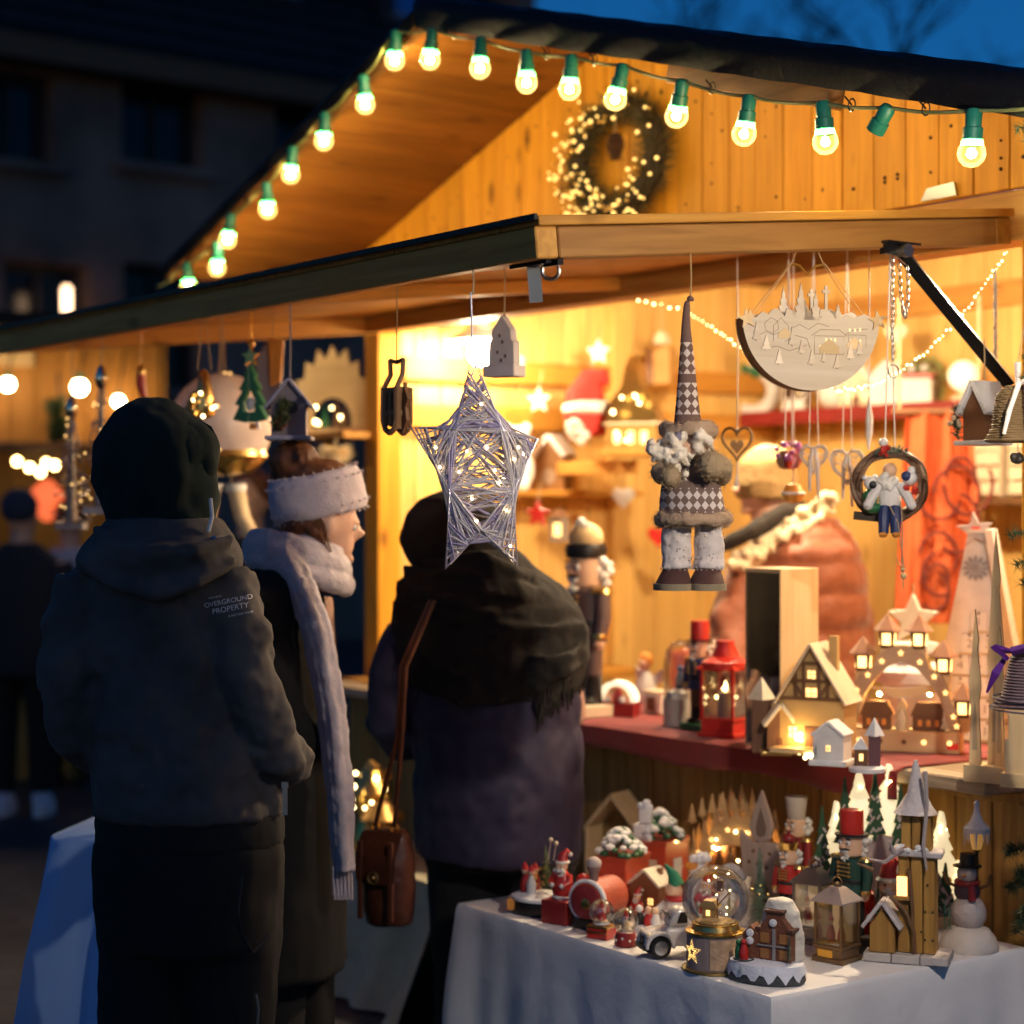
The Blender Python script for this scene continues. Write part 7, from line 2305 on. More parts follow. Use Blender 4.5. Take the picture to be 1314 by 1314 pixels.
for x, m_2 in ((-12, black), (2, redp), (12, white)):
    B().lathe([(6 * k, 7 * k), (6.5 * k, 16 * k), (3 * k, 24 * k)], (x * k, -2 * k, 0), 10).obj('figure', m_2, pn)
    B().sph((x * k, -3 * k, 28 * k), 5 * k, 8, 6).obj('figure_head', white if m_2 is black else skinp, pn)
P = D(896, 1168)
yd = T('white_duck_figure', 'white snow covered figure with an orange hat behind the glass globe', 'figurine', P, HR + .2)
k = sz(P, 1)
B().loft([(0, 0, 0, 20 * k, 17 * k), (0, 0, 24 * k, 22 * k, 18 * k), (0, 0, 44 * k, 12 * k, 12 * k)], 14).obj('body', white, yd)
B().sph((0, 0, 52 * k), 12 * k, 12, 9).obj('head', white, yd)
B().sph((-4 * k, -6 * k, 57 * k), (11 * k, 9 * k, 6 * k), 10, 8).obj('hat', orangep, yd)
fluff(B(), (4 * k, 0, 66 * k), (12 * k, 10 * k, 4 * k), 14, rs, 5 * k).obj('snow_cap', snow, yd)
P = D(938, 1180)
gg = T('grey_knit_gnome', 'squat gnome with ribbed grey knit hat behind the glass globe', 'gnome doll', P, HR + .3)
k = sz(P, 1)
B().loft([(0, 0, 0, 22 * k, 20 * k), (0, 0, 24 * k, 24 * k, 21 * k), (0, 0, 44 * k, 16 * k, 15 * k)], 16).obj('body', mat('grey_fleece', (.42, .38, .37), .9, bump=.8), gg)
hb = B().loft([(0, 0, 40 * k, 22 * k, 20 * k), (0, 0, 56 * k, 20 * k, 18 * k), (0, 0, 68 * k, 12 * k, 11 * k), (0, 0, 72 * k, 3 * k, 3 * k)], 16)
hb.obj('hat', mat('grey_knit', (.3, .3, .33), .9, bump=1, bsc=60), gg)
B().sph((-2 * k, -22 * k, 40 * k), 5 * k, 8, 6).obj('nose', skinp, gg)
fluff(B(), (0, -18 * k, 26 * k), (14 * k, 8 * k, 14 * k), 26, rs, 6 * k).obj('beard', hairw, gg)
P = D(958, 1186)
wg = T('white_knit_gnome', 'smaller gnome in a cream pointed hat beside the grey one', 'gnome doll', P, HR + .3)
B().loft([(0, 0, 0, 16 * k, 15 * k), (0, 0, 22 * k, 17 * k, 16 * k), (0, 0, 30 * k, 14 * k, 13 * k)], 14).obj('body', mat('cream_fleece', (.6, .5, .4), .9, bump=.8), wg)
B().loft([(0, 0, 28 * k, 16 * k, 15 * k), (0, 0, 44 * k, 10 * k, 10 * k), (4 * k, 0, 60 * k, 3 * k, 3 * k)], 14).obj('hat', cream, wg)
B().sph((-2 * k, -16 * k, 28 * k), 4 * k, 8, 6).obj('nose', skinp, wg)

P = D(908, 1176)
santa('small_santa', 'small santa standing behind the glass globe, left of the grey gnome', P, sz(P, 62), HR + .4)
P = D(818, 1176)
santa('tiny_santa', 'tiny santa in front of the nearer red wagon', P, sz(P, 40), HR + .2)
P = D(948, 1168)
bottle_tree('bottle_brush_tree', 'small frosted bottle brush tree between the grey gnome and the forest arch', P, sz(P, 58), sz(P, 30), 0, frostneedle, 'bottle brush trees', 700)

# left end: musical scene on black oval, santa on red chest
P = D(692, 1172)
ms = T('snowy_carousel_scene', 'little lit fir tree and children on a snow topped black oval base', 'figurine', P, HR + .35)
k = sz(P, 1)
B().loft([(0, 0, 0, 38 * k, 26 * k), (0, 0, 4 * k, 40 * k, 28 * k), (0, 0, 20 * k, 37 * k, 25 * k)], 26).obj('base', black, ms)
B().loft([(0, 0, 18 * k, 40 * k, 28 * k), (0, 0, 22 * k, 40 * k, 28 * k), (0, 0, 27 * k, 30 * k, 20 * k), (0, 0, 29 * k, 8 * k, 6 * k)], 26).obj('snow_top', snow, ms)
B().box((-30 * k, -20 * k, 12 * k), (10 * k, 8 * k, 14 * k), .6).obj('gold_plate', orangep, ms, False)
tag(bottle_tree('x', '', None, 62 * k, 34 * k, parent=ms, n=420).move(10 * k, 0, 26 * k).obj('tiny_tree', mat('moss_bristle', (.16, .2, .07), .7, var=.6, bump=0), ms), kind='stuff')
tag(heads(B(), (10 * k, 0, 46 * k), 14 * k, 14, rs, 2.2 * k).obj('baubles', gold, ms), kind='stuff')
for x, y, m_2 in ((-16, -8, redp), (-24, 2, brownp), (-4, -12, white), (-10, 6, redp)):
    B().lathe([(6 * k, 27 * k), (6.5 * k, 38 * k), (3 * k, 50 * k)], (x * k, y * k, 0), 9).obj('child', m_2, ms)
    B().sph((x * k, y * k, 54 * k), 5 * k, 8, 6).obj('child_head', skinp, ms)
    B().lathe([(5 * k, 56 * k), (.4 * k, 64 * k)], (x * k, y * k, 0), 8).obj('child_hat', redp, ms)
for x, z in ((14, 96), (22, 92)):
    B().tube([(x * k, 0, 70 * k), ((x + 4) * k, 0, z * k)], .6 * k, 4).sph(((x + 4) * k, 0, z * k), 3 * k, 8, 6).obj('snow_bobble', cream, ms)
P = D(722, 1183)
santa('chest_santa', 'santa with presents sitting on a snow topped red chest', P, sz(P, 66), HR + .3, base=(sz(P, 40), sz(P, 30), dkred))
P2 = (P[0], P[1], P[2])
P = D(741, 1168)
bb2 = T('red_bauble_pile', 'pile of shiny red baubles beside the chest santa', 'baubles', P, HR)
k = sz(P, 1)
for x, y, z in ((-8, 0, 9), (8, 2, 9), (0, -10, 9), (0, 0, 24), (4, 6, 38)):
    B().sph((x * k, y * k, z * k), 9.5 * k, 14, 10).obj('bauble', redp, bb2)

# wooden house frame leaning under the counter at the left
P = at(795, 1090, 5.75)
hf = T('open_wooden_house', 'pale open house shaped wooden box with dark cut out figures inside', 'wooden house', (P[0], P[1], .42), HR + .35)
k = 5.75 / FOC
for sx in (-1, 1):
    bev(B().box((sx * 38 * k, 0, 50 * k), (5 * k, 40 * k, 100 * k)).obj('side_panel', ply_z, hf, False), .001)
    bev(B().box((sx * 20 * k, 0, 122 * k), (64 * k, 44 * k, 5 * k), 0, sx * radians(48)).obj('roof', ply, hf, False), .001)
bev(B().box((0, 0, 2 * k), (76 * k, 40 * k, 5 * k)).obj('floor', ply, hf, False), .001)
B().prism([(-36 * k, 4 * k), (36 * k, 4 * k), (36 * k, 98 * k), (0, 138 * k), (-36 * k, 98 * k)], 3 * k, 17 * k).obj('back', mat('dim_card', (.3, .2, .08), .7), hf, False)
for x, h in ((-20, 60), (0, 80), (18, 66)):
    B().prism([(p[0] + x * k, p[1] + 4 * k) for p in tree_poly(22 * k, h * k)], 3 * k, -4 * k).obj('cut_tree', plydark, hf, False)
bs2 = T('low_bench', 'low wooden bench under the counter carrying the open wooden house and the far goods', 'bench', W(1.95, -.3), HR)
bev(B().box((0, 0, .4), (1.7, .36, .03)).obj('bench_top', pine_x, bs2, False))
for sx in (-1, 1):
    bev(B().box((sx * .78, 0, .19), (.04, .3, .385)).obj('bench_leg', pine, bs2, False))
# pale cloth on the bench with folds, goods with lights on it
tc2 = mat('beige_cloth', (.5, .46, .33), .9, bump=.3)
fo2 = B().grid(lambda u, v: ((u - .5) * 1.0, -.205 - .03 - .03 * sin(u * 26 + v * 2) * v - .02 * sin(u * 11 + 3 * v) - .1 * v * v, .43 - .42 * v), 70, 16)
fo2.grid(lambda u, v: ((u - .5) * 1.0, -.235 + .4 * v - .02 * sin(u * 11) * (1 - v) , .43 + .004 * sin(u * 30 + v * 9)), 70, 6)
q = fo2.obj('beige_cloth', tc2, None, True, W(2.35, -.3), (0, 0, HR), 80)
tag(q, 'crumpled beige cloth hanging from the low bench between the two women', 'cloth')
for x, y, Y, m_2, lb in ((478, 985, 6.6, gold, 'gold ornament with warm lights on the bench between the two women, upper'), (490, 1030, 6.5, mat('amber_gold', (.55, .32, .1), .4, .6), 'amber gold ornament with lights low on the bench between the two women')):
    P = at(x, y, Y)
    r_ = T('lit_gold_ornament', lb, 'ornament', (P[0], P[1], .44), HR, 'gold ornaments on the bench')
    H_ = P[2] - .44
    B().lathe([(.07, 0), (.075, .03), (.04, H_ * .4), (.07, H_ * .7), (.03, H_)], n=14).obj('body', m_2, r_)
    tag(heads(B(), (0, 0, H_ * .8), .06, 8, rs, .02).obj('bauble_cluster', gold, r_), kind='stuff')
    tag(heads(B(), (0, -.03, H_ * .7), .08, 7, rs, .007).obj('fairy_lights', ledw, r_), kind='stuff')

# ---------------------------------------------------------------- people
hairbr = mat('brown_hair', (.16, .055, .018), .6, bump=.6, bsc=120)


class Frame:
    # local axes of a person: x to the right of the picture, y away from it, z up; origin on the ground
    def __init__(s, px, Y):
        s.px, s.Y, s.k = px, Y, Y / FOC
        s.loc = ((px - 657) * s.k, Y, 0)

    def x(s, px):
        return (px - s.px) * s.k

    def z(s, py):
        return 1.6 + (650 - py) * s.k

    def p(s, px, py, d=0.0):
        return (s.x(px), d, s.z(py))

    def ring(s, a, b, py, ry, d=0.0):
        return (s.x((a + b) / 2), d, s.z(py), (b - a) / 2 * s.k, ry)


def hand(b, p, d, side=1, r=1.0):
    # palm, four fingers of unequal length half curled, thumb from the side of the palm
    d = Vector(d).normalized()
    u = d.cross(Vector((0, 0, 1)))
    u = u.normalized() if u.length > .1 else Vector((1, 0, 0))
    n = u.cross(d).normalized()
    p = Vector(p)
    b.tube([p, p + d * .045, p + d * .09], [.024, .034, .032], 10)
    for i, L_ in enumerate((.068, .078, .072, .056)):
        o = p + d * .085 + u * (i - 1.5) * .018
        b.tube([o, o + d * L_ * .45 - n * .006, o + d * L_ * .8 - n * .022, o + d * L_ * .9 - n * .04], [.0092, .0088, .008, .0068], 7)
    o = p + d * .025 + u * side * .03
    b.tube([o, o + d * .03 + u * side * .022 - n * .01, o + d * .06 + u * side * .026 - n * .018], [.0115, .0105, .008], 7)
    return b


def head_mesh(b, c, f, r=.098, tilt=0):
    # skull, jaw, nose, ears, brow; f is the facing direction
    c, f = Vector(c), Vector((f[0], f[1], 0)).normalized()
    s = Vector((-f.y, f.x, 0))
    M = Matrix(((s.x, f.x, 0), (s.y, f.y, 0), (0, 0, 1))).to_4x4()
    b.sph(tuple(c), (r * .8, r, r * 1.08), 18, 12, M)
    b.sph(tuple(c + f * r * .32 - Vector((0, 0, r * .62))), (r * .58, r * .6, r * .62), 14, 10, M)
    b.sph(tuple(c + f * r * .9 - Vector((0, 0, r * .12))), (r * .5, r * .16, r * .12), 10, 8, M)
    b.tube([c + f * r * .93 - Vector((0, 0, r * .1)), c + f * r * 1.16 - Vector((0, 0, r * .45)), c + f * r * 1.0 - Vector((0, 0, r * .52))], [r * .1, r * .15, r * .12], 8)
    b.sph(tuple(c + f * r * .84 - Vector((0, 0, r * .78))), (r * .26, r * .13, r * .08), 8, 6, M)
    b.sph(tuple(c + f * r * .8 - Vector((0, 0, r * 1.08))), (r * .22, r * .18, r * .16), 8, 6, M)
    for sg in (-1, 1):
        b.sph(tuple(c + s * sg * r * .8 - f * r * .02 - Vector((0, 0, r * .22))), (r * .09, r * .2, r * .3), 8, 6, M)
    return b


def eyes(root, c, f, r=.098):
    c, f = Vector(c), Vector((f[0], f[1], 0)).normalized()
    s = Vector((-f.y, f.x, 0))
    for sg in (-1, 1):
        e = c + f * r * .8 + s * sg * r * .33 - Vector((0, 0, r * .24))
        B().sph(tuple(e), r * .12, 8, 6).obj('eye', white, root)
        B().sph(tuple(e + f * r * .07), r * .075, 8, 6).obj('iris', brownp, root)


def legs(b, pts, r=(.085, .06, .045)):
    for hip, knee, ank, toe in pts:
        b.tube([hip, knee, ank], r, 12)
        b.tube([ank, (ank[0], ank[1], .05), toe], [.045, .045, .035], 10)
    return b


# ---- man in the green hood
F = Frame(235, 4.2)
man = T('person', 'person from behind in dark green hood and blue grey jacket with printed sleeve', 'person', F.loc)
fd = (.75, .66)
b = B()
hc = F.p(205, 600, .01)
head_mesh(b, hc, fd)
b.loft([F.ring(180, 240, 690, .06), F.ring(182, 236, 640, .055)], 14)
b.loft([F.ring(150, 320, 1090, .11), F.ring(155, 315, 1000, .1), F.ring(145, 288, 850, .1), F.ring(138, 282, 750, .09), F.ring(170, 255, 700, .055)], 18)
b.tube([F.p(284, 748), F.p(316, 850, -.035), F.p(345, 940, -.03), F.p(358, 987, .1), F.p(352, 992, .25)], [.04, .036, .034, .032, .028], 10)
b.tube([F.p(114, 748), F.p(100, 850, -.01), F.p(104, 935, .02), F.p(120, 977, .15), F.p(155, 988, .26)], [.04, .036, .034, .032, .028], 10)
hand(b, F.p(366, 990, .27), (-.3, .9, -.2), -1)
hand(b, F.p(165, 990, .27), (.3, .9, -.2), 1)
legs(b, [((F.x(190), 0, .92), (F.x(188), .01, .5), (F.x(186), .0, .09), (F.x(186) + .06, .14, .03)), ((F.x(290), 0, .92), (F.x(296), .01, .5), (F.x(300), .0, .09), (F.x(300) + .07, .14, .03))])
soft(b.obj('body', skin, man), .01, 3, 0)
eyes(man, hc, fd)
jk = mat('blue_grey_softshell', (.1, .088, .085), .9, var=.45, sc=9, bump=.25, bsc=420)
b = B()
b.loft([F.ring(120, 364, 1046, .155, .02), F.ring(120, 364, 1030, .16, .02), F.ring(114, 346, 980, .16, .02), F.ring(110, 320, 880, .155, .02), F.ring(100, 304, 800, .15, .02), F.ring(92, 314, 745, .13, .01), F.ring(104, 306, 712, .115), F.ring(128, 288, 686, .10)], 26)
b.tube([F.p(286, 742, -.01), F.p(302, 790, -.035), F.p(316, 850, -.05), F.p(338, 915, -.05), F.p(354, 958, -.03), F.p(362, 984, .08), F.p(352, 992, .25)], [.07, .07, .067, .062, .062, .06, .055], 16)
b.tube([F.p(112, 742, -.01), F.p(100, 800, -.02), F.p(96, 880, -.02), F.p(102, 940, .02), F.p(118, 975, .14), F.p(150, 985, .27)], [.07, .072, .068, .064, .062, .055], 16)
jacket = soft(b.obj('jacket', jk, man), .009, 3, .03, .13)
m_ = jacket.modifiers.new('disp2', 'DISPLACE')
t_ = bpy.data.textures.new('creases', 'MARBLE')
t_.noise_scale, t_.turbulence = .09, 9
m_.texture, m_.strength, m_.mid_level, m_.texture_coords = t_, .012, .5, 'LOCAL'
band = B().loft([F.ring(122, 362, 1086, .148, .02), F.ring(120, 364, 1080, .152, .02), F.ring(120, 364, 1050, .152, .02), F.ring(124, 360, 1042, .15, .02)], 40)
soft(band.obj('hoodie_hem', mat('black_rib', (.014, .013, .012), .95, bump=.3, bsc=300), man), .01, 2, .006, .03)
tr2 = mat('black_trousers', (.0105, .0095, .009), .95, bump=.2, bsc=300)
b = B()
b.loft([F.ring(118, 362, 1076, .145, .02), F.ring(116, 364, 1110, .16, .02), F.ring(120, 362, 1170, .165, .02), F.ring(124, 358, 1215, .16, .02)], 24)
b.tube([(F.x(184), .02, F.z(1180)), (F.x(182), .01, F.z(1320)), (F.x(184), .0, .3), (F.x(186), 0, .08)], [.108, .092, .08, .07], 16)
b.tube([(F.x(300), .02, F.z(1180)), (F.x(300), .01, F.z(1320)), (F.x(300), .0, .3), (F.x(302), 0, .08)], [.108, .092, .08, .07], 16)
soft(b.obj('trousers', tr2, man), .012, 3, .022, .12)
B().tube([F.p(322, 1108, -.135), F.p(318, 1150, -.148), F.p(322, 1180, -.15), F.p(336, 1204, -.14), F.p(352, 1185, -.10)], .0035, 5).obj('pocket_seam', black, man)
B().tube([F.p(338, 1258, -.12), F.p(341, 1275, -.12), F.p(339, 1300, -.12), F.p(343, 1320, -.115)], .003, 5).obj('leg_zip', steel, man)
for sx, cx in ((0, 186), (1, 302)):
    sh_ = B().loft([(F.x(cx) + .03, .05, 0, .05, .14), (F.x(cx) + .03, .05, .03, .052, .145), (F.x(cx) + .02, .02, .07, .046, .1), (F.x(cx), -.01, .11, .045, .06)], 16)
    sh_.obj('shoe', black, man)
# hood: a shell open towards the face
hd = mat('dark_green_fleece', (.008, .02, .017), .95, bump=.2, bsc=300)
fa_ = atan2(fd[1], fd[0])
rings = [(152, 256, 706, .115), (136, 276, 685, .112), (132, 278, 662, .118), (123, 281, 635, .128), (119, 283, 600, .134), (122, 286, 570, .134), (131, 276, 548, .118), (146, 248, 529, .088), (168, 222, 518, .048), (186, 200, 515, .01)]
nr, na = len(rings), 30
gap = radians(42)


def hoodf(u, v):
    i = min(round(v * (nr - 1)), nr - 1)
    l_, r2, py_, ry = rings[i]
    g2 = gap if 1 < i < 7 else (radians(8) if i <= 1 else gap * max(0, (8.2 - i) / 2.2))
    a = fa_ + g2 + (2 * pi - 2 * g2) * u
    cx, rx = F.x((l_ + r2) / 2), (r2 - l_) / 2 * F.k
    fold = 1 + (.022 * sin(a * 5 + i * .9) + .028 * sin(a * 9 - i * .5)) * (i < 6) * (.4 + .6 * (cos(a + .9) > 0))
    return (cx + cos(a) * rx * fold, .01 + sin(a) * ry * fold, F.z(py_))


o = B().grid(hoodf, na, nr - 1).obj('hood', hd, man, True, ang=180)
m_ = o.modifiers.new('s', 'SOLIDIFY'); m_.thickness = .012
subd(o, 2)
for nm_, s_2, st_ in (('hood_lumps', .16, .045), ('hood_creases', .06, .014)):
    t_ = bpy.data.textures.new(nm_, 'CLOUDS')
    t_.noise_scale = s_2
    m_ = o.modifiers.new(nm_, 'DISPLACE')
    m_.texture, m_.strength, m_.mid_level, m_.texture_coords = t_, st_, .5, 'LOCAL'
# the jacket's own hood lying open round the neck
b = B()
b.loft([F.ring(140, 284, 664, .112), F.ring(122, 296, 682, .135), F.ring(106, 310, 702, .15, -.01), F.ring(98, 316, 720, .15, -.015), F.ring(104, 310, 738, .135, -.01), F.ring(130, 285, 742, .1)], 26)
b.sph(F.p(208, 728, -.1), (.14, .055, .055), 16, 10)
b.tube([F.p(132, 676, -.09), F.p(170, 700, -.142), F.p(215, 708, -.158), F.p(265, 704, -.142), F.p(306, 690, -.07)], [.012, .018, .02, .017, .01], 9)
b.tube([F.p(112, 712, -.09), F.p(160, 745, -.14), F.p(215, 758, -.155), F.p(265, 745, -.145), F.p(312, 716, -.08)], [.01, .017, .02, .017, .01], 9)
soft(b.obj('collar', jk, man), .009, 4, .014, .07)
B().tube([F.p(277, 640, -.075), F.p(280, 662, -.085), F.p(276, 682, -.095)], .0045, 6).obj('drawcord', white, man)
B().tube([F.p(283, 688, -.1), F.p(288, 695, -.11)], .005, 6).obj('zip_pull', steel, man)
B().box(F.p(367, 1026, -.02), (.01, .006, .06)).box(F.p(367, 1005, -.02), (.014, .01, .012)).obj('zip_end', steel, man, False)
pm = mat('sleeve_print', (.75, .73, .75), .6, var=.1, bump=0)
for txt, s_, px_, py_ in (('THE NEW', .006, 284, 764), ('OVERGROUND', .0142, 300, 769), ('PROPERTY', .0160, 303, 778), ('FUNCTION WEAR', .0062, 316, 785)):
    t = lettering(txt, s_, pm, man, F.p(px_, py_, -.2), (pi / 2, radians(-11), 0), 0, 'sleeve_print')
    sw_ = t.modifiers.new('wrap', 'SHRINKWRAP')
    sw_.target, sw_.wrap_method, sw_.use_project_z, sw_.use_negative_direction, sw_.use_positive_direction, sw_.offset = jacket, 'PROJECT', True, True, True, .003

# ---- woman with the pale headband
F = Frame(395, 5.0)
wo = T('person', 'person in profile wearing a wide pale headband, lilac scarf and long black coat', 'person', F.loc)
fd = (.9, .43)
b = B()
hc = F.p(409, 664, 0)
head_mesh(b, hc, fd, .1)
b.loft([F.ring(380, 420, 760, .055), F.ring(384, 424, 700, .05)], 14)
b.loft([F.ring(335, 420, 1100, .12), F.ring(335, 410, 900, .12), F.ring(335, 398, 780, .11), F.ring(360, 400, 740, .055)], 18)
b.tube([F.p(345, 770, -.08), F.p(360, 900, -.14), F.p(388, 960, -.06)], [.045, .038, .03], 10)
b.tube([F.p(400, 770, .12), F.p(410, 900, .14), F.p(398, 960, .05)], [.045, .038, .03], 10)
hand(b, F.p(388, 960, -.06), (-.2, .9, .0), 1)
hand(b, F.p(398, 960, .05), (-.3, .5, -.3), -1)
legs(b, [((F.x(365), -.07, .88), (F.x(365), -.07, .48), (F.x(362), -.07, .09), (F.x(362) + .13, -.03, .03)), ((F.x(395), .08, .88), (F.x(395), .08, .48), (F.x(395), .08, .09), (F.x(395) + .13, .12, .03))])
soft(b.obj('body', skin, wo), .0095, 3, 0)
eyes(wo, hc, fd, .1)
b = B()
t = B().loft([(0, 0, -.056, .122, .1), (0, 0, -.034, .128, .106), (0, 0, .034, .125, .103), (0, 0, .056, .115, .094)], 28)
t.tf(Matrix.Translation((F.x(407), 0, F.z(634))) @ Euler((0, radians(-12), .4)).to_matrix().to_4x4())
soft(t.obj('headband', mat('lilac_knit', (.56, .47, .5), .95, bump=.8, bsc=150, sheen=.3), wo), .008, 3, .006, .03)
b = B().sph(F.p(378, 592, .0), (.066, .06, .055), 16, 10).sph(F.p(410, 610, 0), (.085, .08, .045), 16, 10).sph(F.p(385, 668, -.02), (.05, .075, .06), 14, 10)
b.tube([F.p(398, 672, -.075), F.p(410, 682, -.085), F.p(418, 700, -.078)], [.02, .018, .008], 8).tube([F.p(352, 600, .02), F.p(349, 630, .02), F.p(352, 668, .01)], [.01, .012, .006], 8)
soft(b.obj('hair', hairbr, wo), .007, 2, .012, .03, 'hairfold')
ct = mat('black_coat', (.007, .0065, .006), .95, bump=.2, bsc=250)
b = B()
b.loft([F.ring(288, 446, 1240, .24), F.ring(296, 447, 1120, .23), F.ring(304, 446, 1000, .22), F.ring(304, 434, 880, .21), F.ring(304, 420, 800, .2), F.ring(314, 412, 745, .17), F.ring(338, 400, 712, .11)], 26)
b.tube([F.p(345, 760, -.14), F.p(352, 850, -.2), F.p(370, 920, -.2), F.p(420, 955, -.12)], [.075, .072, .066, .055], 14)
b.tube([F.p(385, 775, .14), F.p(398, 890, .16), F.p(415, 950, .06)], [.07, .065, .055], 14)
soft(b.obj('coat', ct, wo), .013, 4, .02, .13)
b = B()
for cx in (365, 395):
    b.tube([(F.x(cx), -.07 if cx < 380 else .08, .5), (F.x(cx) - .005, -.07 if cx < 380 else .08, .07)], [.07, .06], 12)
soft(b.obj('trousers', tr2, wo), .014, 3, .01)
for cx, y in ((365, -.07), (395, .08)):
    B().loft([(F.x(cx) + .05, y + .02, 0, .13, .048), (F.x(cx) + .05, y + .02, .035, .13, .05), (F.x(cx) + .01, y, .09, .07, .05), (F.x(cx) - .01, y, .2, .055, .055)], 16).obj('boot', black, wo)
sc_ = mat('lilac_scarf', (.5, .43, .46), .9, var=.2, sc=30, bump=.6, bsc=120, sheen=.3)
b = B()
for q, (py_, rr_, tl_) in enumerate(((702, .03, 10), (716, .034, 14), (733, .03, 18))):
    b.tube([(F.x(380 + q * 2) + cos(a) * (50 + 4 * q) * F.k, sin(a) * (.1 + .008 * q), F.z(py_ + tl_ * cos(a) + 4 * sin(a))) for a in [2 * pi * i / 24 for i in range(24)]], rr_, 10, True)
for dx, d in ((0, -.12), (9, -.15), (17, -.165), (25, -.15)):
    b.tube([F.p(350 + dx, 698, -.11), F.p(380 + dx, 745, d - .02), F.p(403 + dx, 800, d - .06), F.p(421 + dx, 890, d - .075), F.p(434 + dx * .9, 1000, d - .08), F.p(442 + dx * .7, 1096, d - .09)], [.018, .018, .017, .016, .015, .013], 8)
soft(b.obj('scarf', sc_, wo), .006, 2, .01, .03, 'scarffold')
fr2 = B()
for i in range(16):
    x = 438 + i * 1.5
    fr2.tube([F.p(x, 1090, -.235 + .01 * (i % 3)), F.p(x + 1, 1125 + 6 * (i % 2), -.235)], .0025, 4)
tag(fr2.obj('scarf_fringe', sc_, wo), kind='stuff')

fuzz(t, 2600, .008, mat('lilac_knit', (.56, .47, .5)), wo, rs)
hs_ = B()
for i in range(26):
    a = rs.uniform(0, 1)
    hs_.tube([F.p(402 + 14 * a, 660, -.088), F.p(408 + 16 * a + rs.uniform(-3, 3), 680, -.098), F.p(412 + 14 * a + rs.uniform(-5, 5), 704 + rs.uniform(-8, 8), -.09)], .0012, 4)
tag(hs_.obj('hair_strands', hairbr, wo), kind='stuff')

# ---- woman in the big black shawl
F = Frame(620, 5.32)
sh2 = T('person', 'person seen from behind in black beanie, big fringed black shawl and navy quilted coat', 'person', F.loc)
fd = (.55, .83)
b = B()
hc = F.p(582, 688, 0)
head_mesh(b, hc, fd, .1)
b.loft([F.ring(565, 625, 770, .06), F.ring(565, 615, 720, .055)], 14)
b.loft([F.ring(560, 720, 1100, .13), F.ring(555, 725, 950, .13), F.ring(545, 715, 830, .13), F.ring(560, 650, 770, .07)], 18)
b.tube([F.p(535, 810, 0), F.p(505, 920, 0), F.p(530, 965, .18)], [.05, .042, .03], 10)
b.tube([F.p(715, 815, 0), F.p(735, 920, .05), F.p(715, 960, .24)], [.05, .042, .03], 10)
hand(b, F.p(530, 965, .18), (.4, .9, 0), 1)
hand(b, F.p(715, 960, .24), (-.2, .9, 0), -1)
legs(b, [((F.x(600), 0, .86), (F.x(598), .02, .46), (F.x(596), 0, .09), (F.x(596) + .05, .15, .03)), ((F.x(690), 0, .86), (F.x(690), .02, .46), (F.x(690), .0, .09), (F.x(690) + .05, .15, .03))])
soft(b.obj('body', skin, sh2), .0095, 3, 0)
eyes(sh2, hc, fd, .1)
b = B().loft([F.ring(532, 632, 730, .1), F.ring(520, 645, 716, .118), F.ring(512, 650, 692, .125), F.ring(519, 645, 660, .12), F.ring(540, 628, 640, .09), F.ring(566, 606, 630, .045), F.ring(580, 592, 628, .01)], 22)
soft(b.obj('beanie', mat('black_knit', (.009, .007, .006), .98, bump=.6, bsc=120), sh2), .009, 3, .01, .05)
t_q = bpy.data.textures.new('quilt', 'MARBLE')
t_q.noise_scale, t_q.turbulence = .12, 6
nav = mat('navy_coat', (.032, .026, .06), .62, bump=.2, bsc=200)
b = B()
qs = []
for i in range(24):
    py_ = 1098 - i * 14
    w = 1 + .016 * (i % 4 == 0) * -1
    f = i / 23
    l_, r2 = 532 - 8 * f, 750 - 6 * f
    c_, hw = (l_ + r2) / 2, (r2 - l_) / 2 * w
    qs.append(F.ring(c_ - hw, c_ + hw, py_, .2 * w))
b.loft(qs, 26)
b.tube([F.p(530, 810, 0), F.p(508, 870, -.01), F.p(497, 925, .02), F.p(515, 958, .1), F.p(535, 965, .2)], [.075, .072, .066, .06, .05], 14)
b.tube([F.p(715, 815, .02), F.p(722, 900, .08), F.p(715, 955, .24)], [.075, .07, .055], 14)
soft(b.obj('coat', nav, sh2), .01, 2, .03, .12)
m_ = sh2.children[-1].modifiers.new('disp2', 'DISPLACE')
m_.texture, m_.strength, m_.mid_level, m_.texture_coords = t_q, .012, .5, 'LOCAL'
b = B().loft([F.ring(542, 745, 1106, .15), F.ring(542, 746, 1060, .16)], 20)
b.tube([(F.x(596), 0, .75), (F.x(596), .01, .4), (F.x(596), 0, .08)], [.115, .09, .075], 14).tube([(F.x(690), 0, .75), (F.x(690), .01, .4), (F.x(690), 0, .08)], [.115, .09, .075], 14)
soft(b.obj('trousers', mat('plain_black_trousers', (.008, .0075, .0075), .95, bump=.2), sh2), .014, 3, .015)
for cx in (596, 690):
    B().loft([(F.x(cx) + .02, .05, 0, .05, .13), (F.x(cx) + .02, .05, .035, .05, .13), (F.x(cx), 0, .1, .052, .07)], 16).obj('boot', black, sh2)
swm = mat('black_shawl', (.012, .010, .009), .98, var=.3, sc=20, bump=.5, bsc=160)
b = B()
b.loft([F.ring(555, 668, 706, .1), F.ring(528, 690, 728, .14), F.ring(510, 722, 752, .18), F.ring(503, 745, 778, .215), F.ring(500, 754, 808, .23), F.ring(504, 757, 840, .235), F.ring(516, 750, 872, .23), F.ring(545, 738, 892, .215)], 28)
rp2 = random.Random(3)
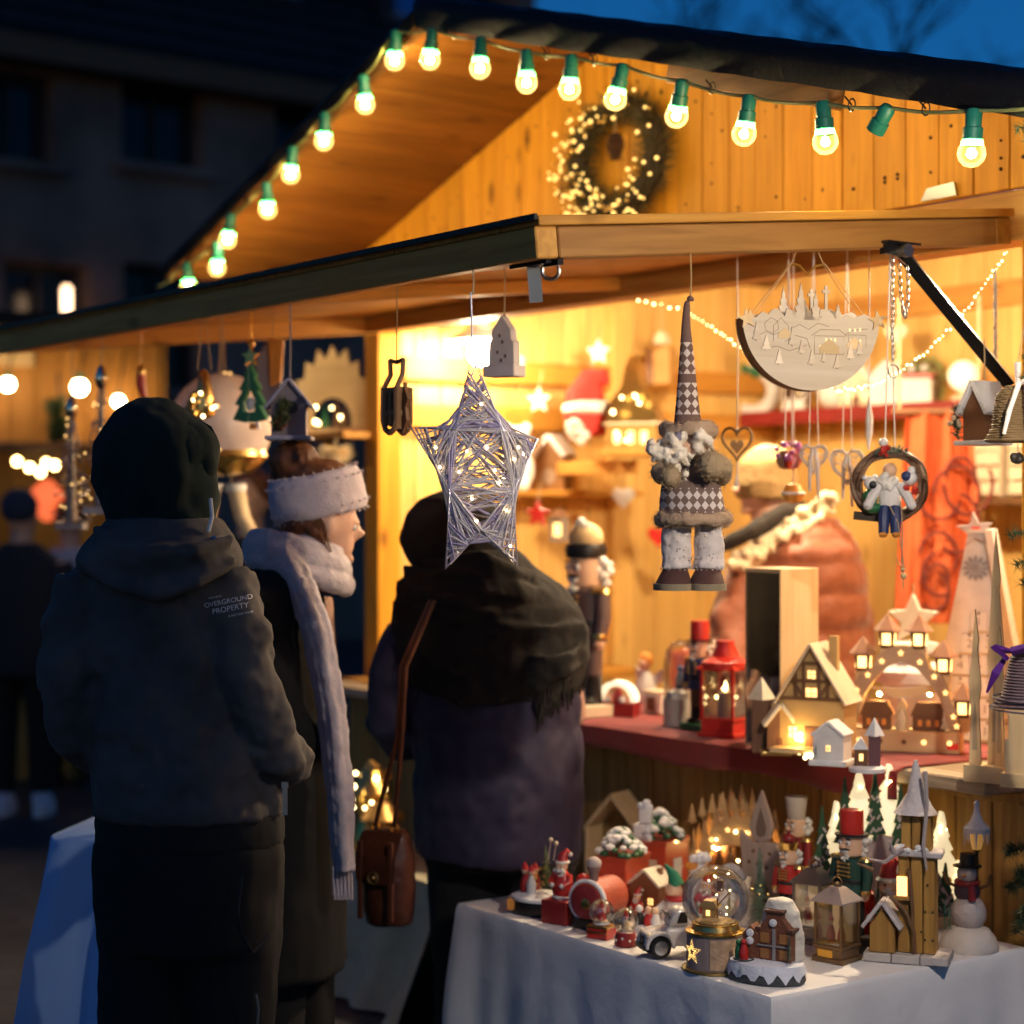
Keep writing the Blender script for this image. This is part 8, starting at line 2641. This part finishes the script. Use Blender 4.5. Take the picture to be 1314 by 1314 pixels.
fo_ = [((520, 735), (620, 742), (712, 765)), ((512, 752), (600, 775), (738, 790)), ((506, 778), (640, 808), (750, 805)), ((520, 800), (600, 842), (752, 815)), ((545, 725), (630, 715), (690, 742)), ((620, 850), (690, 850), (750, 835)), ((640, 880), (700, 860), (748, 820)), ((530, 850), (600, 885), (700, 880))]
for a, m, c_ in list(fo_):
    for q in (-1, 1):
        fo_.append(((a[0], a[1] + q * 8), (m[0] + rp2.uniform(-20, 20), m[1] + q * rp2.uniform(8, 13)), (c_[0], c_[1] + q * rp2.uniform(3, 9))))
for k_2, (a, m, c_) in enumerate(fo_):
    r0 = rp2.uniform(.007, .013)
    b.tube([F.p(a[0], a[1], -.1), F.p((a[0] + m[0]) / 2, (a[1] + m[1]) / 2 + 3, -.185), F.p(m[0], m[1], -.225), F.p((m[0] + c_[0]) / 2, (m[1] + c_[1]) / 2 + 2, -.2), F.p(c_[0], c_[1], -.08)], [r0 * .6, r0, r0 * 1.1, r0, r0 * .6], 8)
soft(b.obj('shawl', swm, sh2), .008, 2, .014, .07)
fr2 = B()
for i in range(60):
    u = i / 59
    x, y0 = 690 + 66 * u, 872 - 40 * u + rp2.uniform(-6, 6)
    d = -.19 + .2 * u * u
    fr2.tube([F.p(x, y0, d), F.p(x - 2 + rp2.uniform(-3, 3), y0 + 22, d - .012), F.p(x - 4 + rp2.uniform(-5, 5), y0 + 44 + rp2.uniform(-10, 10), d)], [.006, .005, .0025], 5)
tag(fr2.obj('shawl_fringe', swm, sh2), kind='stuff')
# her bag
bag = T('handbag', 'brown leather shoulder bag hanging by its strap at the side of the shawled person', 'handbag', (F.loc[0] + F.x(505), F.Y - .2, F.z(1165)), -.5)
lea = mat('brown_leather', (.085, .024, .012), .4, var=.4, sc=25, bump=.3, bsc=60)
k = F.k
soft(B().loft([(0, 0, 0, 30 * k, .05), (0, 0, 20 * k, 35 * k, .06), (0, 0, 80 * k, 34 * k, .055), (0, 0, 112 * k, 28 * k, .035), (0, 0, 118 * k, 24 * k, .02)], 20).obj('bag_body', lea, bag), .008, 3, .008, .06)
subd(B().grid(lambda u, v: ((u - .5) * 60 * k * (1 - .1 * v), -.03 - .04 * sin(min(v, .6) * 2.6), (116 - 62 * v) * k), 6, 8).obj('flap', lea, bag))
for x in (-22, 22):
    bev(B().box((x * k, -.066, 58 * k), (7 * k, .01, 96 * k)).obj('side_strap', mat('dark_leather', (.1, .03, .016), .4), bag, False), .002)
B().tube([(cos(a) * 7 * k, -.078, 62 * k + sin(a) * 7 * k) for a in [2 * pi * i / 14 for i in range(14)]], 1.8 * k, 6, True).sph((0, -.076, 62 * k), 4 * k, 8, 6).obj('buckle', mat('old_brass', (.45, .28, .1), .35, .9), bag)
for x in (-14, 14):
    B().tube([(x * k + cos(a) * 5 * k, -.02, 120 * k + sin(a) * 6 * k) for a in [2 * pi * i / 12 for i in range(12)]], 1.4 * k, 5, True).obj('strap_ring', gold, bag)
stp_ = B()
for (a, q) in (((-14, 122, -.02), (24, 230, -.03)), ((14, 122, -.02), (30, 230, -.03))):
    stp_.tube([(a[0] * k, a[2], a[1] * k), ((a[0] + q[0]) / 2 * k, -.03, 180 * k), (q[0] * k, q[2] - .01, q[1] * k), ((q[0] + 6) * k, -.04, 320 * k), ((q[0] + 30) * k, .02, 400 * k)], [.006, .0065, .007, .007, .006], 5)
stp_.obj('shoulder_strap', lea, bag)

# ---- stallholder in the rust coat
F = Frame(1010, 6.35)
sel = T('person', 'stallholder in a padded rust coat with cream fleece collar, bending behind the counter', 'person', F.loc)
fd = (-.9, -.3)
b = B()
hc = F.p(985, 612, 0)
head_mesh(b, hc, fd, .1)
b.loft([F.ring(960, 1030, 700, .07), F.ring(965, 1010, 640, .055)], 14)
b.loft([F.ring(950, 1080, 960, .12), F.ring(945, 1085, 820, .12), F.ring(960, 1085, 720, .12), F.ring(990, 1060, 680, .07)], 18)
b.tube([F.p(965, 730, -.1), F.p(935, 810, -.16), F.p(925, 880, -.3)], [.05, .042, .03], 10)
b.tube([F.p(1080, 720, .08), F.p(1100, 830, .05), F.p(1040, 890, -.25)], [.05, .042, .03], 10)
hand(b, F.p(925, 880, -.3), (-.3, -.8, -.3), 1)
hand(b, F.p(1040, 890, -.25), (-.3, -.8, -.2), -1)
legs(b, [((F.x(980), 0, .86), (F.x(980), .02, .46), (F.x(980), 0, .09), (F.x(980) - .12, -.04, .03)), ((F.x(1050), 0, .86), (F.x(1050), .02, .46), (F.x(1050), 0, .09), (F.x(1050) - .12, -.04, .03))])
soft(b.obj('body', skin, sel), .0095, 3, 0)
eyes(sel, hc, fd, .1)
rust = mat('rust_padded', (.24, .07, .03), .6, var=.2, bump=.4, bsc=60, sheen=.2)
b = B()
qs = []
ol = [(905, 1112, 960), (905, 1114, 900), (910, 1116, 830), (925, 1116, 770), (945, 1108, 720), (975, 1094, 685), (1010, 1076, 664)]
for i in range(31):
    f = i / 30 * (len(ol) - 1)
    j = min(int(f), len(ol) - 2)
    u = f - j
    l_, r2, py_ = [ol[j][q] + (ol[j + 1][q] - ol[j][q]) * u for q in range(3)]
    w = 1 - .06 * (i % 4 == 0)
    c_, hw = (l_ + r2) / 2, (r2 - l_) / 2 * w
    qs.append(F.ring(c_ - hw, c_ + hw, py_, .2 * w * (1 if i < 22 else 1 - (i - 22) * .07)))
b.loft(qs, 26)
b.tube([F.p(960, 735, -.1), F.p(932, 800, -.18), F.p(928, 870, -.28)], [.085, .078, .062], 14)
b.tube([F.p(1078, 725, .05), F.p(1098, 830, .03), F.p(1045, 885, -.22)], [.09, .08, .06], 14)
soft(b.obj('coat', rust, sel), .012, 1, .03, .1)
b = fluff(B(), F.p(955, 712, -.17), (.05, .04, .04), 22, rs, .016)
for u in range(8):
    fluff(b, F.p(940 + 16.5 * u, 722 - 11 * u, -.17 + .012 * u), (.035, .04, .035), 20, rs, .013)
soft(b.obj('fleece_collar', mat('cream_fleece_collar', (.72, .62, .42), .95, bump=1, bsc=120), sel), .008, 2, .012, .015, 'fur')
soft(B().tube([F.p(908, 704, -.16), F.p(955, 682, -.18), F.p(1000, 656, -.12), F.p(1030, 650, 0)], [.022, .03, .03, .022], 12).obj('scarf', mat('dull_black_wool', (.02, .016, .014), .95, bump=.5), sel), .01, 3, .01, .05)
b = B().loft([F.ring(944, 1022, 640, .1), F.ring(941, 1026, 620, .11), F.ring(948, 1022, 592, .105), F.ring(965, 1008, 576, .065), F.ring(982, 992, 571, .01)], 20)
soft(b.obj('knit_hat', mat('olive_beige_knit', (.36, .24, .1), .95, bump=1, bsc=80), sel), .009, 3, .01, .04)
b = B()
for cx in (980, 1050):
    b.tube([(F.x(cx), 0, .86), (F.x(cx), 0, .08)], [.11, .08], 12)
soft(b.obj('trousers', tr2, sel), .016, 3, .01)
for cx in (980, 1050):
    B().loft([(F.x(cx) - .04, -.02, 0, .12, .05), (F.x(cx) - .04, -.02, .035, .12, .05), (F.x(cx), 0, .1, .06, .055)], 14).obj('boot', black, sel)

# ---- passers-by in the dark on the left, and one behind the headband


def passer(px, Y, top, lb, coatm, hairm, fd, shoem, w=46, hat=None):
    F = Frame(px, Y)
    F.k0 = F.k
    r = T('person', lb, 'person', F.loc)
    H_ = F.z(top)
    hc = (0, 0, H_ - .12)
    b = B()
    head_mesh(b, hc, fd, .098)
    b.loft([(0, 0, H_ - .36, .06, .06), (0, 0, H_ - .2, .055, .055)], 12)
    b.loft([(0, 0, .85, .14, .11), (0, 0, 1.15, .15, .11), (0, 0, H_ - .38, .16, .1), (0, 0, H_ - .3, .07, .06)], 16)
    for sx in (-1, 1):
        b.tube([(sx * .19, 0, H_ - .38), (sx * .24, 0, 1.15), (sx * .22, -.08, .95)], [.05, .042, .03], 9)
        hand(b, (sx * .22, -.08, .95), (0, -.3, -1), -sx)
    legs(b, [((sx * .09, 0, .86), (sx * .1, .02, .46), (sx * .1, 0, .09), (sx * .1 + .05, -.12, .03)) for sx in (-1, 1)])
    soft(b.obj('body', skin, r), .014, 3, 0)
    eyes(r, hc, fd)
    b = B().loft([(0, 0, .72, .2, .16), (0, 0, 1.0, .2, .15), (0, 0, H_ - .5, .22, .14), (0, 0, H_ - .36, .19, .11), (0, 0, H_ - .28, .09, .09)], 20)
    for sx in (-1, 1):
        b.tube([(sx * .19, 0, H_ - .4), (sx * .26, 0, 1.15), (sx * .24, -.08, .98)], [.08, .07, .055], 12)
    soft(b.obj('jacket', coatm, r), .018, 3, .02, .12)
    b = B()
    for sx in (-1, 1):
        b.tube([(sx * .09, 0, .84), (sx * .1, .01, .46), (sx * .1, 0, .1)], [.1, .08, .065], 12)
        B().loft([(sx * .1 + .03, -.05, 0, .05, .14), (sx * .1 + .03, -.05, .05, .05, .13), (sx * .1, 0, .11, .05, .06)], 12).obj('shoe', shoem, r)
    soft(b.obj('trousers', tr2, r), .018, 3, .01)
    f = Vector((fd[0], fd[1], 0)).normalized()
    soft(B().sph((-f.x * .025, -f.y * .025, H_ - .09), (.1, .105, .1), 14, 10).obj('hat' if hat else 'hair', hat or hairm, r), .012, 2, .01, .04)
    return r


passer(28, 10.2, 628, 'dark silhouette of a person with white shoes at the left edge', mat('charcoal_coat', (.02, .022, .028), .9), hairbr, (.3, 1), mat('white_trainers', (.7, .7, .72), .6), hat=mat('navy_beanie', (.03, .04, .07), .9))
passer(90, 11.2, 640, 'person in a pale blue jacket partly hidden by the hooded person', mat('pale_blue_jacket', (.22, .26, .4), .8), hairbr, (-.4, .9), black)
passer(322, 8.2, 602, 'person in black behind the headband person, face half hidden by the globe lantern', mat('black_anorak', (.014, .014, .016), .8), hairbr, (-.3, -.95), black)

# ---------------------------------------------------------------- things beyond the stall
# wall shelf with a candle arch on the far corner post
P = at(428, 553, 7.25)
s_, t_ = st(P)
bev(B().box((-3.35, -.02, P[2] - .012), (.5, .2, .024)).obj('outer_shelf', pine_x, hut, False), .002)
B().tube([(-3.16, -.02, P[2] - .28), (-3.4, -.02, P[2] - .03)], .018, 4).obj('shelf_bracket', pine, hut, False)
ca = T('wooden_candle_arch', 'pale jagged topped wooden candle arch on the outer shelf left of the corner post', 'candle arch', W(3.36, -.02, P[2] + .001), HR + .5)
ca.scale = (1.2,) * 3
k = 7.25 / FOC
po = [(-50, 0), (-50, 22)]
for i in range(9):
    a = pi - pi * (i + .5) / 9
    po += [(cos(a + .16) * 47, 22 + sin(a + .16) * 62), (cos(a) * 53, 22 + sin(a) * 76), (cos(a - .16) * 47, 22 + sin(a - .16) * 62)]
po += [(50, 22), (50, 0), (26, 0)] + [(x, z) for x, z in arc(0, 14, 26, 0, pi, 12)] + [(-26, 0)]
bev(B().prism([(x * k, z * k) for x, z in po], .014).obj('arch_board', ply, ca, False), .001)
bev(B().box((0, 0, .008), (.34, .1, .016)).obj('foot', ply, ca, False), .001)
for x, h in ((-12, 26), (4, 34), (14, 24)):
    B().prism([(p[0] + x * k, p[1] + .016) for p in tree_poly(14 * k, h * k)], .006, .01).obj('cut_tree', plydark if x > 0 else green, ca, False)
tag(heads(B(), (0, -.02, .06), .05, 6, rs, .006).obj('fairy_lights', ledw, ca), kind='stuff')
po_ = HT('glow_tuft', 'cream tuft added for a blurred golden glow under the outer shelf by the headband', 'pompom', at(430, 585, 7.0), 0)  # made-up tuft standing in for an out-of-focus golden light
tag(needles(B(), [(0, 0, -.02), (0, 0, .0), (0, 0, .02)], rs, 900, .07, .0016, 1.5).obj('fluff', mat('cream_fluff', (.8, .65, .4), .9, bump=0), po_), kind='stuff')
B().sph((0, 0, 0), .03, 10, 8).obj('core', cream, po_)
B().tube([(0, 0, 0), (0, .05, at(430, 553, 7.0)[2] - at(430, 585, 7.0)[2] - .02)], .002, 4).obj('string', twine, po_)
cb = HT('cream_bells', 'pair of cream fabric stockings hanging under the globe lantern', 'hanging ornament', at(285, 655, 6.2), 0)
for x, a in ((-.03, -.12), (.045, .16)):
    B().tube([(x, 0, .07), (x + a * .12, 0, -.02), (x + a * .3, -.01, -.075), (x + a * .3 + .035, -.02, -.085)], [.028, .026, .026, .02], 10).obj('stocking', mat('cream_felt', (.65, .5, .3), .9), cb)
    B().lathe([(.031, .06), (.034, .075), (.031, .085)], (x, 0, 0), 12).obj('cuff', hairw, cb)
string_up(cb, z0=.08, two=.03)

# white clothed table left of the hooded person
tl_ = T('side_table', 'small table under a pale blue cloth left of the hooded person', 'table', (-.93, 5.2, 0), -.15)
bev(B().box((0, 0, .735), (.42, .5, .03)).obj('tabletop', pine_x, tl_, False))
for sx in (-1, 1):
    for sy in (-1, 1):
        B().box((sx * .17, sy * .2, .36), (.04, .04, .72)).obj('leg', pine, tl_, False)
b = B()
n_ = 64
vs, fs = [], []
for j, (L_, sp3) in enumerate(((0, 0), (.006, .004), (.03, .006), (.15, .02), (.3, .035), (.45, .045), (.6, .05), (.72, .05))):
    for i in range(n_):
        a = 2 * pi * i / n_
        f = 1 / max(abs(cos(a)), abs(sin(a)))
        f = min(f, 1.32)
        o_ = sp3 * (1 + .9 * sin(i * 1.1) + .6 * sin(i * .43 + 1)) + sp3 * 1.2 * (f > 1.25)
        vs.append((cos(a) * (.225 * f + o_), sin(a) * (.265 * f + o_), .754 - L_))
for j in range(7):
    for i in range(n_):
        q = (i + 1) % n_
        fs.append((j * n_ + i, (j + 1) * n_ + i, (j + 1) * n_ + q, j * n_ + q))
fs.append(tuple(range(n_)))
b.add(vs, fs)
tag(b.obj('blue_side_cloth', mat('pale_blue_cloth', (.30, .48, .80), .9, var=.04, bump=.3, bsc=180), None, True, (-.93, 5.2, 0), (0, 0, -.15), 70), 'pale blue cloth hanging over the small side table left of the hooded person', 'tablecloth')
rc2 = T('brown_figure', 'small brown figure with a red cap on the side table', 'figurine', (-1.0, 5.05, .756), 0)
B().lathe([(.035, 0), (.04, .02), (.03, .06), (.018, .08)], n=12).obj('body', brownp, rc2)
B().sph((0, 0, .095), .02, 10, 8).obj('head', skinp, rc2)
B().lathe([(.022, .1), (.016, .125), (.001, .15)], n=10).obj('cap', redp, rc2)

# neighbouring stall far left, lit inside
NY = 11.5
nk = NY / FOC
NP = at(60, 650, NY)
ns = T('market_stall', 'neighbouring market stall glowing orange far away on the left', 'market stall', (NP[0], NY, 0), .25)
fro = wood('orange_stained', (.55, .26, .05), (.42, .18, .03), 'Z', knots=0)
pl = bev(B().box((0, 0, 0), (.14, .03, .62)).obj('front_plank', fro, ns, False, (-1.3, 0, 2.27)), .004)
for q in range(1, 14):
    copy_part(pl, ns, (-1.3 + .145 * q, R.uniform(-.003, .003), 2.27))
bev(B().box((-.35, -.25, 1.94), (2.1, .5, .05)).obj('canopy_board', brown_x, ns, False))
v = [(-1.5, -.5, 2.62), (.75, -.5, 2.62), (.75, 2.2, 2.74), (-1.5, 2.2, 2.74)]
B().add(v + [(x, y, z + .08) for x, y, z in v], [(3, 2, 1, 0), (4, 5, 6, 7), (0, 1, 5, 4), (1, 2, 6, 5), (2, 3, 7, 6), (3, 0, 4, 7)]).obj('roof', felt, ns, False)
for x in (-1.38, .62):
    bev(B().box((x, .0, 1.0), (.1, .1, 2.0)).obj('post', fro, ns, False))
bev(B().box((-.35, -.1, .95), (2.2, .6, .05)).obj('counter_top', pine_x, ns, False))
pl = B().box((0, 0, .46), (.14, .03, .92)).obj('counter_plank', rustic, ns, False, (-1.3, -.05, 0))
for q in range(1, 14):
    copy_part(pl, ns, (-1.3 + .145 * q, -.05, 0))
pl = B().box((0, 0, 1.3), (.14, .03, 2.6)).obj('back_plank', pine_in, ns, False, (-1.3, 2.0, 0))
for q in range(1, 14):
    copy_part(pl, ns, (-1.3 + .145 * q, 2.0, 0))
bev(B().box((-.25, -.05, 2.52), (.36, .04, .2)).obj('sign_panel', mat('pale_sign', (.7, .5, .25), .6), ns, False))
for x in (-1.42, .68):
    B().box((x, 1.0, 1.3), (.03, 2.0, 2.6)).obj('side_wall', pine_y, ns, False)
lamp_w = mat('far_bulb', (1, 1, 1), .5, var=0, bump=0, emit=(1, .68, .34), es=90)
fbg = []
for i, (x, y, Y, rr_, lb) in enumerate(((10, 493, 11.1, .035, 'round white bulb at the left edge on the far stall'), (102, 497, 10.9, .04, 'round white bulb on the far stall above the glitter trees'), (152, 515, 11.4, .03, 'round bulb of the far stall just left of the hood'))):
    P = at(x, y, Y)
    r_ = T('stall_bulb', lb, 'lamp', P, 0, 'bulbs of the far stall')
    B().sph((0, 0, 0), rr_, 14, 10).obj('bulb', lamp_w, r_)
    B().lathe([(rr_ * .5, rr_ * .8), (rr_ * .6, rr_ * 1.8), (.01, rr_ * 2)], n=10).obj('socket', socketg, r_)
    B().tube([(0, 0, rr_ * 2), (0, .3, 2.66 - P[2])], .006, 4).obj('cord', black, r_)
for i, (x, y) in enumerate(((22, 592), (38, 600), (52, 606), (60, 594), (70, 597))):
    P = at(x, y, 12.3)
    r_ = T('interior_bulb', ('soft gold bulb inside the far stall, leftmost of the row of five', 'soft gold bulb inside the far stall, second from the left of the row', 'soft gold bulb in the middle of the row inside the far stall, hanging lowest', 'soft gold bulb inside the far stall, second from the right of the row', 'soft gold bulb inside the far stall, rightmost of the row, above the red lantern')[i], 'lamp', P, 0, 'gold bulbs inside the far stall')
    B().sph((0, 0, 0), .022, 10, 8).obj('bulb', mat('far_gold_bulb', (1, .8, .5), .5, var=0, bump=0, emit=(1, .62, .22), es=34), r_)
    B().tube([(0, 0, .02), (0, 0, 2.7 - P[2])], .004, 4).obj('cord', black, r_)
P = at(60, 642, 11.2)
r_ = T('red_lantern_far', 'red glowing paper lantern on the far stall', 'lantern', P, 0)
B().lathe([(.02, -.12), (.08, -.06), (.1, 0), (.08, .07), (.02, .12)], n=14).obj('shade', mat('red_paper_lit', (.8, .15, .06), .6, emit=(1, .16, .05), es=1.2, sample=False), r_)
B().tube([(0, 0, .12), (0, .1, 1.98 - P[2])], .005, 4).obj('cord', black, r_)
P = at(72, 545, 11.1)
r_ = T('far_garland', 'dark green garland bunch hanging on the far stall front', 'garland', P, 0)
tag(needles(B(), [(0, 0, -.12), (.02, 0, 0), (0, 0, .14)], rs, 600, .1, .006).obj('sprays', needle, r_), kind='stuff')
B().tube([(0, 0, -.12), (.02, 0, 0), (0, .05, .3)], .01, 5).obj('stem', brownp, r_)

# old stone house across the square
HP = at(-330, 650, 19.0)
HE = at(700, 650, 25.5)
hx, hy = HE[0] - HP[0], HE[1] - HP[1]
HL, HA = sqrt(hx * hx + hy * hy), atan2(hy, hx)
oh = T('stone_house', 'dark old stone house with steep tiled roof and dormers behind the market', 'house', (HP[0], HP[1], 0), HA)
stone = mat('rubble_stone', (.32, .2, .15), .9, var=.7, sc=1.1, bump=1, bsc=3)
WH = 6.55


def face(px, py):                    # a spot on the house front seen in that direction
    u = (px - 657) / FOC
    # ray (u*Y, Y) meets HP + d*(cos,sin)
    d = (u * HP[1] - HP[0]) / (cos(HA) - u * sin(HA))
    Y = HP[1] + d * sin(HA)
    return d, 1.6 + (650 - py) / FOC * Y


wins = [(*face(210, 160), 1.05, 1.0 * 0.95), (*face(395, 190), .9, 1.0), (*face(20, 150), .9, .95), (*face(210, 420), 1.0, 1.4), (*face(60, 420), 1.0, 1.4)]
# wall pieces between the openings: courses of rubble in one skin with recessed windows
xs = sorted({0, HL} | {w[0] - w[2] / 2 for w in wins} | {w[0] + w[2] / 2 for w in wins})
zs = sorted({0, WH} | {w[1] - w[3] / 2 for w in wins} | {w[1] + w[3] / 2 for w in wins})
b = B()
for xa, xb in zip(xs[:-1], xs[1:]):
    for za, zb in zip(zs[:-1], zs[1:]):
        cx, cz = (xa + xb) / 2, (za + zb) / 2
        if any(abs(cx - w[0]) < w[2] / 2 and abs(cz - w[1]) < w[3] / 2 for w in wins):
            continue
        b.box((cx, .2, cz), (xb - xa, .4, zb - za))
b.obj('wall', stone, oh, False)
for x, z, w, h in wins:
    bev(B().box((x, .3, z), (w, .02, h)).obj('pane', mat('black_pane', (.01, .01, .014), .15), oh, False))
    f_ = B()
    for sx in (-1, 1):
        f_.box((x + sx * w * .46, .25, z), (.07, .06, h))
    f_.box((x, .25, z + h * .46), (w * .85, .06, .07)).box((x, .25, z - h * .46), (w * .85, .06, .07)).box((x, .25, z), (.05, .05, h * .85))
    f_.obj('window_frame', mat('dark_frame', (.05, .04, .04), .7), oh, False)
    B().box((x, -.05, z - h / 2 - .05), (w + .2, .2, .1)).obj('window_sill', stone, oh, False)
bev(B().box((HL / 2, -.18, WH - .12), (HL + .3, .5, .26)).obj('cornice', mat('warm_cornice', (.2, .105, .055), .8, bump=.5, bsc=8), oh, False), .004)
B().box((HL / 2, .24, WH + .3), (HL, .34, .6)).obj('attic_wall', stone, oh, False)
tile = mat('roof_tiles', (.03, .03, .034), .7, var=.5, sc=3, bump=1, bsc=9)
v = [(-.3, -.45, WH + .02), (HL + .3, -.45, WH + .02), (HL + .1, 3.6, WH + 5.6), (-.3, 3.6, WH + 5.6)]
B().add(v + [(x, y + .12, z + .1) for x, y, z in v], [(3, 2, 1, 0), (4, 5, 6, 7), (0, 1, 5, 4), (1, 2, 6, 5), (2, 3, 7, 6), (3, 0, 4, 7)]).obj('roof', tile, oh, False)
rows_ = B()
for q in range(24):
    rows_.box((HL / 2, -.42 + 4.0 * q / 24, WH + .13 + 5.6 * q / 24), (HL + .5, .05, .03), 0, 0, radians(54))
tag(rows_.obj('tile_courses', tile, oh, False), kind='stuff')
B().box((HL - .15, 3.2, WH / 2 + 1), (.3, 6, WH + 2)).obj('gable_wall', stone, oh, False)
for px_ in (345, 150, 560):
    x, z = face(px_, 22)
    z = WH + 1.2
    bev(B().box((x, 1.0, z + .45), (1.25, 1.6, 1.3)).obj('dormer', mat('dormer_slate', (.04, .04, .05), .7), oh, False), .03)
    for sx in (-1, 1):
        B().box((x + sx * .26, .19, z + .45), (.46, .03, .95)).obj('dormer_pane', mat('sky_tinted_pane', (.12, .25, .5), .08, .6, var=0, bump=0), oh, False)  # sky reflection put into the panes as blue colour
    B().box((x, .17, z + .45), (.06, .05, 1.0)).box((x, .17, z - .05), (1.06, .05, .06)).obj('dormer_frame', mat('grey_frame', (.3, .32, .36), .6), oh, False)
    B().prism([(x - .8, z + 1.08), (x + .8, z + 1.08), (x, z + 1.7)], 1.9, .95).obj('dormer_roof', tile, oh, False)
d, z = face(72, 392)
wl_ = T('wall_lantern', 'tall narrow glowing wall lantern on the stone house', 'lantern', (HP[0] + cos(HA) * d + .25 * sin(HA), HP[1] + sin(HA) * d - .25 * cos(HA), z - .15), HA)
B().lathe([(.03, 0), (.042, .1), (.042, .3), (.03, .34)], n=12).obj('glass', mat('dim_lantern_glass', (1, .8, .6), .5, var=0, bump=0, emit=(1, .62, .36), es=7), wl_)
B().lathe([(.09, .33), (.06, .4), (.01, .46)], n=10).obj('cap', iron, wl_)
B().tube([(0, 0, .42), (0, .16, .5), (0, .27, .4)], .015, 6).obj('bracket', iron, wl_)


# bare trees against the sky, and low dark houses to close the square
def bare_tree(px, Y, lb, H_, seed, tr0):
    rr = random.Random(seed)
    P = at(px, 650, Y)
    r = T('bare_tree', lb, 'tree', (P[0], P[1], 0), 0, 'bare trees beyond the stall')
    bark = mat('winter_bark', (.03, .022, .02), .9)
    tk, br = B(), B()
    tk.tube([(0, 0, 0), (.1, 0, H_ * .3), (.0, .1, H_ * .6)], [tr0, tr0 * .75, tr0 * .5], 10)

    def grow(p, d, L_, r0, lv):
        p = Vector(p)
        q = p + d * L_
        mdl = p + d * L_ * .5 + Vector((rr.uniform(-1, 1), rr.uniform(-1, 1), rr.uniform(-.3, .6))) * L_ * .08
        br.tube([p, mdl, q], [r0, r0 * .8, r0 * .6], 5 if lv < 2 else 3)
        if lv >= 5:
            return
        for _ in range(3 if lv < 4 else 2):
            n = (d + Vector((rr.gauss(0, .55), rr.gauss(0, .55), rr.gauss(.1, .4)))).normalized()
            grow(q if rr.random() < .6 else mdl, n, L_ * rr.uniform(.6, .82), r0 * .6, lv + 1)
    for _ in range(6):
        grow((0, .1, H_ * rr.uniform(.4, .62)), Vector((rr.uniform(-.9, .9), rr.uniform(-.9, .9), rr.uniform(.5, 1.2))).normalized(), H_ * .17, tr0 * .34, 0)
    tk.obj('trunk', bark, r)
    br.obj('crown', bark, r)


bare_tree(1095, 30, 'bare winter tree with dense twigs above the roof on the right', 10.2, 4, .3)
bare_tree(872, 34, 'slimmer bare winter tree behind the middle of the roof', 10.5, 9, .26)
bare_tree(760, 38, 'smaller bare tree just right of the stone house', 10.6, 21, .2)
for q, (x0, x1, Y, h, lb) in enumerate(((-900, -330, 20, 8.2, 'dark row house continuing left of the stone house'), (690, 1900, 42, 7.2, 'long low dark house far behind the stall'))):
    a_, b_ = at(x0, 650, Y), at(x1, 650, Y)
    r_ = T('row_house', lb, 'house', (a_[0], Y, 0), 0)
    Ln = b_[0] - a_[0]
    B().box((Ln / 2, 2, h / 2 - .6), (Ln, 4, h - 1.2)).obj('wall', stone, r_, False)
    B().prism([(-2.4, h - 1.2), (2.4, h - 1.2), (0, h + .6)], Ln + .4).tf(Matrix.Translation((Ln / 2, 2, 0)) @ Matrix.Rotation(pi / 2, 4, 'Z')).obj('roof', tile, r_, False)
    for j in range(int(Ln / 2.6)):
        B().box((1.3 + j * 2.6, -.01, h * .45), (.9, .06, 1.2)).obj('window', mat('black_pane', (.01, .01, .014), .15), r_, False)
